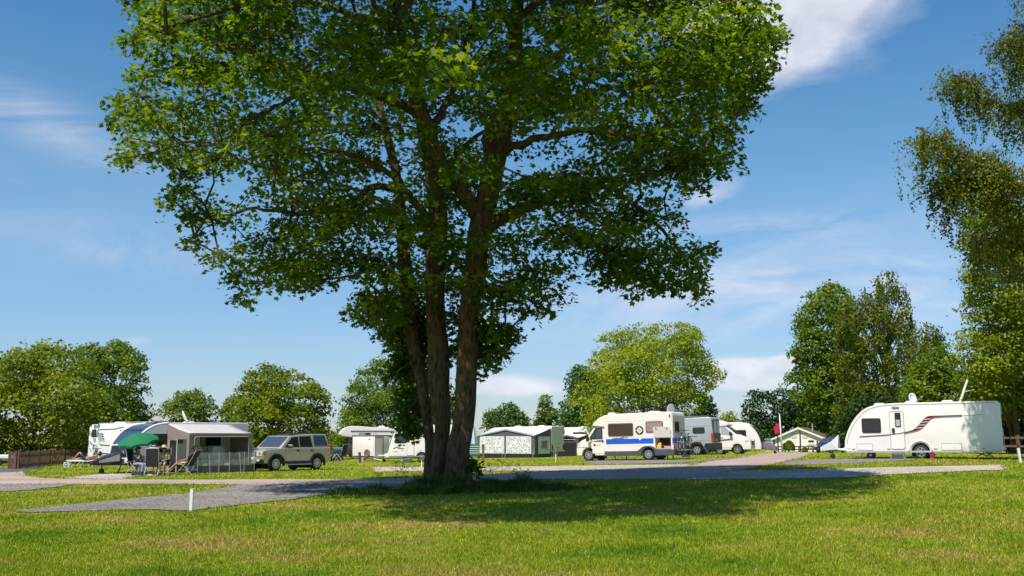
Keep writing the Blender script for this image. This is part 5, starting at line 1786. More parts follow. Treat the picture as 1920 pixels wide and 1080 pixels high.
def semi_motorhome():
    """white low profile motorhome facing right"""
    rz = rad(-22)
    L, W = 6.6, 2.1
    pl = place_right(1408, 78, rz, L)
    o = stand('motorhome', 'white low profile motorhome facing right beside the grey van', 'motorhome', pl)
    M = lambda pts: [(L - a, b) for a, b in pts]
    fa, ra = arch(L - 1.0, .34, .33), arch(1.6, .34, .36)
    cab = M([(.02, .33), (0, .6), (.04, .92), (.2, 1.08), (.75, 1.30), (1.0, 1.42), (1.75, 2.05), (2.4, 2.1), (2.4, .33)])
    MB().prism(cab + fa if False else list(reversed(cab)) + [], .06, W - .06, 'y')
    cabp = list(reversed(cab)) + []
    cabp = [(L - 2.4, .33), (L - 2.4, 2.1), (L - 1.75, 2.05), (L - 1.0, 1.42), (L - .75, 1.30), (L - .2, 1.08), (L - .04, .92), (L, .6), (L - .02, .33)] + fa
    MB().prism(cabp, .06, W - .06, 'y').build('cab', WHITE, o, bevel=.06, smooth=True, seg=3)
    hab = [(0, .36), (0, 2.5), (.15, 2.62), (L - 3.2, 2.66), (L - 2.6, 2.58), (L - 1.9, 2.36), (L - 1.62, 2.18), (L - 1.62, 2.08), (L - 2.3, 2.02), (L - 2.3, .36)] + ra
    MB().prism(hab, 0, W, 'y').build('body', WHITE, o, bevel=.05, smooth=True, seg=3)
    well(o, L - 1.43, L - .57, W, .8); well(o, 1.2, 2.0, W, .8)
    wheel(o, L - 1.0, .34, .08, .22, 5, far=W - .3); wheel(o, 1.6, .34, .06, .22, 5, far=W - .27)
    poly_side('cab_window', [(L - 2.15, 1.45), (L - 2.15, 1.98), (L - 1.78, 1.97), (L - 1.2, 1.46), (L - 1.35, 1.40)], LGREY, o, .045)
    MB().prism([(L - 1.07, 1.38), (L - 1.07, 1.41), (L - 1.78, 2.06), (L - 1.82, 2.02)], .25, W - .25, 'y')
    front_skin('windscreen', [(L - 1.74, 2.03), (L - 1.05, 1.46)], .18, W - .18, GLASS, o, .016)
    end_panel('headlamp', .1, .42, .88, 1.06, L - .02, LENS, o, .06, .1)
    end_panel('headlamp', W - .42, W - .1, .88, 1.06, L - .02, LENS, o, .06, .1)
    side('headlamp_side', L - .42, L - .14, .90, 1.05, LENS, o, .06, .045)
    end_panel('grille', .6, 1.5, .62, .95, L + .01, DGREY, o, .06, .05)
    end_panel('number_plate', .8, 1.3, .42, .53, L + .01, WPLATE, o, .02)
    m = MB().prism(rrect(L - 1.5, L - 1.32, 1.35, 1.62, .05), -.15, -.02, 'y').build('door_mirror', BLACK, o, bevel=.03)
    MB().tube([(L - 1.42, -.04, 1.45), (L - 1.4, .1, 1.42)], .02, 6).build('mirror_arm', BLACK, m)
    squiggle('side_lettering', o, L - 2.95, 1.2, .4, .07, MGREY, -.012, 7, 11, .012)
    poly_side('side_flash', [(L - 2.9, 1.02), (L - 1.4, 1.16), (L - 1.4, 1.12), (L - 2.9, .99)], MGREY, o, -.012, .06)
    d = side('cab_door', L - 2.22, L - 1.3, .5, 1.36, WHITE, o, .05, .046, .02)
    side('door_handle', L - 2.15, L - 2.0, 1.18, 1.23, DGREY, d, .02, .03)
    window(o, 1.0, 1.9, 1.4, 1.95)
    rooflight(o, 2.5, 1, 2.66)


semi_motorhome()


def far_caravan():
    rz = rad(-20)
    L, W = 6.2, 2.25
    pl = place_right(1428, 85, rz, L)
    o = stand('caravan', 'white caravan with dark curved nose window beyond the motorhomes', 'caravan', pl)
    fr = [(L - 1.75, 2.55), (L - 1.2, 2.45), (L - .75, 2.2), (L - .4, 1.8), (L - .15, 1.3), (L - .04, .85), (L - .02, .55)]
    fr = [tuple(p) for p in smooth_poly(fr, 4)]
    prof = [(.02, .38), (0, 2.4), (.12, 2.56)] + fr + [(L - .06, .38)] + arch(2.9, .33, .38)
    shell('body', prof, W, WHITE, o, .05)
    well(o, 2.5, 3.3, W, .8)
    wheel(o, 2.9, .33, .06, .2, 6, far=W - .26)
    front_skin('front_window', fr[7:20], .2, W - .2, GLASSB, o, .02)
    window(o, L - 2.1, L - 1.15, 1.35, 1.92)
    yc = W / 2
    frame_tubes('tow_frame', [[(L + 1.2, yc, .45), (L - .3, .5, .42)], [(L + 1.2, yc, .45), (L - .3, W - .5, .42)]], .05, DGREY, o)
    A = [(L + .1, .6, .95), (L + .1, W - .6, .95), (L + .1, W - .5, .30), (L + .1, .5, .30)]
    B = [(L + .6, .8, .92), (L + .6, W - .8, .92), (L + .6, W - .8, .25), (L + .6, .8, .25)]
    D = [(L + 1.05, yc - .2, .55), (L + 1.05, yc + .2, .55), (L + 1.05, yc + .25, .22), (L + 1.05, yc - .25, .22)]
    MB().loft([A, B, D]).build('hitch_cover', mat('grey_cover_cloth', (.20, .16, .18), .8, var=.25, scale=5, bump=.4, bscale=6), o, bevel=.06, smooth=True)
    jockey(o, L + .9, yc, .5)
    rooflight(o, 2.5, 1.0, 2.56)
    legs(o, [(.7, .3, -.1), (L - .6, .3, .1)], .38)


far_caravan()

# ------------------------------------------------------------------ clubhouse and its yard
GREENP = mat('hook_up_green', (.02, .12, .09), .5)


def clubhouse():
    Y = 118.0
    s = Y / F
    a = pt(1453, 840, Y); b = pt(1543, 840, Y)
    x0 = a.x
    Wd = b.x - a.x
    g = H(a.x, Y)
    o = thing('clubhouse', 'cream single storey clubhouse with low gable and brown roof', 'building', (x0, Y, g), rad(-22))
    wall = mat('cream_render', (.84, .78, .69), .8, var=.06, scale=.8)
    he, hr = pt(1500, 822.5, Y).z - g, pt(1497, 803.5, Y).z - g
    D = 9.0
    MB().prism([(0, 0), (0, he), (Wd * .49, hr), (Wd, he), (Wd, 0)], 0, D, 'y').build('wall', wall, o)
    rf = mat('brown_tiles', (.12, .07, .055), .8, var=.3, scale=6, bump=.5, bscale=14)
    r = MB()
    sl = (hr - he) / (Wd * .49)
    r.prism([(-.35, he - .35 * sl + .02), (-.35, he - .35 * sl + .16), (Wd * .49, hr + .16), (Wd + .35, he - .35 * sl + .16), (Wd + .35, he - .35 * sl + .02), (Wd * .49, hr + .02)], -.22, D + .3, 'y')
    ro = r.build('roof', rf, o)
    f = MB()
    f.prism([(-.36, he - .36 * sl - .06), (-.36, he - .36 * sl + .14), (Wd * .49, hr + .14), (Wd + .36, he - .36 * sl + .14), (Wd + .36, he - .36 * sl - .06), (Wd * .49, hr - .07)], -.26, -.225, 'y')
    f.build('bargeboard', WHITE, o)
    MB().cyl((Wd * .72, 2.5, hr - .6), (Wd * .72, 2.5, hr + .55), .07, 10).build('flue', LGREY, ro)
    for fx in (.40, .62):
        v = side('vent', Wd * fx - .25, Wd * fx + .25, hr - 1.05, hr - .55, LGREY, o, .02, -.02)
        side('vent_slats', Wd * fx - .2, Wd * fx + .2, hr - 1.0, hr - .6, OFFW, v, .01, -.03)
    sg = side('name_board', Wd * .68, Wd * .79, he - .38, he - .18, BLACK, o, .02, -.03)
    side('notice', Wd * .67, Wd * .80, he - .60, he - .45, WHITE, o, .02, -.025)
    for fx in (.13, .86):
        MB().ball((Wd * fx, -.08, he - .35), .10, .09, .13).build('wall_lamp', BLACK, o, smooth=True)
    side('notice_board', Wd * .22, Wd * .33, he - .95, he - .3, WPLATE, o, .02, -.03)
    d = MB().box(Wd + .02, Wd + .06, 1.0, 1.9, .02, 2.0).build('side_door', BTRIM, o)
    MB().ball((Wd + .09, 1.1, 1.0), .04).build('door_knob', LGREY, d)
    MB().box(Wd + .02, Wd + .05, 3.0, 4.6, .9, 1.8).build('side_window', GLASS, o)
    ex = thing('outbuilding', 'low flat roofed cream annexe left of the clubhouse', 'building', (pt(1436, 840, Y + 1).x, Y + 1, g), rad(-22))
    we = pt(1453, 840, Y + .5).x - pt(1436, 840, Y + 1).x - .05
    MB().box(0, we, 0, 3.5, 0, he - .12).build('wall', wall, ex)
    MB().box(-.1, we + .02, -.12, 3.6, he - .12, he + .02).build('roof', mat('felt_teal', (.20, .32, .30), .7), ex)
    for px, top in ((1459, 817), (1501, 809)):
        p = pt(px, 840, Y - 4); gz = H(p.x, Y - 4)
        h = pt(px, top, Y - 4).z - gz
        t = thing('post', 'tall dark post in front of the left corner of the clubhouse' if px < 1480 else 'tall dark post in front of the middle of the clubhouse gable', 'post', (p.x, Y - 4, gz), 0, 'dark posts before the clubhouse')
        MB().cyl((0, 0, 0), (0, 0, h), .075, 8).build('shaft', BLACK, t)
        MB().ball((0, 0, h), .09, .09, .05).build('cap', BLACK, t)


clubhouse()


def rail_fence(name, label, pts, h, rails, material, post=.05, step=2.0, group=None):
    a = Vector(pts[0])
    o = thing(name, label, 'fence', (a.x, a.y, H(a.x, a.y)), 0, group)
    bs = o.location
    r = [MB() for _ in rails]
    for p, q in zip(pts[:-1], pts[1:]):
        p, q = Vector(p), Vector(q)
        n = max(1, round((q - p).length / step))
        for i in range(n + (1 if q == Vector(pts[-1]) else 0)):
            w = p.lerp(q, i / n)
            z = H(w.x, w.y) - bs.z
            MB().box(w.x - a.x - post, w.x - a.x + post, w.y - a.y - post, w.y - a.y + post, z - .1, z + h).build('post', material, o, bevel=.008)
        for k, zr in enumerate(rails):
            A = Vector((p.x - a.x, p.y - a.y - post - .015, H(p.x, p.y) - bs.z + zr)); B = Vector((q.x - a.x, q.y - a.y - post - .015, H(q.x, q.y) - bs.z + zr))
            t = Vector((0, .014, 0)); u = Vector((0, 0, .055))
            r[k].loft([[A - t - u, A + t - u, A + t + u, A - t + u], [B - t - u, B + t - u, B + t + u, B - t + u]])
    for m in r:
        m.build('rail', material, o)
    return o


DWOOD = mat('dark_stained_wood', (.075, .042, .028), .75, var=.3, scale=7)
BWOOD = mat('brown_fence_wood', (.17, .085, .05), .8, var=.3, scale=9)
GWOOD = mat('weathered_post_wood', (.22, .13, .075), .85, var=.3, scale=9)
y = 112.0
rail_fence('rail_fence', 'dark brown post and rail fence in front of the clubhouse', [(pt(1472, 840, y).x, y), (pt(1550, 840, y).x, y)], .62, (.25, .55), DWOOD, .06, 1.5)
rail_fence('rail_fence', 'short dark rail fence left of the clubhouse bush', [(pt(1452, 840, y - 1).x, y - 1), (pt(1467, 840, y - 1).x, y - 1)], .62, (.25, .55), DWOOD, .06, .85)


def flagpole():
    Y = 108.0
    p = pt(1466, 840, Y); g = H(p.x, Y)
    h = pt(1465, 778, Y).z - g
    o = thing('flagpole', 'white flagpole with a limp red flag left of the clubhouse', 'flagpole', (p.x, Y, g))
    MB().tube([(0, 0, 0), (-.05, 0, h * .5), (-.12, 0, h)], [.075, .06, .045], 8).ball((-.12, 0, h + .04), .07).build('pole', mat('white_gloss', (.78, .78, .80), .3), o, smooth=True)
    f = MB()
    rows = []
    for i in range(8):
        t = i / 7
        row = []
        for j in range(7):
            u = j / 6
            row.append((-.12 - .62 * u * (1 - .15 * t), .09 * math.sin(u * 7 + t * 2), h - .75 - 1.0 * t * (1 - .1 * u) - .38 * u * (1.1 - .5 * t)))
        rows.append(row)
    for r in rows:
        pass
    vs = [p for r in rows for p in r] + [(p[0], p[1] + .012, p[2]) for r in rows for p in r]
    fs = []
    for i in range(7):
        for j in range(6):
            k = i * 7 + j
            fs.append((k, k + 1, k + 8, k + 7)); k += 56; fs.append((k + 7, k + 8, k + 1, k))
    f.add(vs, fs)
    f.build('flag', mat('red_flag_cloth', (.62, .015, .05), .7, var=.1), o, smooth=True)


flagpole()


def bush(name, label, px, py, rpx, Y, kind, seed, leaf=.09, ry=1.0):
    rng = np.random.default_rng(seed)
    p = pt(px, 845, Y); g = H(p.x, Y)
    r = rpx * Y / F
    o = thing(name, label, 'bush', (p.x, Y, g))
    n = 2600
    d = rng.normal(0, 1, (n, 3)); d /= np.linalg.norm(d, axis=1, keepdims=True)
    d[:, 2] = np.abs(d[:, 2]) * 1.6 - .5
    rr = r * (.75 + .3 * rng.random(n)) * (1 + .1 * np.sin(d[:, 0] * 5 + d[:, 2] * 4 + seed))
    pos = d * rr[:, None] * np.array([1, 1, ry]) + np.array([0, 0, r * ry * .8])
    pos[:, 2] = np.maximum(pos[:, 2], .02)
    vs = leaves_np(pos, d + .5 * rng.normal(0, 1, (n, 3)) + np.array([0, 0, .4]), rng.normal(0, 1, (n, 3)), leaf * rng.uniform(.7, 1.3, n), DIAMOND)
    np_mesh('foliage', vs, 4, LM[kind], o)
    m = MB()
    for k in range(5):
        a = k * 1.3
        m.tube([(0, 0, 0), (.4 * r * math.cos(a), .4 * r * math.sin(a), r * 1.1 * ry)], [.04, .015], 5)
    m.build('stems', M_BARK2, o)


bush('bush', 'round clipped dark bush in front of the clubhouse', 1479, 838, 11, 110.5, 'mid', 3, .13)
bush('bush', 'small yellow green bush right of the round clubhouse bush', 1509, 842, 5, 110.5, 'olive', 4, .10)


def picnic_table():
    Y = 111
    p = pt(1526, 845, Y)
    o = thing('picnic_table', 'low wooden picnic bench right of the small clubhouse bush', 'picnic table', (p.x, Y - .5, H(p.x, Y)), .3)
    MB().box(-.8, .8, -.35, .35, .66, .71).build('table_top', GWOOD, o, bevel=.01)
    for yv in (-.7, .7):
        MB().box(-.8, .8, yv - .13, yv + .13, .40, .44).build('bench_seat', GWOOD, o, bevel=.01)
    for xv in (-.55, .55):
        m = MB().tube([(xv, -.62, 0), (xv, -.22, .66)], .04, 4).tube([(xv, .62, 0), (xv, .22, .66)], .04, 4).tube([(xv, -.7, .38), (xv, .7, .38)], .035, 4)
        m.build('leg_frame', GWOOD, o)


picnic_table()


def hatchback(label, pl, paint, group=None):
    L, W = pl[2], 1.72
    o = stand('parked_car', label, 'car', pl, group)
    k = L / 4.0
    X = lambda v: v * k
    low = [(X(.05), .25), (X(0), .5), (X(.06), .72), (X(.9), .92), (X(3.95), .95), (X(4.0), .55), (X(3.95), .25)] + arch(X(3.2), .3, .26) + arch(X(.75), .3, .26)
    MB().prism(low, 0, W, 'y').build('body', paint, o, bevel=.06, smooth=True, seg=3)
    g0 = [(X(.8), .90), (X(1.55), 1.42), (X(3.3), 1.45), (X(3.9), .93)]
    m = MB()
    m.loft([[(a, .05, b) if b < 1 else (a, .2, b) for a, b in g0], [(a, W - .05, b) if b < 1 else (a, W - .2, b) for a, b in g0]])
    m.build('cabin', paint, o, bevel=.05, smooth=True, seg=3)
    def onside(a, b, off=.012):
        return (a, .05 + .15 * (b - .92) / .52 - off, b)
    for q in ([(1.15, .98), (1.62, 1.36), (2.3, 1.38), (2.3, .98)], [(2.38, .98), (2.38, 1.38), (3.2, 1.38), (3.55, .98)]):
        pts = [onside(X(a), b) for a, b in q]; pt2 = [(p[0], p[1] + .03, p[2]) for p in pts]
        MB().loft([pts, pt2]).build('side_window', GLASS, o)
    front_skin('windscreen', [(X(.92), .97), (X(1.5), 1.38)], .22, W - .22, GLASSB, o, .02)
    wheel(o, X(.75), .3, .03, .18, 5, far=W - .21); wheel(o, X(3.2), .3, .03, .18, 5, far=W - .21)
    well(o, X(.75) - .36, X(.75) + .36, W, .68); well(o, X(3.2) - .36, X(3.2) + .36, W, .68)
    end_panel('headlamp', .1, .4, .58, .72, X(.0), LENS, o, .05, .08, -1)
    end_panel('headlamp', W - .4, W - .1, .58, .72, X(.0), LENS, o, .05, .08, -1)
    end_panel('tail_lamp', .02, .16, .6, .9, X(4.0) + .01, RED, o, .03)
    end_panel('tail_lamp', W - .16, W - .02, .6, .9, X(4.0) + .01, RED, o, .03)
    side('door_handle', X(2.1), X(2.25), .84, .88, BLACK, o, .015, -.02)
    side('door_mirror', X(1.2), X(1.36), .98, 1.10, BLACK, o, .04, -.12, .12)
    return o


hatchback('dark blue car parked behind the nose of the striped caravan', place2(1553, 104, 1590, 106), mat('dark_blue_paint', (.02, .035, .06), .25, coat=.6))
# ------------------------------------------------------------------ awnings, caravans and cars left of and behind the sycamore
GFAB = mat('grey_awning_fabric', (.10, .095, .105), .85, var=.1, scale=3, bump=.2, bscale=5)
GFAB2 = mat('taupe_awning_fabric', (.25, .205, .185), .85, var=.1, scale=3, bump=.25, bscale=5)
RFAB = mat('pale_awning_roof', (.47, .43, .42), .75, var=.08, scale=2, bump=.2, bscale=3)
WFAB = mat('white_awning_roof', (.66, .67, .69), .7, var=.08, scale=2, bump=.2, bscale=3)
PVC = mat('black_mud_skirt', (.018, .018, .022), .5)


def clear_mat(name, tint=(.75, .76, .78), amount=.25):
    if name in MATS:
        return MATS[name]
    m, nt, b = new_mat(name)
    b.inputs['Base Color'].default_value = (*tint, 1)
    b.inputs['Roughness'].default_value = .15
    t = nt.nodes.new('ShaderNodeBsdfTransparent')
    mx = nt.nodes.new('ShaderNodeMixShader')
    tc = nt.nodes.new('ShaderNodeTexCoord')
    n = nt.nodes.new('ShaderNodeTexNoise'); n.inputs['Scale'].default_value = 3
    nt.links.new(tc.outputs['Object'], n.inputs['Vector'])
    ml = nt.nodes.new('ShaderNodeMath'); ml.operation = 'MULTIPLY'; nt.links.new(n.outputs[0], ml.inputs[0]); ml.inputs[1].default_value = amount * 2
    nt.links.new(ml.outputs[0], mx.inputs[0])
    nt.links.new(t.outputs[0], mx.inputs[1]); nt.links.new(b.outputs[0], mx.inputs[2])
    nt.links.new(mx.outputs[0], nt.nodes['Material Output'].inputs[0])
    MATS[name] = m
    return m


CLEAR = clear_mat('clear_plastic_film', amount=.18)


def lace_mat():
    m, nt, b = new_mat('lace_curtain')
    tc = nt.nodes.new('ShaderNodeTexCoord')
    v = nt.nodes.new('ShaderNodeTexVoronoi'); v.inputs['Scale'].default_value = 9; v.feature = 'DISTANCE_TO_EDGE'
    n = nt.nodes.new('ShaderNodeTexNoise'); n.inputs['Scale'].default_value = 7; n.inputs['Detail'].default_value = 4
    nt.links.new(tc.outputs['Object'], v.inputs['Vector']); nt.links.new(tc.outputs['Object'], n.inputs['Vector'])
    mu = nt.nodes.new('ShaderNodeMath'); mu.operation = 'MULTIPLY_ADD'
    nt.links.new(v.outputs[0], mu.inputs[0]); mu.inputs[1].default_value = -1.6
    nt.links.new(n.outputs[0], mu.inputs[2])
    r = ramp_node(nt, [(.15, (.28, .28, .29)), (.26, (.58, .58, .59)), (.34, (.82, .82, .82))])
    nt.links.new(mu.outputs[0], r.inputs[0])
    nt.links.new(r.outputs[0], b.inputs['Base Color'])
    b.inputs['Roughness'].default_value = .5
    return m


LACE = lace_mat()


def child_thing(parent, name, label, cat, xyz, rz=0.0, group=None):
    """a thing of its own standing at local coordinates of another (not parented to it)"""
    p = parent.matrix_basis @ Vector(xyz)
    return thing(name, label, cat, p, parent.rotation_euler[2] + rz, group)


def stretched_roof(poly_back, poly_front, sag, n=10):
    """fabric between two edges with a little sag, 1.5 cm thick"""
    m = MB()
    top, bot = [], []
    B = [Vector(p) for p in poly_back]; Fv = [Vector(p) for p in poly_front]
    rows = []
    for i in range(n + 1):
        t = i / n
        rows.append([b.lerp(f, t) + Vector((0, 0, -sag * math.sin(PI * t))) for b, f in zip(B, Fv)])
    k = len(B)
    vs = [p for r in rows for p in r] + [p - Vector((0, 0, .018)) for r in rows for p in r]
    fs = []
    N = (n + 1) * k
    for i in range(n):
        for j in range(k - 1):
            a = i * k + j
            fs.append((a, a + 1, a + k + 1, a + k)); fs.append((a + N + k, a + N + k + 1, a + N + 1, a + N))
    for i in range(n):
        a = i * k; fs.append((a, a + k, a + k + N, a + N))
        a = i * k + k - 1; fs.append((a + N, a + k + N, a + k, a))
    for j in range(k - 1):
        a = n * k + j; fs.append((a, a + 1, a + 1 + N, a + N))
    m.add(vs, fs)
    return m


# ---- caravan with dark nose, its porch awning, and the people in front of it
def nosed_caravan():
    pl = place2(250, 51.4, 466, 56.2)
    L, W = pl[2], 2.25
    o = stand('caravan', 'white caravan with dark glazed nose behind the green parasol', 'caravan', pl)
    fr = [(.0, .52), (-.02, .85), (.02, 1.15), (.12, 1.45), (.5, 1.92), (1.12, 2.28), (1.85, 2.41)]
    fr = [tuple(p) for p in smooth_poly(fr, 5)]
    body = mat('shaded_white_side', (.66, .67, .67), .35, var=.05, scale=1.5)  # white body greyed, the shade on its side put into the colour
    prof = [(.06, .4)] + fr + [(3.0, 2.44), (L - .15, 2.44), (L - .03, 2.38), (L, 2.25), (L + .02, .42)] + arch(3.5, .33, .4)
    shell('body', prof, W, body, o, .05)
    well(o, 3.1, 3.9, W, .8)
    wheel(o, 3.5, .33, .06, .2, 6, far=W - .26)
    front_skin('front_window', fr[14:30], .16, W - .16, GLASSB, o, .018)
    front_skin('window_header', fr[21:23], .14, W - .14, BLACK, o, .03)
    front_skin('nose_panel', fr[4:14], .16, W - .16, BLACK, o, .02)
    front_skin('nose_lip', fr[13:15], .5, W - .5, WHITE, o, .04)
    for y_, z_ in ((.75, .95), (1.5, .78)):
        MB().prism([(y_, z_), (y_ + .06, z_ + .14), (y_ + .13, z_ + .14), (y_ + .07, z_)], -.06, -.035, 'x').build('nose_badge', LGREY, o)
    # pale edge mouldings of the nose
    for yy in (.05, W - .05):
        MB().tube([Vector((a - .01, yy, b)) for a, b in fr], .055, 6).build('nose_moulding', WHITE, o, smooth=True)
    front_skin('front_bumper', fr[0:4], .05, W - .05, WHITE, o, .05)
    window(o, .95, 1.82, 1.28, 1.88)
    side('front_locker', .35, .9, .5, .85, LGREY, o, .05)
    d = side('door', 2.2, 2.8, .5, 2.2, WHITE, o, .08, -.012)
    side('door_window', 2.36, 2.64, 1.4, 2.05, GLASS, d, .05, -.03)
    window(o, 3.6, 4.8, 1.25, 1.95)
    squiggle('model_script', o, L - .78, 2.02, .45, .13, NAVY, -.014, 6, 9, .018)
    side('grab_handle', L - .75, L - .35, 1.78, 1.84, DGREY, o, .02, -.04)
    for x in (2.0, 3.6):
        rooflight(o, x, 1.1, 2.43, .9 if x < 3 else .5, WHITE if x > 3 else MGREY)
    legs(o, [(.5, .3, -.15), (.5, W - .3, -.15), (L - .5, .3, .15)], .42, BLACK)
    yc = W / 2
    frame_tubes('tow_frame', [[(-1.35, yc, .48), (.3, .4, .42)], [(-1.35, yc, .48), (.3, W - .4, .42)]], .05, BLACK, o)
    jockey(o, -1.0, yc - .12, .6, .13)
    A = [(-.2, .65, 1.0), (-.2, W - .65, 1.0), (-.2, W - .6, .42), (-.2, .6, .42)]
    B = [(-.9, yc - .22, .80), (-.9, yc + .22, .80), (-.9, yc + .25, .40), (-.9, yc - .25, .40)]
    D = [(-1.5, yc - .12, .58), (-1.5, yc + .12, .58), (-1.5, yc + .14, .42), (-1.5, yc - .14, .42)]
    cv = MB().loft([A, B, D]).build('hitch_cover', mat('black_cover_cloth', (.02, .02, .023), .6, bump=.4, bscale=5), o, bevel=.03)
    MB().loft([[(-.32, .62, .93), (-.32, .6, .60), (-.32, .59, .60), (-.32, .61, .93)], [(-1.2, yc - .22, .62), (-1.2, yc - .22, .52), (-1.2, yc - .23, .52), (-1.2, yc - .23, .62)]]).build('cover_flash', mat('grey_cover_flash', (.30, .30, .32), .6), cv)
    dish('satellite_dish', 'white satellite dish on the roof of the dark nosed caravan', o.matrix_basis @ Vector((3.0, .4, 2.45)), 1.9, -.5, .30, .12)
    return o, L


NC, NL = nosed_caravan()


def porch(parent, name, label, x0, x1, dep, zb, zf_, fab, roofm, door=True, pane=CLEAR, peak=0.0, skirt=PVC, low=.0, sag=.05, pane_z=None):
    """caravan porch awning: roof, walls with openings, mud skirt. local to the caravan's near side"""
    o = child_thing(parent, name, label, 'awning', (x0, 0, 0))
    w = x1 - x0
    n = 8
    bk = [(w * i / n, -.02, zb) for i in range(n + 1)]
    ft = [(w * i / n, -dep, zf_ + peak * (1 - abs(2 * i / n - 1))) for i in range(n + 1)]
    stretched_roof(bk, ft, sag).build('roof', roofm, o, smooth=True)
    # valance along the front edge
    m = MB()
    for i in range(n):
        a, b = Vector(ft[i]), Vector(ft[i + 1])
        m.loft([[a + Vector((0, -.012, .01)), a + Vector((0, .012, .01)), a + Vector((0, .012, -.14)), a + Vector((0, -.012, -.14))], [b + Vector((0, -.012, .01)), b + Vector((0, .012, .01)), b + Vector((0, .012, -.14)), b + Vector((0, -.012, -.14))]])
    m.build('valance', fab, o)
    zz = zf_ - .14
    # corner posts of the front wall and a mullion
    for a, b in ((0, .22), (w - .20, w)):
        MB().box(a, b, -dep - .008, -dep + .022, 0, zz + .02).build('front_panel', fab, o)
    MB().box(.22, w - .2, -dep - .004, -dep + .018, 0, low + .02).build('mud_skirt', skirt, o)
    # side walls
    for xs, sd in ((0, 'left'), (w, 'right')):
        s = MB()
        g0 = .30 if (sd == 'left' and door) else dep * .5
        zt = lambda yy: zb + (zf_ - zb) * yy / dep - sag * math.sin(PI * yy / dep) - .03
        def strip(ya, yb, za=0.0, zfix=None):
            top_a, top_b = (zt(ya), zt(yb)) if zfix is None else (zfix, zfix)
            s.add([(xs - .012, -ya, za), (xs + .012, -ya, za), (xs - .012, -yb, za), (xs + .012, -yb, za), (xs - .012, -ya, top_a), (xs + .012, -ya, top_a), (xs - .012, -yb, top_b), (xs + .012, -yb, top_b)],
                  [(0, 1, 3, 2), (4, 6, 7, 5), (0, 2, 6, 4), (1, 5, 7, 3), (0, 4, 5, 1), (2, 3, 7, 6)])
        if sd == 'left' and door:
            strip(0.02, .20); strip(dep - .22, dep)
            k = 6
            for i in range(k):
                ya = .20 + (dep - .42) * i / k; yb = .20 + (dep - .42) * (i + 1) / k
                s.add([(xs - .012, -ya, 1.62), (xs + .012, -ya, 1.62), (xs - .012, -yb, 1.62), (xs + .012, -yb, 1.62), (xs - .012, -ya, zt(ya)), (xs + .012, -ya, zt(ya)), (xs - .012, -yb, zt(yb)), (xs + .012, -yb, zt(yb))],
                      [(0, 1, 3, 2), (4, 6, 7, 5), (0, 2, 6, 4), (1, 5, 7, 3), (0, 4, 5, 1), (2, 3, 7, 6)])
            wall = s.build('side_wall', fab, o)
            q = [(xs - .02, -.22, .05), (xs - .02, -.22, 1.58), (xs - .02, -.95, 1.60), (xs - .02, -.95, .05)]
            MB().tube([Vector(p) for p in q], .022, 5).build('door_frame', WHITE, wall)
            MB().add([(xs - .02, -.25, .1), (xs - .02, -.92, .1), (xs - .02, -.92, 1.56), (xs - .02, -.25, 1.56), (xs - .012, -.25, .1), (xs - .012, -.92, .1), (xs - .012, -.92, 1.56), (xs - .012, -.25, 1.56)],
                     [(0, 1, 2, 3), (7, 6, 5, 4), (0, 4, 5, 1), (1, 5, 6, 2), (2, 6, 7, 3), (3, 7, 4, 0)]).build('door_mesh', clear_mat('dark_mesh', (.02, .02, .025), .40), wall)
        else:
            k = 6
            for i in range(k):
                strip(.02 + (dep - .02) * i / k, .02 + (dep - .02) * (i + 1) / k)
            s.build('side_wall', fab, o)
    # piping round the window opening
    q = rrect(.26, w - .24, low + .04, zz - .02, .12)
    MB().tube([Vector((a, -dep - .012, b)) for a, b in q + [q[0]]], .014, 5).build('window_piping', LGREY, o)
    if pane_z:
        MB().box(.24, w - .22, -dep - .002, -dep + .003, pane_z[0], pane_z[1]).build('window_film', pane, o)
    return o


PA = porch(NC, 'porch_awning', 'taupe porch awning with pale roof on the dark nosed caravan', 1.78, 5.35, 2.0, 2.36, 1.90, GFAB2, RFAB, True, CLEAR, .0, PVC, .12, .04, (.14, .62))
# clothes and furniture glimpsed inside
cup = child_thing(NC, 'cupboard', 'pale fabric storage cupboard inside the taupe awning', 'cupboard', (4.2, -.55, .0))
MB().box(-.35, .35, -.22, .22, .05, 1.25).build('cabinet', LGREY, cup, bevel=.02)
MB().box(-.37, .37, -.24, .24, 1.25, 1.29).build('worktop', MGREY, cup, bevel=.01)
wb = child_thing(NC, 'windbreak', 'clear windbreak with dark lower band pitched before the awning', 'windbreak', (2.05, -2.35, 0))
m = MB(); m2 = MB()
pp = [(0, 0), (1.15, -.02), (1.75, .0), (2.6, .02), (3.25, .1)]
for (a, b), (c, d) in zip(pp[:-1], pp[1:]):
    m.loft([[(a, b - .004, .36), (a, b + .004, .36), (a, b + .004, .98), (a, b - .004, .98)], [(c, d - .004, .36), (c, d + .004, .36), (c, d + .004, .98), (c, d - .004, .98)]])
    m2.loft([[(a, b - .006, .02), (a, b + .006, .02), (a, b + .006, .36), (a, b - .006, .36)], [(c, d - .006, .02), (c, d + .006, .02), (c, d + .006, .36), (c, d - .006, .36)]])
m.build('clear_band', clear_mat('windbreak_film', (.72, .70, .70), .17), wb)
m2.build('lower_band', GFAB, wb)
for a, b in pp:
    MB().cyl((a, b - .015, 0), (a, b - .015, 1.02), .012, 6).build('pole', LGREY, wb)
for a in (.5, 2.2):
    frame_tubes('guy_rope', [[(a + .1, 0, .95), (a - .25, -.7, .0)]], .006, LGREY, wb)


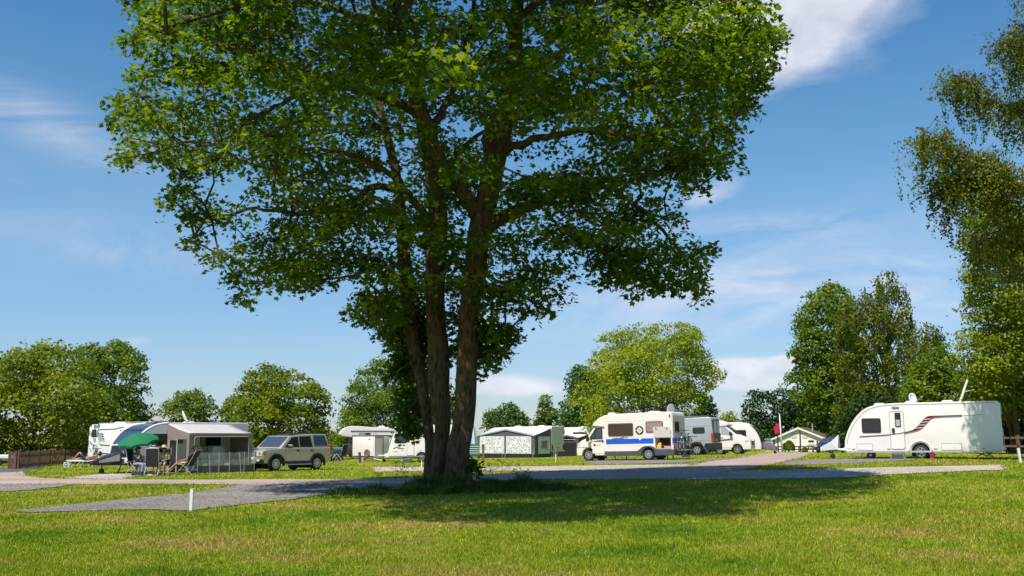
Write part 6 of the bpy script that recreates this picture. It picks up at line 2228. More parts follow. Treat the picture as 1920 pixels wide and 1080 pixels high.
# ---- seating and people in front of the awning
SKIN = mat('skin', (.42, .22, .15), .55, var=.06, scale=12)
STRAW = mat('straw', (.66, .52, .30), .8, var=.15, scale=20)
HAIR = mat('dark_hair', (.025, .018, .014), .6)
BCLOTH = mat('black_chair_cloth', (.022, .022, .025), .75, bump=.3, bscale=12)


def skin_mesh(name, V, E, R, material, parent, sub=2, rootv=0):
    """continuous surface grown round a skeleton"""
    me = bpy.data.meshes.new(name)
    me.from_pydata([tuple(v) for v in V], E, [])
    o = link_mesh(name, me, material, parent)
    md = o.modifiers.new('skin', 'SKIN')
    md.use_smooth_shade = True
    for i, r in enumerate(R):
        d = me.skin_vertices[0].data[i]
        d.radius = r if isinstance(r, tuple) else (r, r)
        d.use_root = (i == rootv)
    sb = o.modifiers.new('round', 'SUBSURF'); sb.levels = sub; sb.render_levels = sub
    bpy.context.view_layer.update()
    dg = bpy.context.evaluated_depsgraph_get()
    nm = bpy.data.meshes.new_from_object(o.evaluated_get(dg))
    o.modifiers.clear()
    o.data = nm
    if not nm.materials:
        nm.materials.append(material)
    return o


def hand(V, E, R, wrist, p, d, palm_n):
    """palm, four curled fingers and a thumb on the side, added to a skeleton"""
    d = Vector(d).normalized(); n = Vector(palm_n).normalized(); sdir = d.cross(n).normalized()
    i0 = len(V)
    c = Vector(p)
    V.append(c); R.append((.032, .018)); E.append((wrist, i0))
    k = len(V); V.append(c + d * .045); R.append((.036, .016)); E.append((i0, k))
    for j, ln in zip((-1.5, -.5, .5, 1.5), (.062, .075, .070, .055)):
        a = len(V)
        V.append(c + d * .085 + sdir * j * .019); R.append(.0085)
        V.append(c + d * (.085 + ln * .5) + sdir * j * .02 + n * .012); R.append(.008)
        V.append(c + d * (.085 + ln * .8) + sdir * j * .02 + n * .038); R.append(.007)
        E += [(k, a), (a, a + 1), (a + 1, a + 2)]
    a = len(V)
    V.append(c + d * .02 - sdir * .042); R.append(.011)
    V.append(c + d * .05 - sdir * .058 + n * .012); R.append(.009)
    E += [(i0, a), (a, a + 1)]


def person(label, loc, rz, J, shirt=None, shorts=None, legs_m=None, shoes=None, hair=HAIR, hat=None, glasses=False, group=None, rx=0.0, long_sleeve=False, beard=False):
    """J: joints in local metres, the person faces +x. pelvis, chest, neck, head, then pairs (l, r): shoulder, elbow, wrist, hand_dir, hip, knee, ankle, toe"""
    o = thing('person', label, 'person', loc, rz, group)
    V = [Vector(J['pelvis']), Vector(J['pelvis']).lerp(Vector(J['chest']), .5), Vector(J['chest']), Vector(J['neck'])]
    R = [(.15, .115), (.135, .105), (.155, .11), (.056, .056)]
    E = [(0, 1), (1, 2), (2, 3)]
    hd = Vector(J['head'])
    fw = Vector(J.get('face', (1, 0, 0))).normalized()
    up = (hd - Vector(J['neck'])).normalized()
    V += [hd - up * .035 + fw * .012, hd + up * .045, hd + up * .085]
    R += [(.072, .078), (.084, .092), (.055, .06)]
    E += [(3, 4), (4, 5), (5, 6)]
    sd = up.cross(fw).normalized()
    # nose, chin, ears
    for q, r in ((hd - up * .012 + fw * .105, .012), (hd - up * .085 + fw * .072, .022), (hd - up * .01 + sd * .092, .014), (hd - up * .01 - sd * .092, .014)):
        i = len(V); V.append(q); R.append(r); E.append((4, i))
    arms = {}
    for s in (0, 1):
        a = len(V)
        V += [Vector(J['shoulder'][s]), Vector(J['elbow'][s]), Vector(J['wrist'][s])]
        R += [.056, .042, .028]
        E += [(2, a), (a, a + 1), (a + 1, a + 2)]
        arms[s] = a
        dv = Vector(J['hand'][s])
        hand(V, E, R, a + 2, Vector(J['wrist'][s]) + dv.normalized() * .05, dv, J.get('palm', ((0, 0, -1), (0, 0, -1)))[s])
    lg = {}
    for s in (0, 1):
        a = len(V)
        V += [Vector(J['hip'][s]), Vector(J['knee'][s]), Vector(J['knee'][s]).lerp(Vector(J['ankle'][s]), .35), Vector(J['ankle'][s]), Vector(J['toe'][s])]
        R += [.088, .060, .055, .036, (.036, .024)]
        E += [(0, a), (a, a + 1), (a + 1, a + 2), (a + 2, a + 3), (a + 3, a + 4)]
        lg[s] = a
    skin_mesh('body', V, E, R, SKIN, o, 1)
    if shirt:
        v = [V[0].lerp(V[1], .3), V[1], V[2], V[2].lerp(V[3], .55)]
        r = [(.168, .135), (.158, .128), (.178, .13), (.085, .075)]
        e = [(0, 1), (1, 2), (2, 3)]
        for s in (0, 1):
            a = arms[s]; i = len(v)
            sh, el, wr = V[a], V[a + 1], V[a + 2]
            if long_sleeve:
                v += [sh, el, el.lerp(wr, .85)]; r += [.074, .060, .045]; e += [(2, i), (i, i + 1), (i + 1, i + 2)]
            else:
                v += [sh, sh.lerp(el, .75)]; r += [.074, .064]; e += [(2, i), (i, i + 1)]
        skin_mesh('shirt', v, e, r, shirt, o, 1)
    if shorts or legs_m:
        v = [V[0].lerp(V[1], .25), V[0]]; r = [(.165, .128), (.172, .132)]; e = [(0, 1)]
        for s in (0, 1):
            a = lg[s]; i = len(v)
            if legs_m:
                v += [V[a], V[a + 1], V[a + 2], V[a + 3]]; r += [.104, .078, .072, .056]; e += [(1, i), (i, i + 1), (i + 1, i + 2), (i + 2, i + 3)]
            else:
                v += [V[a], V[a].lerp(V[a + 1], .8)]; r += [.106, .084]; e += [(1, i), (i, i + 1)]
        skin_mesh('trousers' if legs_m else 'shorts', v, e, r, legs_m or shorts, o, 1, 1)
    if shoes:
        for s in (0, 1):
            a = lg[s]
            skin_mesh('shoe', [V[a + 3] + Vector((0, 0, -.02)), V[a + 3].lerp(V[a + 4], .6), V[a + 4]], [(0, 1), (1, 2)], [.052, .046, .04], shoes, o, 1)
    if hair:
        skin_mesh('hair', [hd + up * .03 - fw * .03, hd + up * .075 - fw * .02, hd - up * .03 - fw * .05], [(0, 1), (0, 2)], [(.104, .104), (.085, .085), (.078, .078)], hair, o, 3)
    if glasses:
        m = MB()
        for q in (-.036, .036):
            c = hd + up * .02 + fw * .102 + sd * q
            m.ball(c, .03, .03, .022)
        m.build('sunglasses', BLACK, o, smooth=True)
    if beard:
        pass
    if hat:
        m = MB()
        c0 = hd + up * .075
        rings = []
        for z, r in ((-.01, .19), (.0, .20), (.012, .19), (.02, .105), (.07, .10), (.105, .085), (.115, .03)):
            rings.append([c0 + up * z + (fw * math.cos(a) + sd * math.sin(a)) * r for a in [2 * PI * i / 20 for i in range(20)]])
        m.loft(rings)
        m.build('hat', hat, o, smooth=True)
    return o


def seated(lean=.15, knee_out=.10, sh=.44, side_arms=None, foot=.40):
    """relaxed seat pose facing +x"""
    J = dict(pelvis=(0, 0, sh + .08), chest=(-lean * .8, 0, sh + .46), neck=(-lean * 1.1, 0, sh + .60), head=(-lean * .95 + .02, 0, sh + .74))
    J['shoulder'] = [(-lean * .85, .185, sh + .53), (-lean * .85, -.185, sh + .53)]
    J['elbow'] = [(-lean * .3 + .02, .27, sh + .27), (-lean * .3 + .02, -.27, sh + .27)]
    J['wrist'] = [(.22, .20, sh + .22), (.22, -.20, sh + .22)]
    J['hand'] = [(1, -.2, -.1), (1, .2, -.1)]
    J['hip'] = [(.03, .09, sh + .06), (.03, -.09, sh + .06)]
    J['knee'] = [(.44, knee_out, sh + .06), (.44, -knee_out, sh + .06)]
    J['ankle'] = [(foot, knee_out, .09), (foot, -knee_out, .09)]
    J['toe'] = [(foot + .17, knee_out + .02, .035), (foot + .17, -knee_out - .02, .035)]
    return J


def recliner(label, loc, rz, rec=.35, group='black reclining camping chairs'):
    """padded folding chair facing +x, back leaning to -x"""
    o = thing('camping_chair', label, 'camping chair', loc, rz, group)
    hb = .82
    bx = -.22 - hb * math.sin(rec); bz = .40 + hb * math.cos(rec)
    w = .27
    def slab(p, q, th, yw):
        p, q = Vector(p), Vector(q)
        t = (q - p).normalized(); n = Vector((-t.z, 0, t.x)) * th
        return [[p + Vector((0, -yw, 0)) - n, p + Vector((0, yw, 0)) - n, p + Vector((0, yw, 0)) + n, p + Vector((0, -yw, 0)) + n],
                [q + Vector((0, -yw, 0)) - n, q + Vector((0, yw, 0)) - n, q + Vector((0, yw, 0)) + n, q + Vector((0, -yw, 0)) + n]]
    MB().loft(slab((-.2, 0, .41), (.25, 0, .45), .025, w)).build('seat', BCLOTH, o, bevel=.02)
    MB().loft(slab((-.21, 0, .42), (bx, 0, bz), .022, w)).build('backrest', BCLOTH, o, bevel=.02)
    b = Vector((bx, 0, bz)); a = Vector((-.21, 0, .42))
    h = a.lerp(b, .88); 
    MB().loft(slab(a.lerp(b, .80) + Vector((.04, 0, 0)), a.lerp(b, .98) + Vector((.04, 0, 0)), .03, w * .85)).build('head_pillow', BCLOTH, o, bevel=.025)
    for s in (-1, 1):
        y_ = s * (w + .025)
        frame_tubes('leg_frame', [[(-.42, y_, .0), (.20, y_, .60), (-.32, y_, .62)], [(.38, y_, .0), (-.15, y_, .60)], [(-.21, y_, .42), (bx, y_, bz)]], .013, LGREY, o)
        MB().box(-.32, .22, y_ - .03, y_ + .03, .615, .645).build('armrest', BLACK, o, bevel=.01)
    for q in ((-.42, .02), (.38, .02), (bx, bz)):
        frame_tubes('crossbar', [[(q[0], -w - .025, q[1]), (q[0], w + .025, q[1])]], .013, LGREY, o)
    return o


GREEN = mat('green_shirt', (.012, .17, .10), .8, bump=.2)
YELL = mat('yellow_shirt', (.72, .60, .16), .8, bump=.2)
BLUES = mat('turquoise_shorts', (.03, .25, .42), .8)
TRO = mat('pale_blue_trousers', (.28, .30, .46), .85, bump=.2)
PINKS = mat('salmon_top', (.60, .28, .20), .8)
DARKC = mat('dark_clothes', (.03, .03, .04), .8)
SHOE = mat('dark_shoes', (.03, .028, .028), .7)


def gpl(px, Y):
    return gat(px, Y)


# man in green, seated sideways, hand at his chin
p = gpl(257, 49.8)
recliner('black camping chair under the man in the green shirt', p, rad(-12), .2)
J = seated(.04, .12)
J['chest'] = (.0, 0, .90); J['neck'] = (.02, 0, 1.04); J['head'] = (.07, 0, 1.17)
J['shoulder'] = [(.0, .185, .97), (.0, -.185, .97)]
J['elbow'] = [(.14, .22, .72), (.24, -.2, .72)]
J['wrist'] = [(.30, .12, .62), (.20, -.06, .96)]
J['hand'] = [(1, -.2, 0), (-.3, .3, 1)]; J['palm'] = [(0, 0, -1), (-1, 0, 0)]
person('person with dark hair in a green shirt and pale trousers, chin on hand', p, rad(-12), J, GREEN, None, TRO, SHOE)
# chair seen from behind with a sun hat showing over it
p = gpl(289, 49.4)
recliner('black camping chair with its back to us beside the yellow shirt', p, rad(95), .12)
J = seated(.10)
person('person hidden behind a black chair back, only a white sun hat showing', p, rad(95), J, DARKC, DARKC, None, None, HAIR, mat('white_hat', (.75, .74, .70), .8))
# person in yellow and straw hat, facing us
p = gpl(308, 50.6)
recliner('black camping chair under the person in the yellow shirt', p, rad(-78), .2)
J = seated(.08, .09)
J['wrist'] = [(.18, .08, .66), (.20, -.05, .64)]; J['hand'] = [(.5, -.9, -.2), (.5, .9, -.2)]
person('person in straw hat, sunglasses, yellow shirt and turquoise shorts', p, rad(-78), J, YELL, BLUES, None, SHOE, HAIR, STRAW, True)
# far right recliner with legs stretched left
p = gpl(351, 50.0)
recliner('reclined black camping chair beside the awning corner', p, rad(172), .48)
J = seated(.42, .08, .42, foot=.62)
J['knee'] = [(.46, .08, .50), (.48, -.08, .52)]; J['ankle'] = [(.80, .08, .20), (.78, -.08, .18)]; J['toe'] = [(.93, .08, .28), (.92, -.08, .26)]
person('person lying back in the reclined chair with bare legs and yellow shorts', p, rad(172), J, DARKC, YELL, None, None)
# low tables, bags
t = thing('folding_table', 'small dark folding table between the green and yellow shirts', 'table', gpl(272, 50.9), .2)
MB().box(-.45, .45, -.28, .28, .54, .57).build('table_top', DGREY, t, bevel=.01)
for sx in (-1, 1):
    frame_tubes('leg', [[(sx * .38, -.24, .0), (sx * .38, .24, .54)], [(sx * .38, .24, .0), (sx * .38, -.24, .54)]], .012, LGREY, t)
t = thing('cool_bag', 'dark blue cool bag on the ground by the man in green', 'bag', gpl(262, 48.9), .15)
MB().box(-.28, .2, -.14, .14, 0, .2).build('case', mat('navy_cloth', (.03, .04, .09), .8, bump=.3), t, bevel=.04)
MB().tube([(-.15, 0, .19), (-.1, 0, .27), (.04, 0, .27), (.1, 0, .19)], .012, 5).build('handle', BLACK, t)
t = thing('bottle', 'bottle with red label standing at the awning corner', 'bottle', gpl(362.5, 50.2), 0)
MB().lathe_z((0, 0, 0), [(0, .01), (0, .055), (.22, .055), (.3, .02), (.36, .02), (.36, .005)], 12).build('glass', WHITE, t, smooth='sharp')
MB().lathe_z((0, 0, 0), [(.06, .057), (.06, .058), (.18, .058), (.18, .057)], 12).build('label_band', RED, t)
wf = child_thing(NC, 'drying_rack', 'white tubular rack standing before the caravan side', 'rack', (.62, -.35, 0))
frame_tubes('tube_frame', [[(-.4, 0, 0), (-.4, 0, .86), (.4, 0, .88), (.4, 0, 0)], [(-.4, 0, .5), (.4, 0, .5)]], .022, WHITE, wf)
MB().box(-.37, .37, -.005, .005, .5, .83).build('cloth_panel', LGREY, wf)


def parasol():
    Y = 50.2
    b = gat(258, Y)
    o = thing('parasol', 'green garden parasol tilted over the seated people', 'parasol', b, 0)
    top = pt(257, 813, Y) - b
    MB().tube([(0, 0, 0), (0, 0, top.z * .62), (-.03, 0, top.z)], .022, 8).build('pole', DGREY, o)
    MB().lathe_z((0, 0, 0), [(0, .01), (0, .24), (.05, .22), (.09, .05), (.3, .035), (.3, .01)], 16).build('base', BLACK, o, smooth='sharp')
    can = MB()
    Rr = .97
    ax = Vector((-.10, -.28, 1)).normalized()
    xa = Vector((1, 0, 0)); xa = (xa - ax * xa.dot(ax)).normalized(); ya = ax.cross(xa)
    rings_t, n = [], 8
    N = n * 4
    def ring(t, off):
        out = []
        for i in range(N):
            a = 2 * PI * i / N
            ph = (i % 4) / 4
            scal = 1 - .10 * math.sin(PI * ph) * t
            r = Rr * t * scal
            drop = .36 * t ** 1.7 - .05 * math.sin(PI * ph) * t
            out.append(top + (xa * math.cos(a) + ya * math.sin(a)) * max(r, .01) - ax * (drop + off))
        return out
    rings = [ring(t, 0) for t in (.0, .2, .4, .6, .8, 1.0)] + [ring(1.0, .10)] + [ring(.99, .10)] + [ring(t, .015) for t in (.99, .8, .6, .4, .2, 0)]
    can.loft(rings)
    m, nt, bb = new_mat('green_canopy')
    bb.inputs['Base Color'].default_value = (.01, .22, .085, 1); bb.inputs['Roughness'].default_value = .8
    tr = nt.nodes.new('ShaderNodeBsdfTranslucent'); tr.inputs[0].default_value = (.015, .35, .12, 1)
    mx = nt.nodes.new('ShaderNodeMixShader'); mx.inputs[0].default_value = .35
    nt.links.new(bb.outputs[0], mx.inputs[1]); nt.links.new(tr.outputs[0], mx.inputs[2]); nt.links.new(mx.outputs[0], nt.nodes['Material Output'].inputs[0])
    c = can.build('canopy', m, o)
    for i in range(n):
        a = 2 * PI * i / n
        e = top + (xa * math.cos(a) + ya * math.sin(a)) * Rr * .98 - ax * .37
        MB().tube([top - ax * .05, e], .008, 4).build('rib', DGREY, c)


parasol()


# ---- four wheel drive car
def offroader():
    pl = place2(494, 53.6, 622, 57.4)
    L, W = pl[2], 1.95
    k = L / 4.6
    X = lambda v: v * k
    o = stand('parked_car', 'champagne four wheel drive estate with black arches on the grass', 'car', pl)
    low = [(X(.08), .42), (X(.0), .55), (X(.0), .95), (X(.06), 1.02), (X(.3), 1.08), (X(1.25), 1.15), (X(4.52), 1.17), (X(4.6), .7), (X(4.55), .42)] + arch(X(3.62), .37, .36) + arch(X(.86), .37, .36)
    MB().prism(low, 0, W, 'y').build('body', GOLDP, o, bevel=.05, smooth=True, seg=3)
    gh = [(X(1.12), 1.13), (X(1.82), 1.76), (X(2.6), 1.83), (X(3.2), 1.87), (X(4.32), 1.87), (X(4.5), 1.15)]
    yy = lambda z: .03 + .14 * (z - 1.14) / .7
    MB().loft([[(a, yy(b), b) for a, b in gh], [(a, W - yy(b), b) for a, b in gh]]).build('cabin', GOLDP, o, bevel=.04, smooth=True, seg=3)
    def glass(name, q, mt, out=.014):
        for mir in (0, 1):
            P = [(X(a), (yy(b) - out) if not mir else W - yy(b) + out, b) for a, b in q]
            Q = [(p[0], p[1] + (.03 if not mir else -.03), p[2]) for p in P]
            MB().loft([P, Q]).build(name, mt, o)
    glass('front_window', [(1.42, 1.20), (1.95, 1.70), (2.35, 1.73), (2.35, 1.20)], GLASS)
    glass('rear_window', [(2.43, 1.20), (2.43, 1.735), (3.2, 1.76), (3.28, 1.20)], GLASS)
    glass('quarter_window', [(3.42, 1.27), (3.40, 1.80), (4.18, 1.80), (4.36, 1.27)], GLASSB)
    front_skin('windscreen', [(X(1.2), 1.22), (X(1.78), 1.72)], .22, W - .22, GLASSB, o, .018)
    MB().prism([(X(.35), 1.09), (X(1.15), 1.14), (X(1.15), 1.17), (X(.4), 1.125)], .25, W - .25, 'y').build('bonnet_bulge', GOLDP, o, bevel=.012)
    # black sills, arches, bumper corners
    for xc in (.86, 3.62):
        q = [(X(xc) + .56 * math.cos(a), .37 + .52 * math.sin(a)) for a in [-.25 + (PI + .5) * i / 14 for i in range(15)]]
        q2 = [(X(xc) + .45 * math.cos(a), .37 + .45 * math.sin(a)) for a in [PI + .25 - (PI + .5) * i / 14 for i in range(15)]]
        MB().prism(q + q2, -.035, .06, 'y').build('wheel_arch', BLACK, o, bevel=.01)
        well(o, X(xc) - .44, X(xc) + .44, W, .86)
        wheel(o, X(xc), .37, .02, .24, 10, far=W - .26)
    MB().box(X(1.35), X(3.1), -.02, .05, .36, .50).build('sill', BLACK, o, bevel=.015)
    side('side_step', X(1.4), X(3.1), .30, .35, STEEL, o, .02, -.14, .16)
    # nose
    bmp = end_panel('front_bumper', .0, W, .42, .62, X(-.06), BLACK, o, .08, .14, -1)
    end_panel('skid_panel', .45, W - .45, .40, .66, X(-.075), GOLDP, bmp, .06, .1, -1)
    end_panel('number_plate', .60, 1.2, .60, .72, X(-.085), WPLATE, o, .02, .1, -1)
    pm = MB()
    for i, yv in enumerate((.66, .75, .88, .97, 1.06)):
        pm.box(X(-.089), X(-.085), yv, yv + .05, .625, .70)
    g = end_panel('grille', .5, W - .5, .76, 1.0, X(-.02), BLACK, o, .04, .08, -1)
    for z in (.79, .86, .93):
        end_panel('grille_bar', .52, W - .52, z, z + .045, X(-.035), GOLDP, g, .015, .05, -1)
    for a, b in ((.06, .46), (W - .46, W - .06)):
        hl = end_panel('headlamp', a, b, .76, 1.0, X(-.03), LENS, o, .05, .08, -1)
        MB().lathe_y((0, 0, 0), [(0, .01)], 3) if False else None
        end_panel('lamp_bowl', a + .08, b - .16, .80, .96, X(-.04), MGREY, hl, .07, .04, -1)
    side('indicator', X(-.01), X(.16), .80, 1.0, AMBER, o, .03, -.014)
    for a in (.16, W - .36):
        end_panel('fog_lamp', a, a + .2, .5, .62, X(-.1), LENS, bmp, .05, .04, -1)
    for x in (1.45, 2.4, 3.32):
        side('door_shut', X(x), X(x) + .012, .52, 1.15, DGREY, o, .004, -.003)
    for x in (2.18, 3.12):
        side('door_handle', X(x), X(x) + .16, .98, 1.06, BLACK, o, .025, -.03, .03)
    m = MB().prism(rrect(X(1.5), X(1.72), 1.14, 1.32, .05), -.22, -.04, 'y').build('door_mirror', BLACK, o, bevel=.03)
    MB().prism(rrect(X(1.51), X(1.71), 1.22, 1.33, .04), -.225, -.1, 'y').build('mirror_cap', LENS, m, bevel=.02)
    side('tail_lamp', X(4.52), X(4.6), .78, 1.35, RED, o, .03, -.012)
    end_panel('rear_bumper', .0, W, .42, .68, L + .06, BLACK, o, .06, .1)
    for yv in (.28, W - .28):
        MB().tube([(X(2.0), yv, 1.86), (X(2.2), yv, 1.91), (X(4.1), yv, 1.92), (X(4.25), yv, 1.88)], .02, 6).build('roof_rail', BLACK, o)
    MB().box(X(2.2), X(3.0), .4, W - .4, 1.865, 1.885).build('sunroof', GLASS, o, bevel=.008)


offroader()


# ---- motorhome with graphics behind the dark nosed caravan
def graphic_motorhome():
    b = gat(165.5, 69)
    rz = rad(-17)
    o = thing('motorhome', 'tall white motorhome with black line graphics at the far left', 'motorhome', b, rz)
    L, W = 7.2, 2.25
    prof = [(.0, .35), (-.02, 1.2), (.02, 2.3), (.10, 2.46), (.3, 2.52), (L - 1.2, 2.56), (L - .5, 2.3), (L, 1.2), (L, .35)] + arch(5.9, .34, .35) + arch(1.9, .34, .35)
    shell('body', prof, W, WHITE, o, .06)
    well(o, 5.5, 6.3, W, .8); well(o, 1.5, 2.3, W, .8)
    wheel(o, 5.9, .34, .06, .22, 6, far=W - .28); wheel(o, 1.9, .34, .06, .22, 6, far=W - .28)
    window(o, .25, .58, 1.72, 2.2, r=.04)
    window(o, 2.35, 2.95, 1.45, 2.15, DGREY, GLASS, .05)
    def ln(name, pts, th=.02):
        MB().tube([Vector((a, -.008, b)) for a, b in pts], th, 4).build(name, INK, o)
    ln('graphic_line', [(.68, 2.05), (.70, 2.16), (.78, 2.19), (1.9, 2.22), (2.5, 2.34), (2.62, 2.34)], .022)
    ln('graphic_line', [(.86, 1.28), (.80, 1.42), (.80, 1.48), (1.22, 1.48), (1.28, 1.44)], .014)
    ln('graphic_line', [(.86, 1.27), (1.0, 1.22), (1.9, 1.18), (2.3, 1.19)], .022)
    for i in range(3):
        z = 1.56 + .15 * i
        ln('graphic_bar', [(.74 - .02 * i, z + .10), (1.10 - .05 * i, z + .10), (1.18 - .05 * i, z + .03), (.74 - .02 * i, z + .02)], .012)
        poly_side('graphic_tip', [(1.08 - .05 * i, z + .12), (1.10 - .05 * i, z + .0), (1.24 - .05 * i, z + .02)], INK, o)
    side('locker_door', .1, 1.2, .5, 1.05, WHITE, o, .04)
    for x, z in ((.1, .95), (.68, .78)):
        side('lock', x, x + .05, z, z + .08, DGREY, o, .02)
    MB().box(.5, 3.6, .3, 1.9, 2.56, 2.60).build('roof_panel', WHITE, o, bevel=.015)
    rooflight(o, 1.6, 1.1, 2.60, .9)
    frame_tubes('roof_rack', [[(2.6, .2, 2.64), (4.6, .2, 2.68)], [(2.6, 2.0, 2.64), (4.6, 2.0, 2.68)], [(2.7, .2, 2.53), (2.7, .2, 2.66)], [(3.6, .2, 2.53), (3.6, .2, 2.66)], [(4.5, .2, 2.53), (4.5, .2, 2.68)], [(3.0, .2, 2.66), (3.0, 2.0, 2.66)], [(4.2, .2, 2.67), (4.2, 2.0, 2.67)]], .022, STEEL, o)
    end_panel('rear_lamp', .05, .2, .7, 1.2, -.03, RED, o, .03, .03, -1)


graphic_motorhome()


# ---- sunbather, lounger, scooter
def lounger(label, px, Y, rz, group='white framed sun loungers at the left'):
    b = gat(px, Y)
    o = thing('sun_lounger', label, 'sun lounger', b, rz, group)
    cl = mat('pale_lounger_cloth', (.52, .55, .60), .8, bump=.2)
    MB().box(-.05, 1.15, -.28, .28, .355, .375).build('bed', cl, o, bevel=.008)
    MB().loft([[(1.14, -.28, .35), (1.14, .28, .35), (1.14, .28, .37), (1.14, -.28, .37)], [(1.82, -.28, .50), (1.82, .28, .50), (1.82, .28, .52), (1.82, -.28, .52)]]).build('backrest', cl, o, bevel=.008)
    fr = [[(-.05, y, .35), (1.15, y, .35), (1.82, y, .50)] for y in (-.3, .3)]
    frame_tubes('frame', fr, .015, WHITE, o)
    for x in (.0, .75, 1.45):
        frame_tubes('leg', [[(x + .13, -.3, .36), (x - .12, -.3, .0), (x - .12, .3, .0), (x + .13, .3, .36)]], .014, WHITE, o)
    return o


lo = lounger('sun lounger under the sunbather with a raised knee', 136, 62.5, rad(-3))
lounger('empty sun lounger just behind the sunbather', 131, 64.6, rad(-3))
J = dict(pelvis=(.92, 0, .48), chest=(1.30, 0, .60), neck=(1.46, 0, .68), head=(1.62, 0, .78), face=(-.55, 0, .85))
J['shoulder'] = [(1.36, .18, .62), (1.36, -.18, .62)]
J['elbow'] = [(1.20, .32, .50), (1.18, -.32, .56)]; J['wrist'] = [(.98, .28, .48), (1.02, -.12, .68)]
J['hand'] = [(-1, 0, 0), (-.6, .6, .1)]
J['hip'] = [(.86, .09, .47), (.86, -.09, .47)]
J['knee'] = [(.45, .10, .49), (.50, -.10, .86)]; J['ankle'] = [(.04, .10, .45), (.16, -.10, .45)]; J['toe'] = [(.0, .10, .60), (.02, -.10, .42)]
person('person sunbathing on a lounger with one knee raised, in dark shorts', lo.location, rad(-3), J, None, mat('navy_shorts', (.02, .03, .08), .8), None, None, HAIR)


def scooter():
    b = gat(190, 66)
    o = thing('motor_scooter', 'grey motor scooter parked beside the motorhome with graphics', 'scooter', b, rad(160))
    grey = mat('scooter_grey', (.34, .38, .42), .3, .2, coat=.5)
    for x in (-.6, .6):
        w = MB().lathe_y((x, -.06, .24), [(0, .12), (0, .21), (.03, .24), (.09, .24), (.12, .21), (.12, .12)], 22).build('wheel', RUBBER, o, smooth='sharp')
        MB().lathe_y((x, -.04, .24), [(0, .01), (0, .13), (.08, .13), (.08, .01)], 16).build('rim', ALLOY, w)
    MB().loft([[(-.85, -.1, .55), (-.85, .1, .55), (-.8, .1, .45), (-.8, -.1, .45)], [(-.5, -.19, .72), (-.5, .19, .72), (-.5, .19, .38), (-.5, -.19, .38)], [(-.1, -.17, .66), (-.1, .17, .66), (-.12, .17, .30), (-.12, -.17, .30)], [(.05, -.16, .34), (.05, .16, .34), (.05, .16, .26), (.05, -.16, .26)], [(.35, -.16, .34), (.35, .16, .34), (.35, .16, .26), (.35, -.16, .26)]]).build('bodywork', grey, o, bevel=.04, smooth=True)
    MB().loft([[(.35, -.16, .30), (.35, .16, .30), (.42, .16, .30), (.42, -.16, .30)], [(.38, -.22, .70), (.38, .22, .70), (.48, .18, .70), (.48, -.18, .70)], [(.28, -.14, 1.0), (.28, .14, 1.0), (.36, .12, 1.0), (.36, -.12, 1.0)]]).build('leg_shield', grey, o, bevel=.03, smooth=True)
    MB().loft([[(-.75, -.13, .74), (-.75, .13, .74), (-.75, .13, .68), (-.75, -.13, .68)], [(-.1, -.15, .76), (-.1, .15, .76), (-.1, .15, .66), (-.1, -.15, .66)]]).build('seat', BLACK, o, bevel=.03)
    frame_tubes('handlebar', [[(.3, -.34, 1.02), (.34, 0, 1.04), (.3, .34, 1.02)], [(.34, 0, 1.04), (.45, 0, .6), (.6, 0, .24)]], .018, BLACK, o)
    for s in (-1, 1):
        MB().tube([(.3, s * .26, 1.03), (.24, s * .34, 1.2)], .008, 4).ball((.24, s * .35, 1.23), .03, .07, .05).build('mirror', BLACK, o)
    MB().prism(rrect(-.14, .14, .98, 1.28, .06), .36, .38, 'x').build('windshield', clear_mat('scooter_screen', (.7, .75, .8), .3), o)


scooter()
t = thing('direction_sign', 'small white square sign with a blue disc by the lounger feet', 'sign', gat(126.5, 60.5), rad(8))
MB().box(-.14, .14, -.012, .012, .06, .34).build('board', WPLATE, t, bevel=.008)
sb_ = MB().lathe_y((0, -.018, .2), [(0, .005), (0, .105), (.008, .105)], 24).build('blue_disc', mat('sign_blue', (.02, .16, .50), .4), t)
MB().prism([(-.075, .2), (-.01, .255), (-.01, .225), (.07, .225), (.07, .175), (-.01, .175), (-.01, .145)], -.024, -.017, 'y').build('arrow', WPLATE, sb_)
for sx in (-.1, .1):
    MB().cyl((sx, .015, 0), (sx, .015, .3), .01, 6).build('stake', LGREY, t)


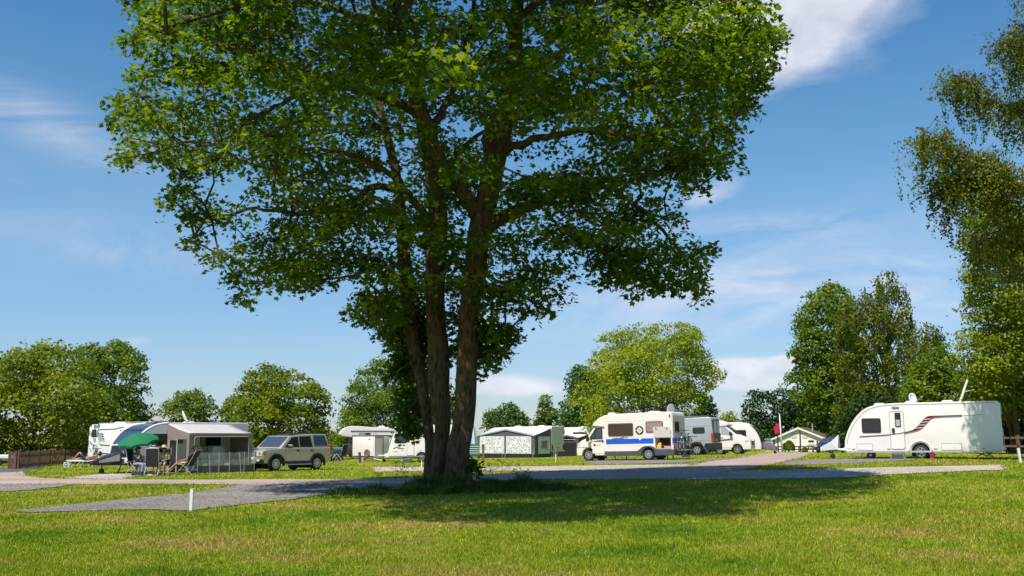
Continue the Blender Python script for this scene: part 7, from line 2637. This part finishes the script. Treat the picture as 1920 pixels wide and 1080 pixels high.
# ---- wooden fences
def picket_fence(name, label, pts, h, material, pitch=.20, wd=.052):
    a0 = Vector(pts[0])
    o = thing(name, label, 'fence', (a0.x, a0.y, H(a0.x, a0.y)))
    rnd = random.Random(4)
    pk = MB(); r = MB()
    for p, q in zip(pts[:-1], pts[1:]):
        p, q = Vector(p), Vector(q)
        d = (q - p); Ln = d.length; d.normalize()
        n = int(Ln / pitch)
        nv = Vector((-d.y, d.x)) * .011
        for i in range(n):
            c = p + d * (pitch * (i + .5))
            hh = h + rnd.uniform(-.03, .03)
            A, B = c - d * wd, c + d * wd
            z0 = .04
            pk.loft([[(A.x - a0.x + nv.x, A.y - a0.y + nv.y, z0), (B.x - a0.x + nv.x, B.y - a0.y + nv.y, z0), (B.x - a0.x - nv.x, B.y - a0.y - nv.y, z0), (A.x - a0.x - nv.x, A.y - a0.y - nv.y, z0)],
                     [(A.x - a0.x + nv.x, A.y - a0.y + nv.y, hh), (B.x - a0.x + nv.x, B.y - a0.y + nv.y, hh), (B.x - a0.x - nv.x, B.y - a0.y - nv.y, hh), (A.x - a0.x - nv.x, A.y - a0.y - nv.y, hh)]])
        for k in range(max(2, int(Ln / 2.4) + 1)):
            c = p + d * min(Ln, 2.4 * k) + Vector((-d.y, d.x)) * .07
            MB().box(c.x - a0.x - .05, c.x - a0.x + .05, c.y - a0.y - .05, c.y - a0.y + .05, -.1, h + .05).build('post', material, o)
        nb = Vector((-d.y, d.x)) * .03
        for zr in (h * .25, h * .8):
            A, B = p + nb - a0, q + nb - a0
            r.tube([(A.x, A.y, zr), (B.x, B.y, zr)], .03, 4)
    pk.build('pickets', material, o)
    r.build('rails', material, o)


c0, c1, c2, c3 = gat(-60, 60.5), gat(17, 60), gat(46, 64), gat(160, 72)
picket_fence('picket_fence', 'brown picket fence along the drive at the far left', [(c1.x, c1.y), (gat(34, 58.8).x, 58.8), (gat(96, 66).x, 66), (c3.x, c3.y)], .95, BWOOD)
c1, c2 = gat(1868, 60), gat(2080, 57)
rail_fence('rail_fence', 'brown post and rail fence under the trees at the right edge', [(c1.x, c1.y), (c2.x, c2.y)], 1.05, (.45, .9), BWOOD, .08, 1.05)
t = thing('boat_trailer', 'low white trailer at the left edge beyond the fence end', 'trailer', gat(-8, 66), rad(4))
MB().box(-1.6, 1.6, -.6, .6, .42, .66).build('deck', WHITE, t, bevel=.06)
MB().box(-1.6, 1.6, -.62, .62, .34, .42).build('chassis', BWOOD, t, bevel=.01)
for x in (-.5, .5):
    MB().lathe_y((x, -.66, .22), [(0, .02), (0, .2), (.03, .22), (.12, .22), (.14, .2), (.14, .02)], 16).build('wheel', RUBBER, t)
t = thing('red_marker', 'short red plank fixed above the shaded picket fence', 'marker', gat(100, 66.6), 0)
MB().box(-.14, .16, -.02, .02, .93, 1.02).build('plank', mat('red_paint', (.40, .03, .03), .6), t, bevel=.008)
MB().box(-.03, .03, .0, .05, 0, .95).build('stake', DWOOD, t)


# ---- motorhome with overcab bed, box trailer, white caravan behind the stems
def overcab_motorhome():
    pl = place2(637, 85.5, 800, 87)
    L, W = pl[2], 2.2
    o = stand('motorhome', 'white overcab motorhome left of the sycamore behind the box trailer', 'motorhome', pl)
    cab = [(.45, .35), (.30, .8), (.40, 1.05), (.75, 1.2), (1.0, 1.75), (1.5, 1.8), (1.5, .35)] + arch(1.15, .32, .35)
    MB().prism(cab, .1, W - .1, 'y').build('cab', DGREY, o, bevel=.05, smooth=True)
    hab = [(1.15, .38), (1.15, 1.68), (.18, 1.78), (.02, 1.9), (.06, 2.1), (.3, 2.4), (.8, 2.58), (1.5, 2.58), (2.4, 2.50), (L, 2.54), (L, .38)]
    MB().prism(hab, 0, W, 'y').build('body', WHITE, o, bevel=.06, smooth=True, seg=3)
    front_skin('windscreen_cover', [(.72, 1.22), (.98, 1.72)], .12, W - .12, BLACK, o, .02)
    poly_side('cab_window', [(.80, 1.22), (1.0, 1.66), (1.12, 1.66), (1.12, 1.22)], BLACK, o, .08)
    side('awning_rail', .85, L - .6, 2.16, 2.22, DGREY, o, .02, -.03, .04)
    window(o, 1.32, 1.56, 1.35, 1.80, BLACK, GLASSB, .04)
    window(o, 1.5, 2.05, 1.74, 2.04, BTRIM, LGREY, .03)
    window(o, 2.02, 2.42, 1.74, 2.04, BLACK, GLASS, .03)
    side('fridge_vent', 2.6, 2.95, 1.78, 2.05, OFFW, o, .03)
    window(o, 3.2, 4.15, 1.70, 1.86, BTRIM, GLASS, .03)
    wheel(o, 1.15, .32, .1, .2, 6)
    wheel(o, L - 1.7, .32, -.01, .2, 6)
    rooflight(o, 3.4, 1, 2.53)
    side('side_skirt', 1.2, L, .3, .42, OFFW, o, .03, -.02)
    return o


overcab_motorhome()


def box_trailer():
    pl = place2(661, 80.5, 700, 79)
    L, W = pl[2], 1.6
    o = stand('box_trailer', 'white box trailer with spare wheel and grey rear door', 'trailer', pl)
    MB().box(0, L, 0, W, .32, 1.80).build('body', WHITE, o, bevel=.04, smooth=True)
    side('roof_edge', -.02, L + .02, 1.79, 1.86, MGREY, o, .02, -.03, W + .06)
    end_panel('corner_post', -.03, .06, .3, 1.84, -.03, DGREY, o, .02, .05, -1)
    MB().lathe_y((L * .72, -.06, .52), [(0, .02), (0, .14), (-.03, .24), (.0, .30), (.06, .31), (.06, .02)], 22).build('spare_wheel', mat('tan_wheel_cover', (.16, .12, .10), .7), o, smooth='sharp')
    MB().tube([(L * .86 + .1 * math.cos(a), -.02, .62 + .16 * math.sin(a)) for a in [PI * i / 8 for i in range(9)]], .03, 6).build('mudguard', WHITE, o)
    squiggle('trailer_badge', o, L * .80, 1.52, .16, .16, INK, -.015, 2, 5, .02)
    side('ground_rail', .1, L, .16, .24, STEEL, o, .02, -.03)
    wheel(o, L * .45, .27, .12, .16, 5)
    fr = MB().box(L + .16, L + 1.06, .0, .05, .16, 1.80)
    d = fr.build('rear_door', BTRIM, o, bevel=.01)
    MB().box(L + .22, L + 1.0, -.012, .0, .22, 1.62).build('door_panel', mat('grey_green_panel', (.22, .23, .22), .6, var=.2, scale=1.2), d)
    MB().box(L, L + .16, .03, .06, .3, 1.78).build('hinge_panel', WHITE, o)
    frame_tubes('ramp_edge', [[(L + .2, -.1, .14), (L + 1.5, -.5, .03)]], .035, OFFW, o)


box_trailer()


def white_caravan():
    pl = place2(727, 72.2, 866, 71.2)
    L, W = pl[2], 2.2
    o = stand('caravan', 'white caravan half hidden behind the stems of the sycamore', 'caravan', pl)
    fr = [(.0, .62), (.02, .85), (.14, 1.3), (.34, 1.85), (.5, 2.25), (.75, 2.40), (1.1, 2.44)]
    fr = [tuple(p) for p in smooth_poly(fr, 4)]
    prof = [(.08, .38)] + fr + [(L - .2, 2.44), (L - .04, 2.35), (L, 2.1), (L, .38)] + arch(2.35, .30, .38)
    shell('body', prof, W, WHITE, o, .05)
    well(o, 2.0, 2.7, W, .75)
    wheel(o, 2.35, .30, .05, .19, 8, far=W - .25)
    MB().tube([Vector((a + .04, -.004, b)) for a, b in fr[2:19]], .018, 4).build('front_trim', INK, o)
    front_skin('front_window', fr[7:18], .15, W - .15, GLASS, o, .015)
    window(o, .52, 1.32, 1.26, 1.92, BLACK, GLASSB)
    d = side('door', 1.36, 1.84, .46, 2.1, WHITE, o, .06, -.014)
    q = rrect(1.36, 1.84, .46, 2.1, .06)
    MB().tube([Vector((a, -.014, b)) for a, b in q + [q[0]]], .011, 4).build('door_seal', MGREY, d)
    window(o, 3.0, 4.2, 1.3, 1.95)
    poly_side('swoosh', [(.40, .93), (.62, 1.03), (.95, 1.02), (.62, .98), (.5, .90)], INK, o)
    squiggle('maker_lettering', o, .70, .90, .48, .07, INK, -.014, 7, 12, .012)
    squiggle('model_lettering', o, .34, .70, .42, .07, MGREY, -.014, 6, 13, .008)
    side('door_lock', 1.0, 1.06, .76, .82, DGREY, o, .02)
    side('side_lamp', 2.28, 2.36, .76, .80, RED, o, .015)
    yc = W / 2
    frame_tubes('tow_frame', [[(-1.0, yc, .45), (.3, .4, .42)], [(-1.0, yc, .45), (.3, W - .4, .42)]], .05, OFFW, o)
    MB().loft([[(.0, .5, .62), (.0, W - .5, .62), (.0, W - .45, .36), (.0, .45, .36)], [(-.5, yc - .25, .56), (-.5, yc + .25, .56), (-.5, yc + .28, .30), (-.5, yc - .28, .30)]]).build('hitch_fairing', WHITE, o, bevel=.04, smooth=True)
    jockey(o, -.6, yc, .5)
    legs(o, [(.4, .3, -.05), (L - .5, .3, .05)], .4, OFFW)
    side('sill', .1, L, .34, .42, MGREY, o, .02, -.012)
    rooflight(o, 2.2, 1.0, 2.44)
    st = child_thing(o, 'step', 'grey caravan step and mat below the half hidden caravan door', 'step', (1.35, -.4, 0))
    MB().box(-.1, .4, -.18, .18, .0, .25).box(-.35, -.1, -.18, .18, 0, .12).build('tread', MGREY, st, bevel=.015)
    MB().box(-.08, .38, -.185, -.178, .03, .2).build('riser', DGREY, st)
    return o


white_caravan()


# ---- big patterned awning and the caravan it belongs to
def patterned_awning():
    L = 6.0
    rz = rad(-30)
    pl = place_right(1034, 85.0, rz, L)
    W = 2.2
    o = stand('caravan', 'cream white caravan end showing beside the patterned awning', 'caravan', pl)
    prof = [(.3, .42), (.0, .8), (.05, 1.6), (.4, 2.3), (.8, 2.40), (L - .1, 2.44), (L, 2.38), (L, .42)]
    shell('body', prof, W, WHITE, o, .05)
    end_panel('rear_header', .02, W - .02, 2.14, 2.4, L + .06, WHITE, o, .04, .08)
    end_panel('rear_panel', .22, W - .22, .95, 2.05, L + .02, mat('pale_grey_panel', (.68, .70, .69), .5), o, .05, .03)
    for y in (.75, 1.4):
        end_panel('panel_rib', y, y + .06, 1.0, 2.0, L + .035, OFFW, o, .02)
    squiggle('rear_lettering', o, L, 1.9, .01, .01, MGREY, -.2)
    end_panel('number_plate', .85, 1.35, .66, .80, L + .03, YPLATE, o, .02)
    MB().prism(rrect(1.05, 1.15, .94, 1.04, .04), L, L + .05, 'x').build('rear_lock', DGREY, o)
    end_panel('tail_lamp', .05, .26, .55, .95, L + .04, RED, o, .04)
    end_panel('tail_lamp', W - .26, W - .05, .55, .95, L + .04, RED, o, .04)
    end_panel('rear_bumper', 0, W, .42, .52, L + .05, OFFW, o, .03)
    for x in (2.4, 4.6):
        rooflight(o, x, 1.1, 2.43, .6)
    wheel(o, 2.8, .32, .02, .2, 6)
    a = child_thing(o, 'awning', 'large dark grey awning with white lace patterned windows', 'awning', (.75, 0, 0))
    w, dep = L - .75 - .06, 2.6
    pk = .50
    zl, zp = 1.78, 2.26
    n = 12
    ft = []
    for i in range(n + 1):
        t = i / n
        z = zl + (zp - zl) * (t / pk if t < pk else (1 - t) / (1 - pk))
        ft.append((w * t, -dep - .06, z))
    bk = [(w * i / n, -.02, 2.34) for i in range(n + 1)]
    stretched_roof(bk, ft, .03, 8).build('roof', WFAB, a, smooth=False)
    m = MB()
    for i in range(n):
        p, q = Vector(ft[i]), Vector(ft[i + 1])
        e = Vector((0, -.015, .02)); f = Vector((0, .0, .02)); g2 = Vector((0, .0, -.09)); h = Vector((0, -.015, -.09))
        m.loft([[p + e, p + f, p + g2, p + h], [q + e, q + f, q + g2, q + h]])
    m.build('roof_trim', LGREY, a)
    prof = [(0, .33)] + [(p[0], p[2] - .02) for p in ft] + [(w, .33)]
    MB().prism(prof, -dep - .01, -dep + .01, 'y').build('front_wall', GFAB, a)
    MB().box(0, w, -dep - .012, -dep + .01, 0, .33).build('mud_skirt', PVC, a)
    zt = 1.70
    for x0, x1 in ((.22, w * .485 - .05), (w * .485 + .12, w - .32)):
        f = side('window_panel', x0, x1, .36, zt, WFAB, a, .02, -dep - .022, .014)
        mid = (x0 + x1) / 2
        for p, q in ((x0 + .08, mid - .03), (mid + .03, x1 - .08)):
            side('lace_curtain', p, q, .40, zt - .06, LACE, f, .02, -dep - .028, .008)
    side('bottom_rail', 0, w, .36, .385, LGREY, a, .008, -dep - .035, .02)
    # right hand end wall with its own window
    e = MB()
    e.prism([(0, 0), (-dep, 0), (-dep, zl - .04), (0, 2.30)], w - .012, w + .012, 'x')
    ew = e.build('end_wall', GFAB, a)
    MB().prism(rrect(-dep + .5, -.12, .36, 1.68, .03), w + .012, w + .02, 'x').build('end_window', WFAB, ew)
    MB().prism(rrect(-dep + .58, -.2, .42, 1.60, .03), w + .02, w + .026, 'x').build('end_curtain', LACE, ew)
    MB().prism(rrect(-dep + 1.0, -.62, .75, 1.36, .03), w + .026, w + .031, 'x').build('end_pane', MGREY, ew)
    MB().box(w - .008, w + .018, -dep, 0, 0, .3).build('end_skirt', PVC, ew)
    for x in (.0, w * .48, w * .53, w):
        MB().tube([(x, -dep - .02, .9), (x, -dep - .45, 0)], .007, 4).build('guy_rope', LGREY, a)


patterned_awning()


def grey_awning_pair():
    L = 5.8
    rz = rad(-26)
    pl = place_right(1126, 90.5, rz, L)
    W = 2.2
    o = stand('caravan', 'white caravan with grey porch awning seen left of the camper nose', 'caravan', pl)
    prof = [(.2, .42), (.0, .8), (.15, 1.7), (.6, 2.3), (1.0, 2.40), (L - .1, 2.44), (L, 2.38), (L, .42)]
    shell('body', prof, W, WHITE, o, .05)
    window(o, 3.3, 4.6, 1.5, 2.0, BLACK, GLASS)
    rooflight(o, 4.0, 1.1, 2.43, .8)
    wheel(o, 2.8, .32, .02, .2, 6)
    porch(o, 'porch_awning', 'dark grey porch awning with a white canopy beside the camper nose', 2.6, 4.7, 2.2, 1.85, 1.55, GFAB, WFAB, False, CLEAR, .22, PVC, 1.15, .03)
    porch(o, 'porch_awning', 'tall grey sided awning with white roof behind the cream caravan end', .5, 2.5, 1.9, 2.38, 1.7, GFAB, WFAB, False, CLEAR, .0, PVC, .9, .03)


grey_awning_pair()
hatchback('dark car nose showing between the cream caravan end and the camper', place2(1076, 80.5, 1040, 84.8)[:2] + (4.0, 0), mat('black_paint', (.015, .017, .02), .2, coat=.7)) if False else None
pl = place_right(1081, 92.5, rad(-30), 3.9)
hatchback('dark car bonnet showing between the cream caravan end and the camper', (pl[0] + Vector((3.9 * math.cos(pl[1]), 3.9 * math.sin(pl[1]), 0)) + Vector((-math.sin(pl[1]), math.cos(pl[1]), 0)) * 1.72, pl[1] + PI, 3.9, 0), mat('black_paint', (.015, .017, .02), .2, coat=.7))


# ---- folded parasol, striped cushions, posts
t = thing('closed_parasol', 'folded pale blue parasol just right of the sycamore trunk', 'parasol', gat(886, 78), 0)
pb = mat('pale_blue_cloth', (.45, .60, .66), .75, bump=.4, bscale=6)
MB().cyl((0, 0, 0), (0, 0, 2.62), .02, 8).build('pole', LGREY, t)
mm = MB()
rings = []
for z, r in ((.95, .26), (.90, .34), (1.2, .33), (1.7, .24), (2.2, .15), (2.5, .08), (2.58, .03)):
    rings.append([(r * (1 + .22 * math.cos(6 * a)) * math.cos(a), r * (1 + .22 * math.cos(6 * a)) * math.sin(a), z) for a in [2 * PI * i / 30 for i in range(30)]])
mm.loft(rings)
mm.build('canopy', pb, t, smooth=True)
MB().lathe_z((0, 0, 0), [(0, .01), (0, .25), (.08, .22), (.1, .03)], 16).build('base', DGREY, t)
t = thing('lounge_chair', 'green and white striped padded chair beside the folded parasol', 'chair', gat(887, 75.5), .3)
gst, wst = mat('green_stripe_cloth', (.06, .16, .11), .8), mat('white_stripe_cloth', (.62, .66, .62), .8)
MB().box(-.3, .45, -.28, .28, .32, .42).build('seat', gst, t, bevel=.04)
bk_ = MB().box(-.3, .5, .26, .36, .4, 1.02).build('backrest', gst, t, bevel=.04)
for i in range(4):
    MB().box(-.31, .51, .24, .37, .46 + .15 * i, .53 + .15 * i).build('stripe', wst, bk_, bevel=.02)
for a, b in ((-.26, -.24), (.4, -.24), (-.26, .26), (.4, .26)):
    MB().cyl((a, b, 0), (a, b, .33), .02, 6).build('leg', LGREY, t)
t = thing('wooden_post', 'stout brown wooden post with a low rail right of the sycamore', 'post', gat(906, 72), 0)
MB().box(-.09, .09, -.09, .09, 0, 1.12).build('upright', GWOOD, t, bevel=.015)
MB().box(-1.6, -.09, -.04, .04, .22, .34).build('rail', GWOOD, t, bevel=.01)
t = thing('wooden_post', 'leaning weathered post standing on the grass before the box trailer', 'post', gat(676.5, 71), 0)
t.rotation_euler = (0, rad(-6), 0)
MB().box(-.08, .08, -.08, .08, -.05, .72).build('upright', DWOOD, t, bevel=.015)
MB().box(.08, .24, -.08, .06, -.03, .32).build('stub', mat('pale_stub', (.45, .33, .28), .8), t, bevel=.02)


def marker(label, px, py, hpx, lean=0.0, w=.05):
    g = gp(px, py)
    h = hpx * g.y / F
    o = thing('marker_post', label, 'marker post', g, 0, 'white pitch marker posts')
    o.rotation_euler = (0, lean, 0)
    MB().box(-w * .5, w * .5, -w * .5, w * .5, -.05, h).build('stake', WHITE, o, bevel=.006)
    MB().box(-w * .52, w * .52, -w * .52, w * .52, h, h + .012).build('cap', OFFW, o, bevel=.004)


marker('white marker post nearest to us, beside the diagonal gravel pitch', 358, 960, 41, .01, .07)
marker('white marker post in front of the half hidden caravan wheel', 790.5, 878, 13, .02)
marker('white marker post below the cream caravan end', 1042, 867, 14, 0)
marker('white marker post at the right edge beyond the striped caravan', 1913.5, 868, 27, rad(-5), .08)
# dark camping chairs between the estate car and the overcab motorhome
for i, (px, Y, r, lb) in enumerate(((626, 74, 20, 'black camping chair close behind the estate car tail'), (640, 76, 150, 'black camping chair by the covered cab of the overcab motorhome'))):
    recliner(lb, gat(px, Y), rad(r), .25)
t = thing('storage_bag', 'blue and black bag heaped by the covered motorhome cab', 'bag', gat(634, 77.5), .2)
MB().box(-.4, .4, -.25, .25, 0, .75).build('case', BCLOTH, t, bevel=.08)
MB().box(-.28, .3, -.2, .2, .75, .98).build('lid', mat('blue_cover', (.08, .20, .34), .6), t, bevel=.06)

# the pale leaning trunk behind the striped caravan and a ball on the lawn
t = thing('leaning_trunk', 'pale bare birch trunk leaning behind the striped caravan roof', 'tree', gat(1788, 60), 0)
a_, b_ = t.location, pt(1814, 712, 60)
MB().tube([(0, 0, 0), (pt(1800, 755, 60) - a_), (b_ - a_)], [.13, .085, .06], 8).build('trunk', M_BIRCHBARK, t, smooth=True)
MB().tube([pt(1806, 735, 60) - a_, pt(1826, 731, 60) - a_], .03, 5).build('branch', M_BIRCHBARK, t)
t = thing('ball', 'small orange ball lying on the sunny lawn at right', 'ball', gp(1643, 909.5), 0)
MB().ball((0, 0, .05), .055, nu=14, nv=10).build('ball_skin', mat('orange_rubber', (.7, .28, .05), .5), t, smooth=True)
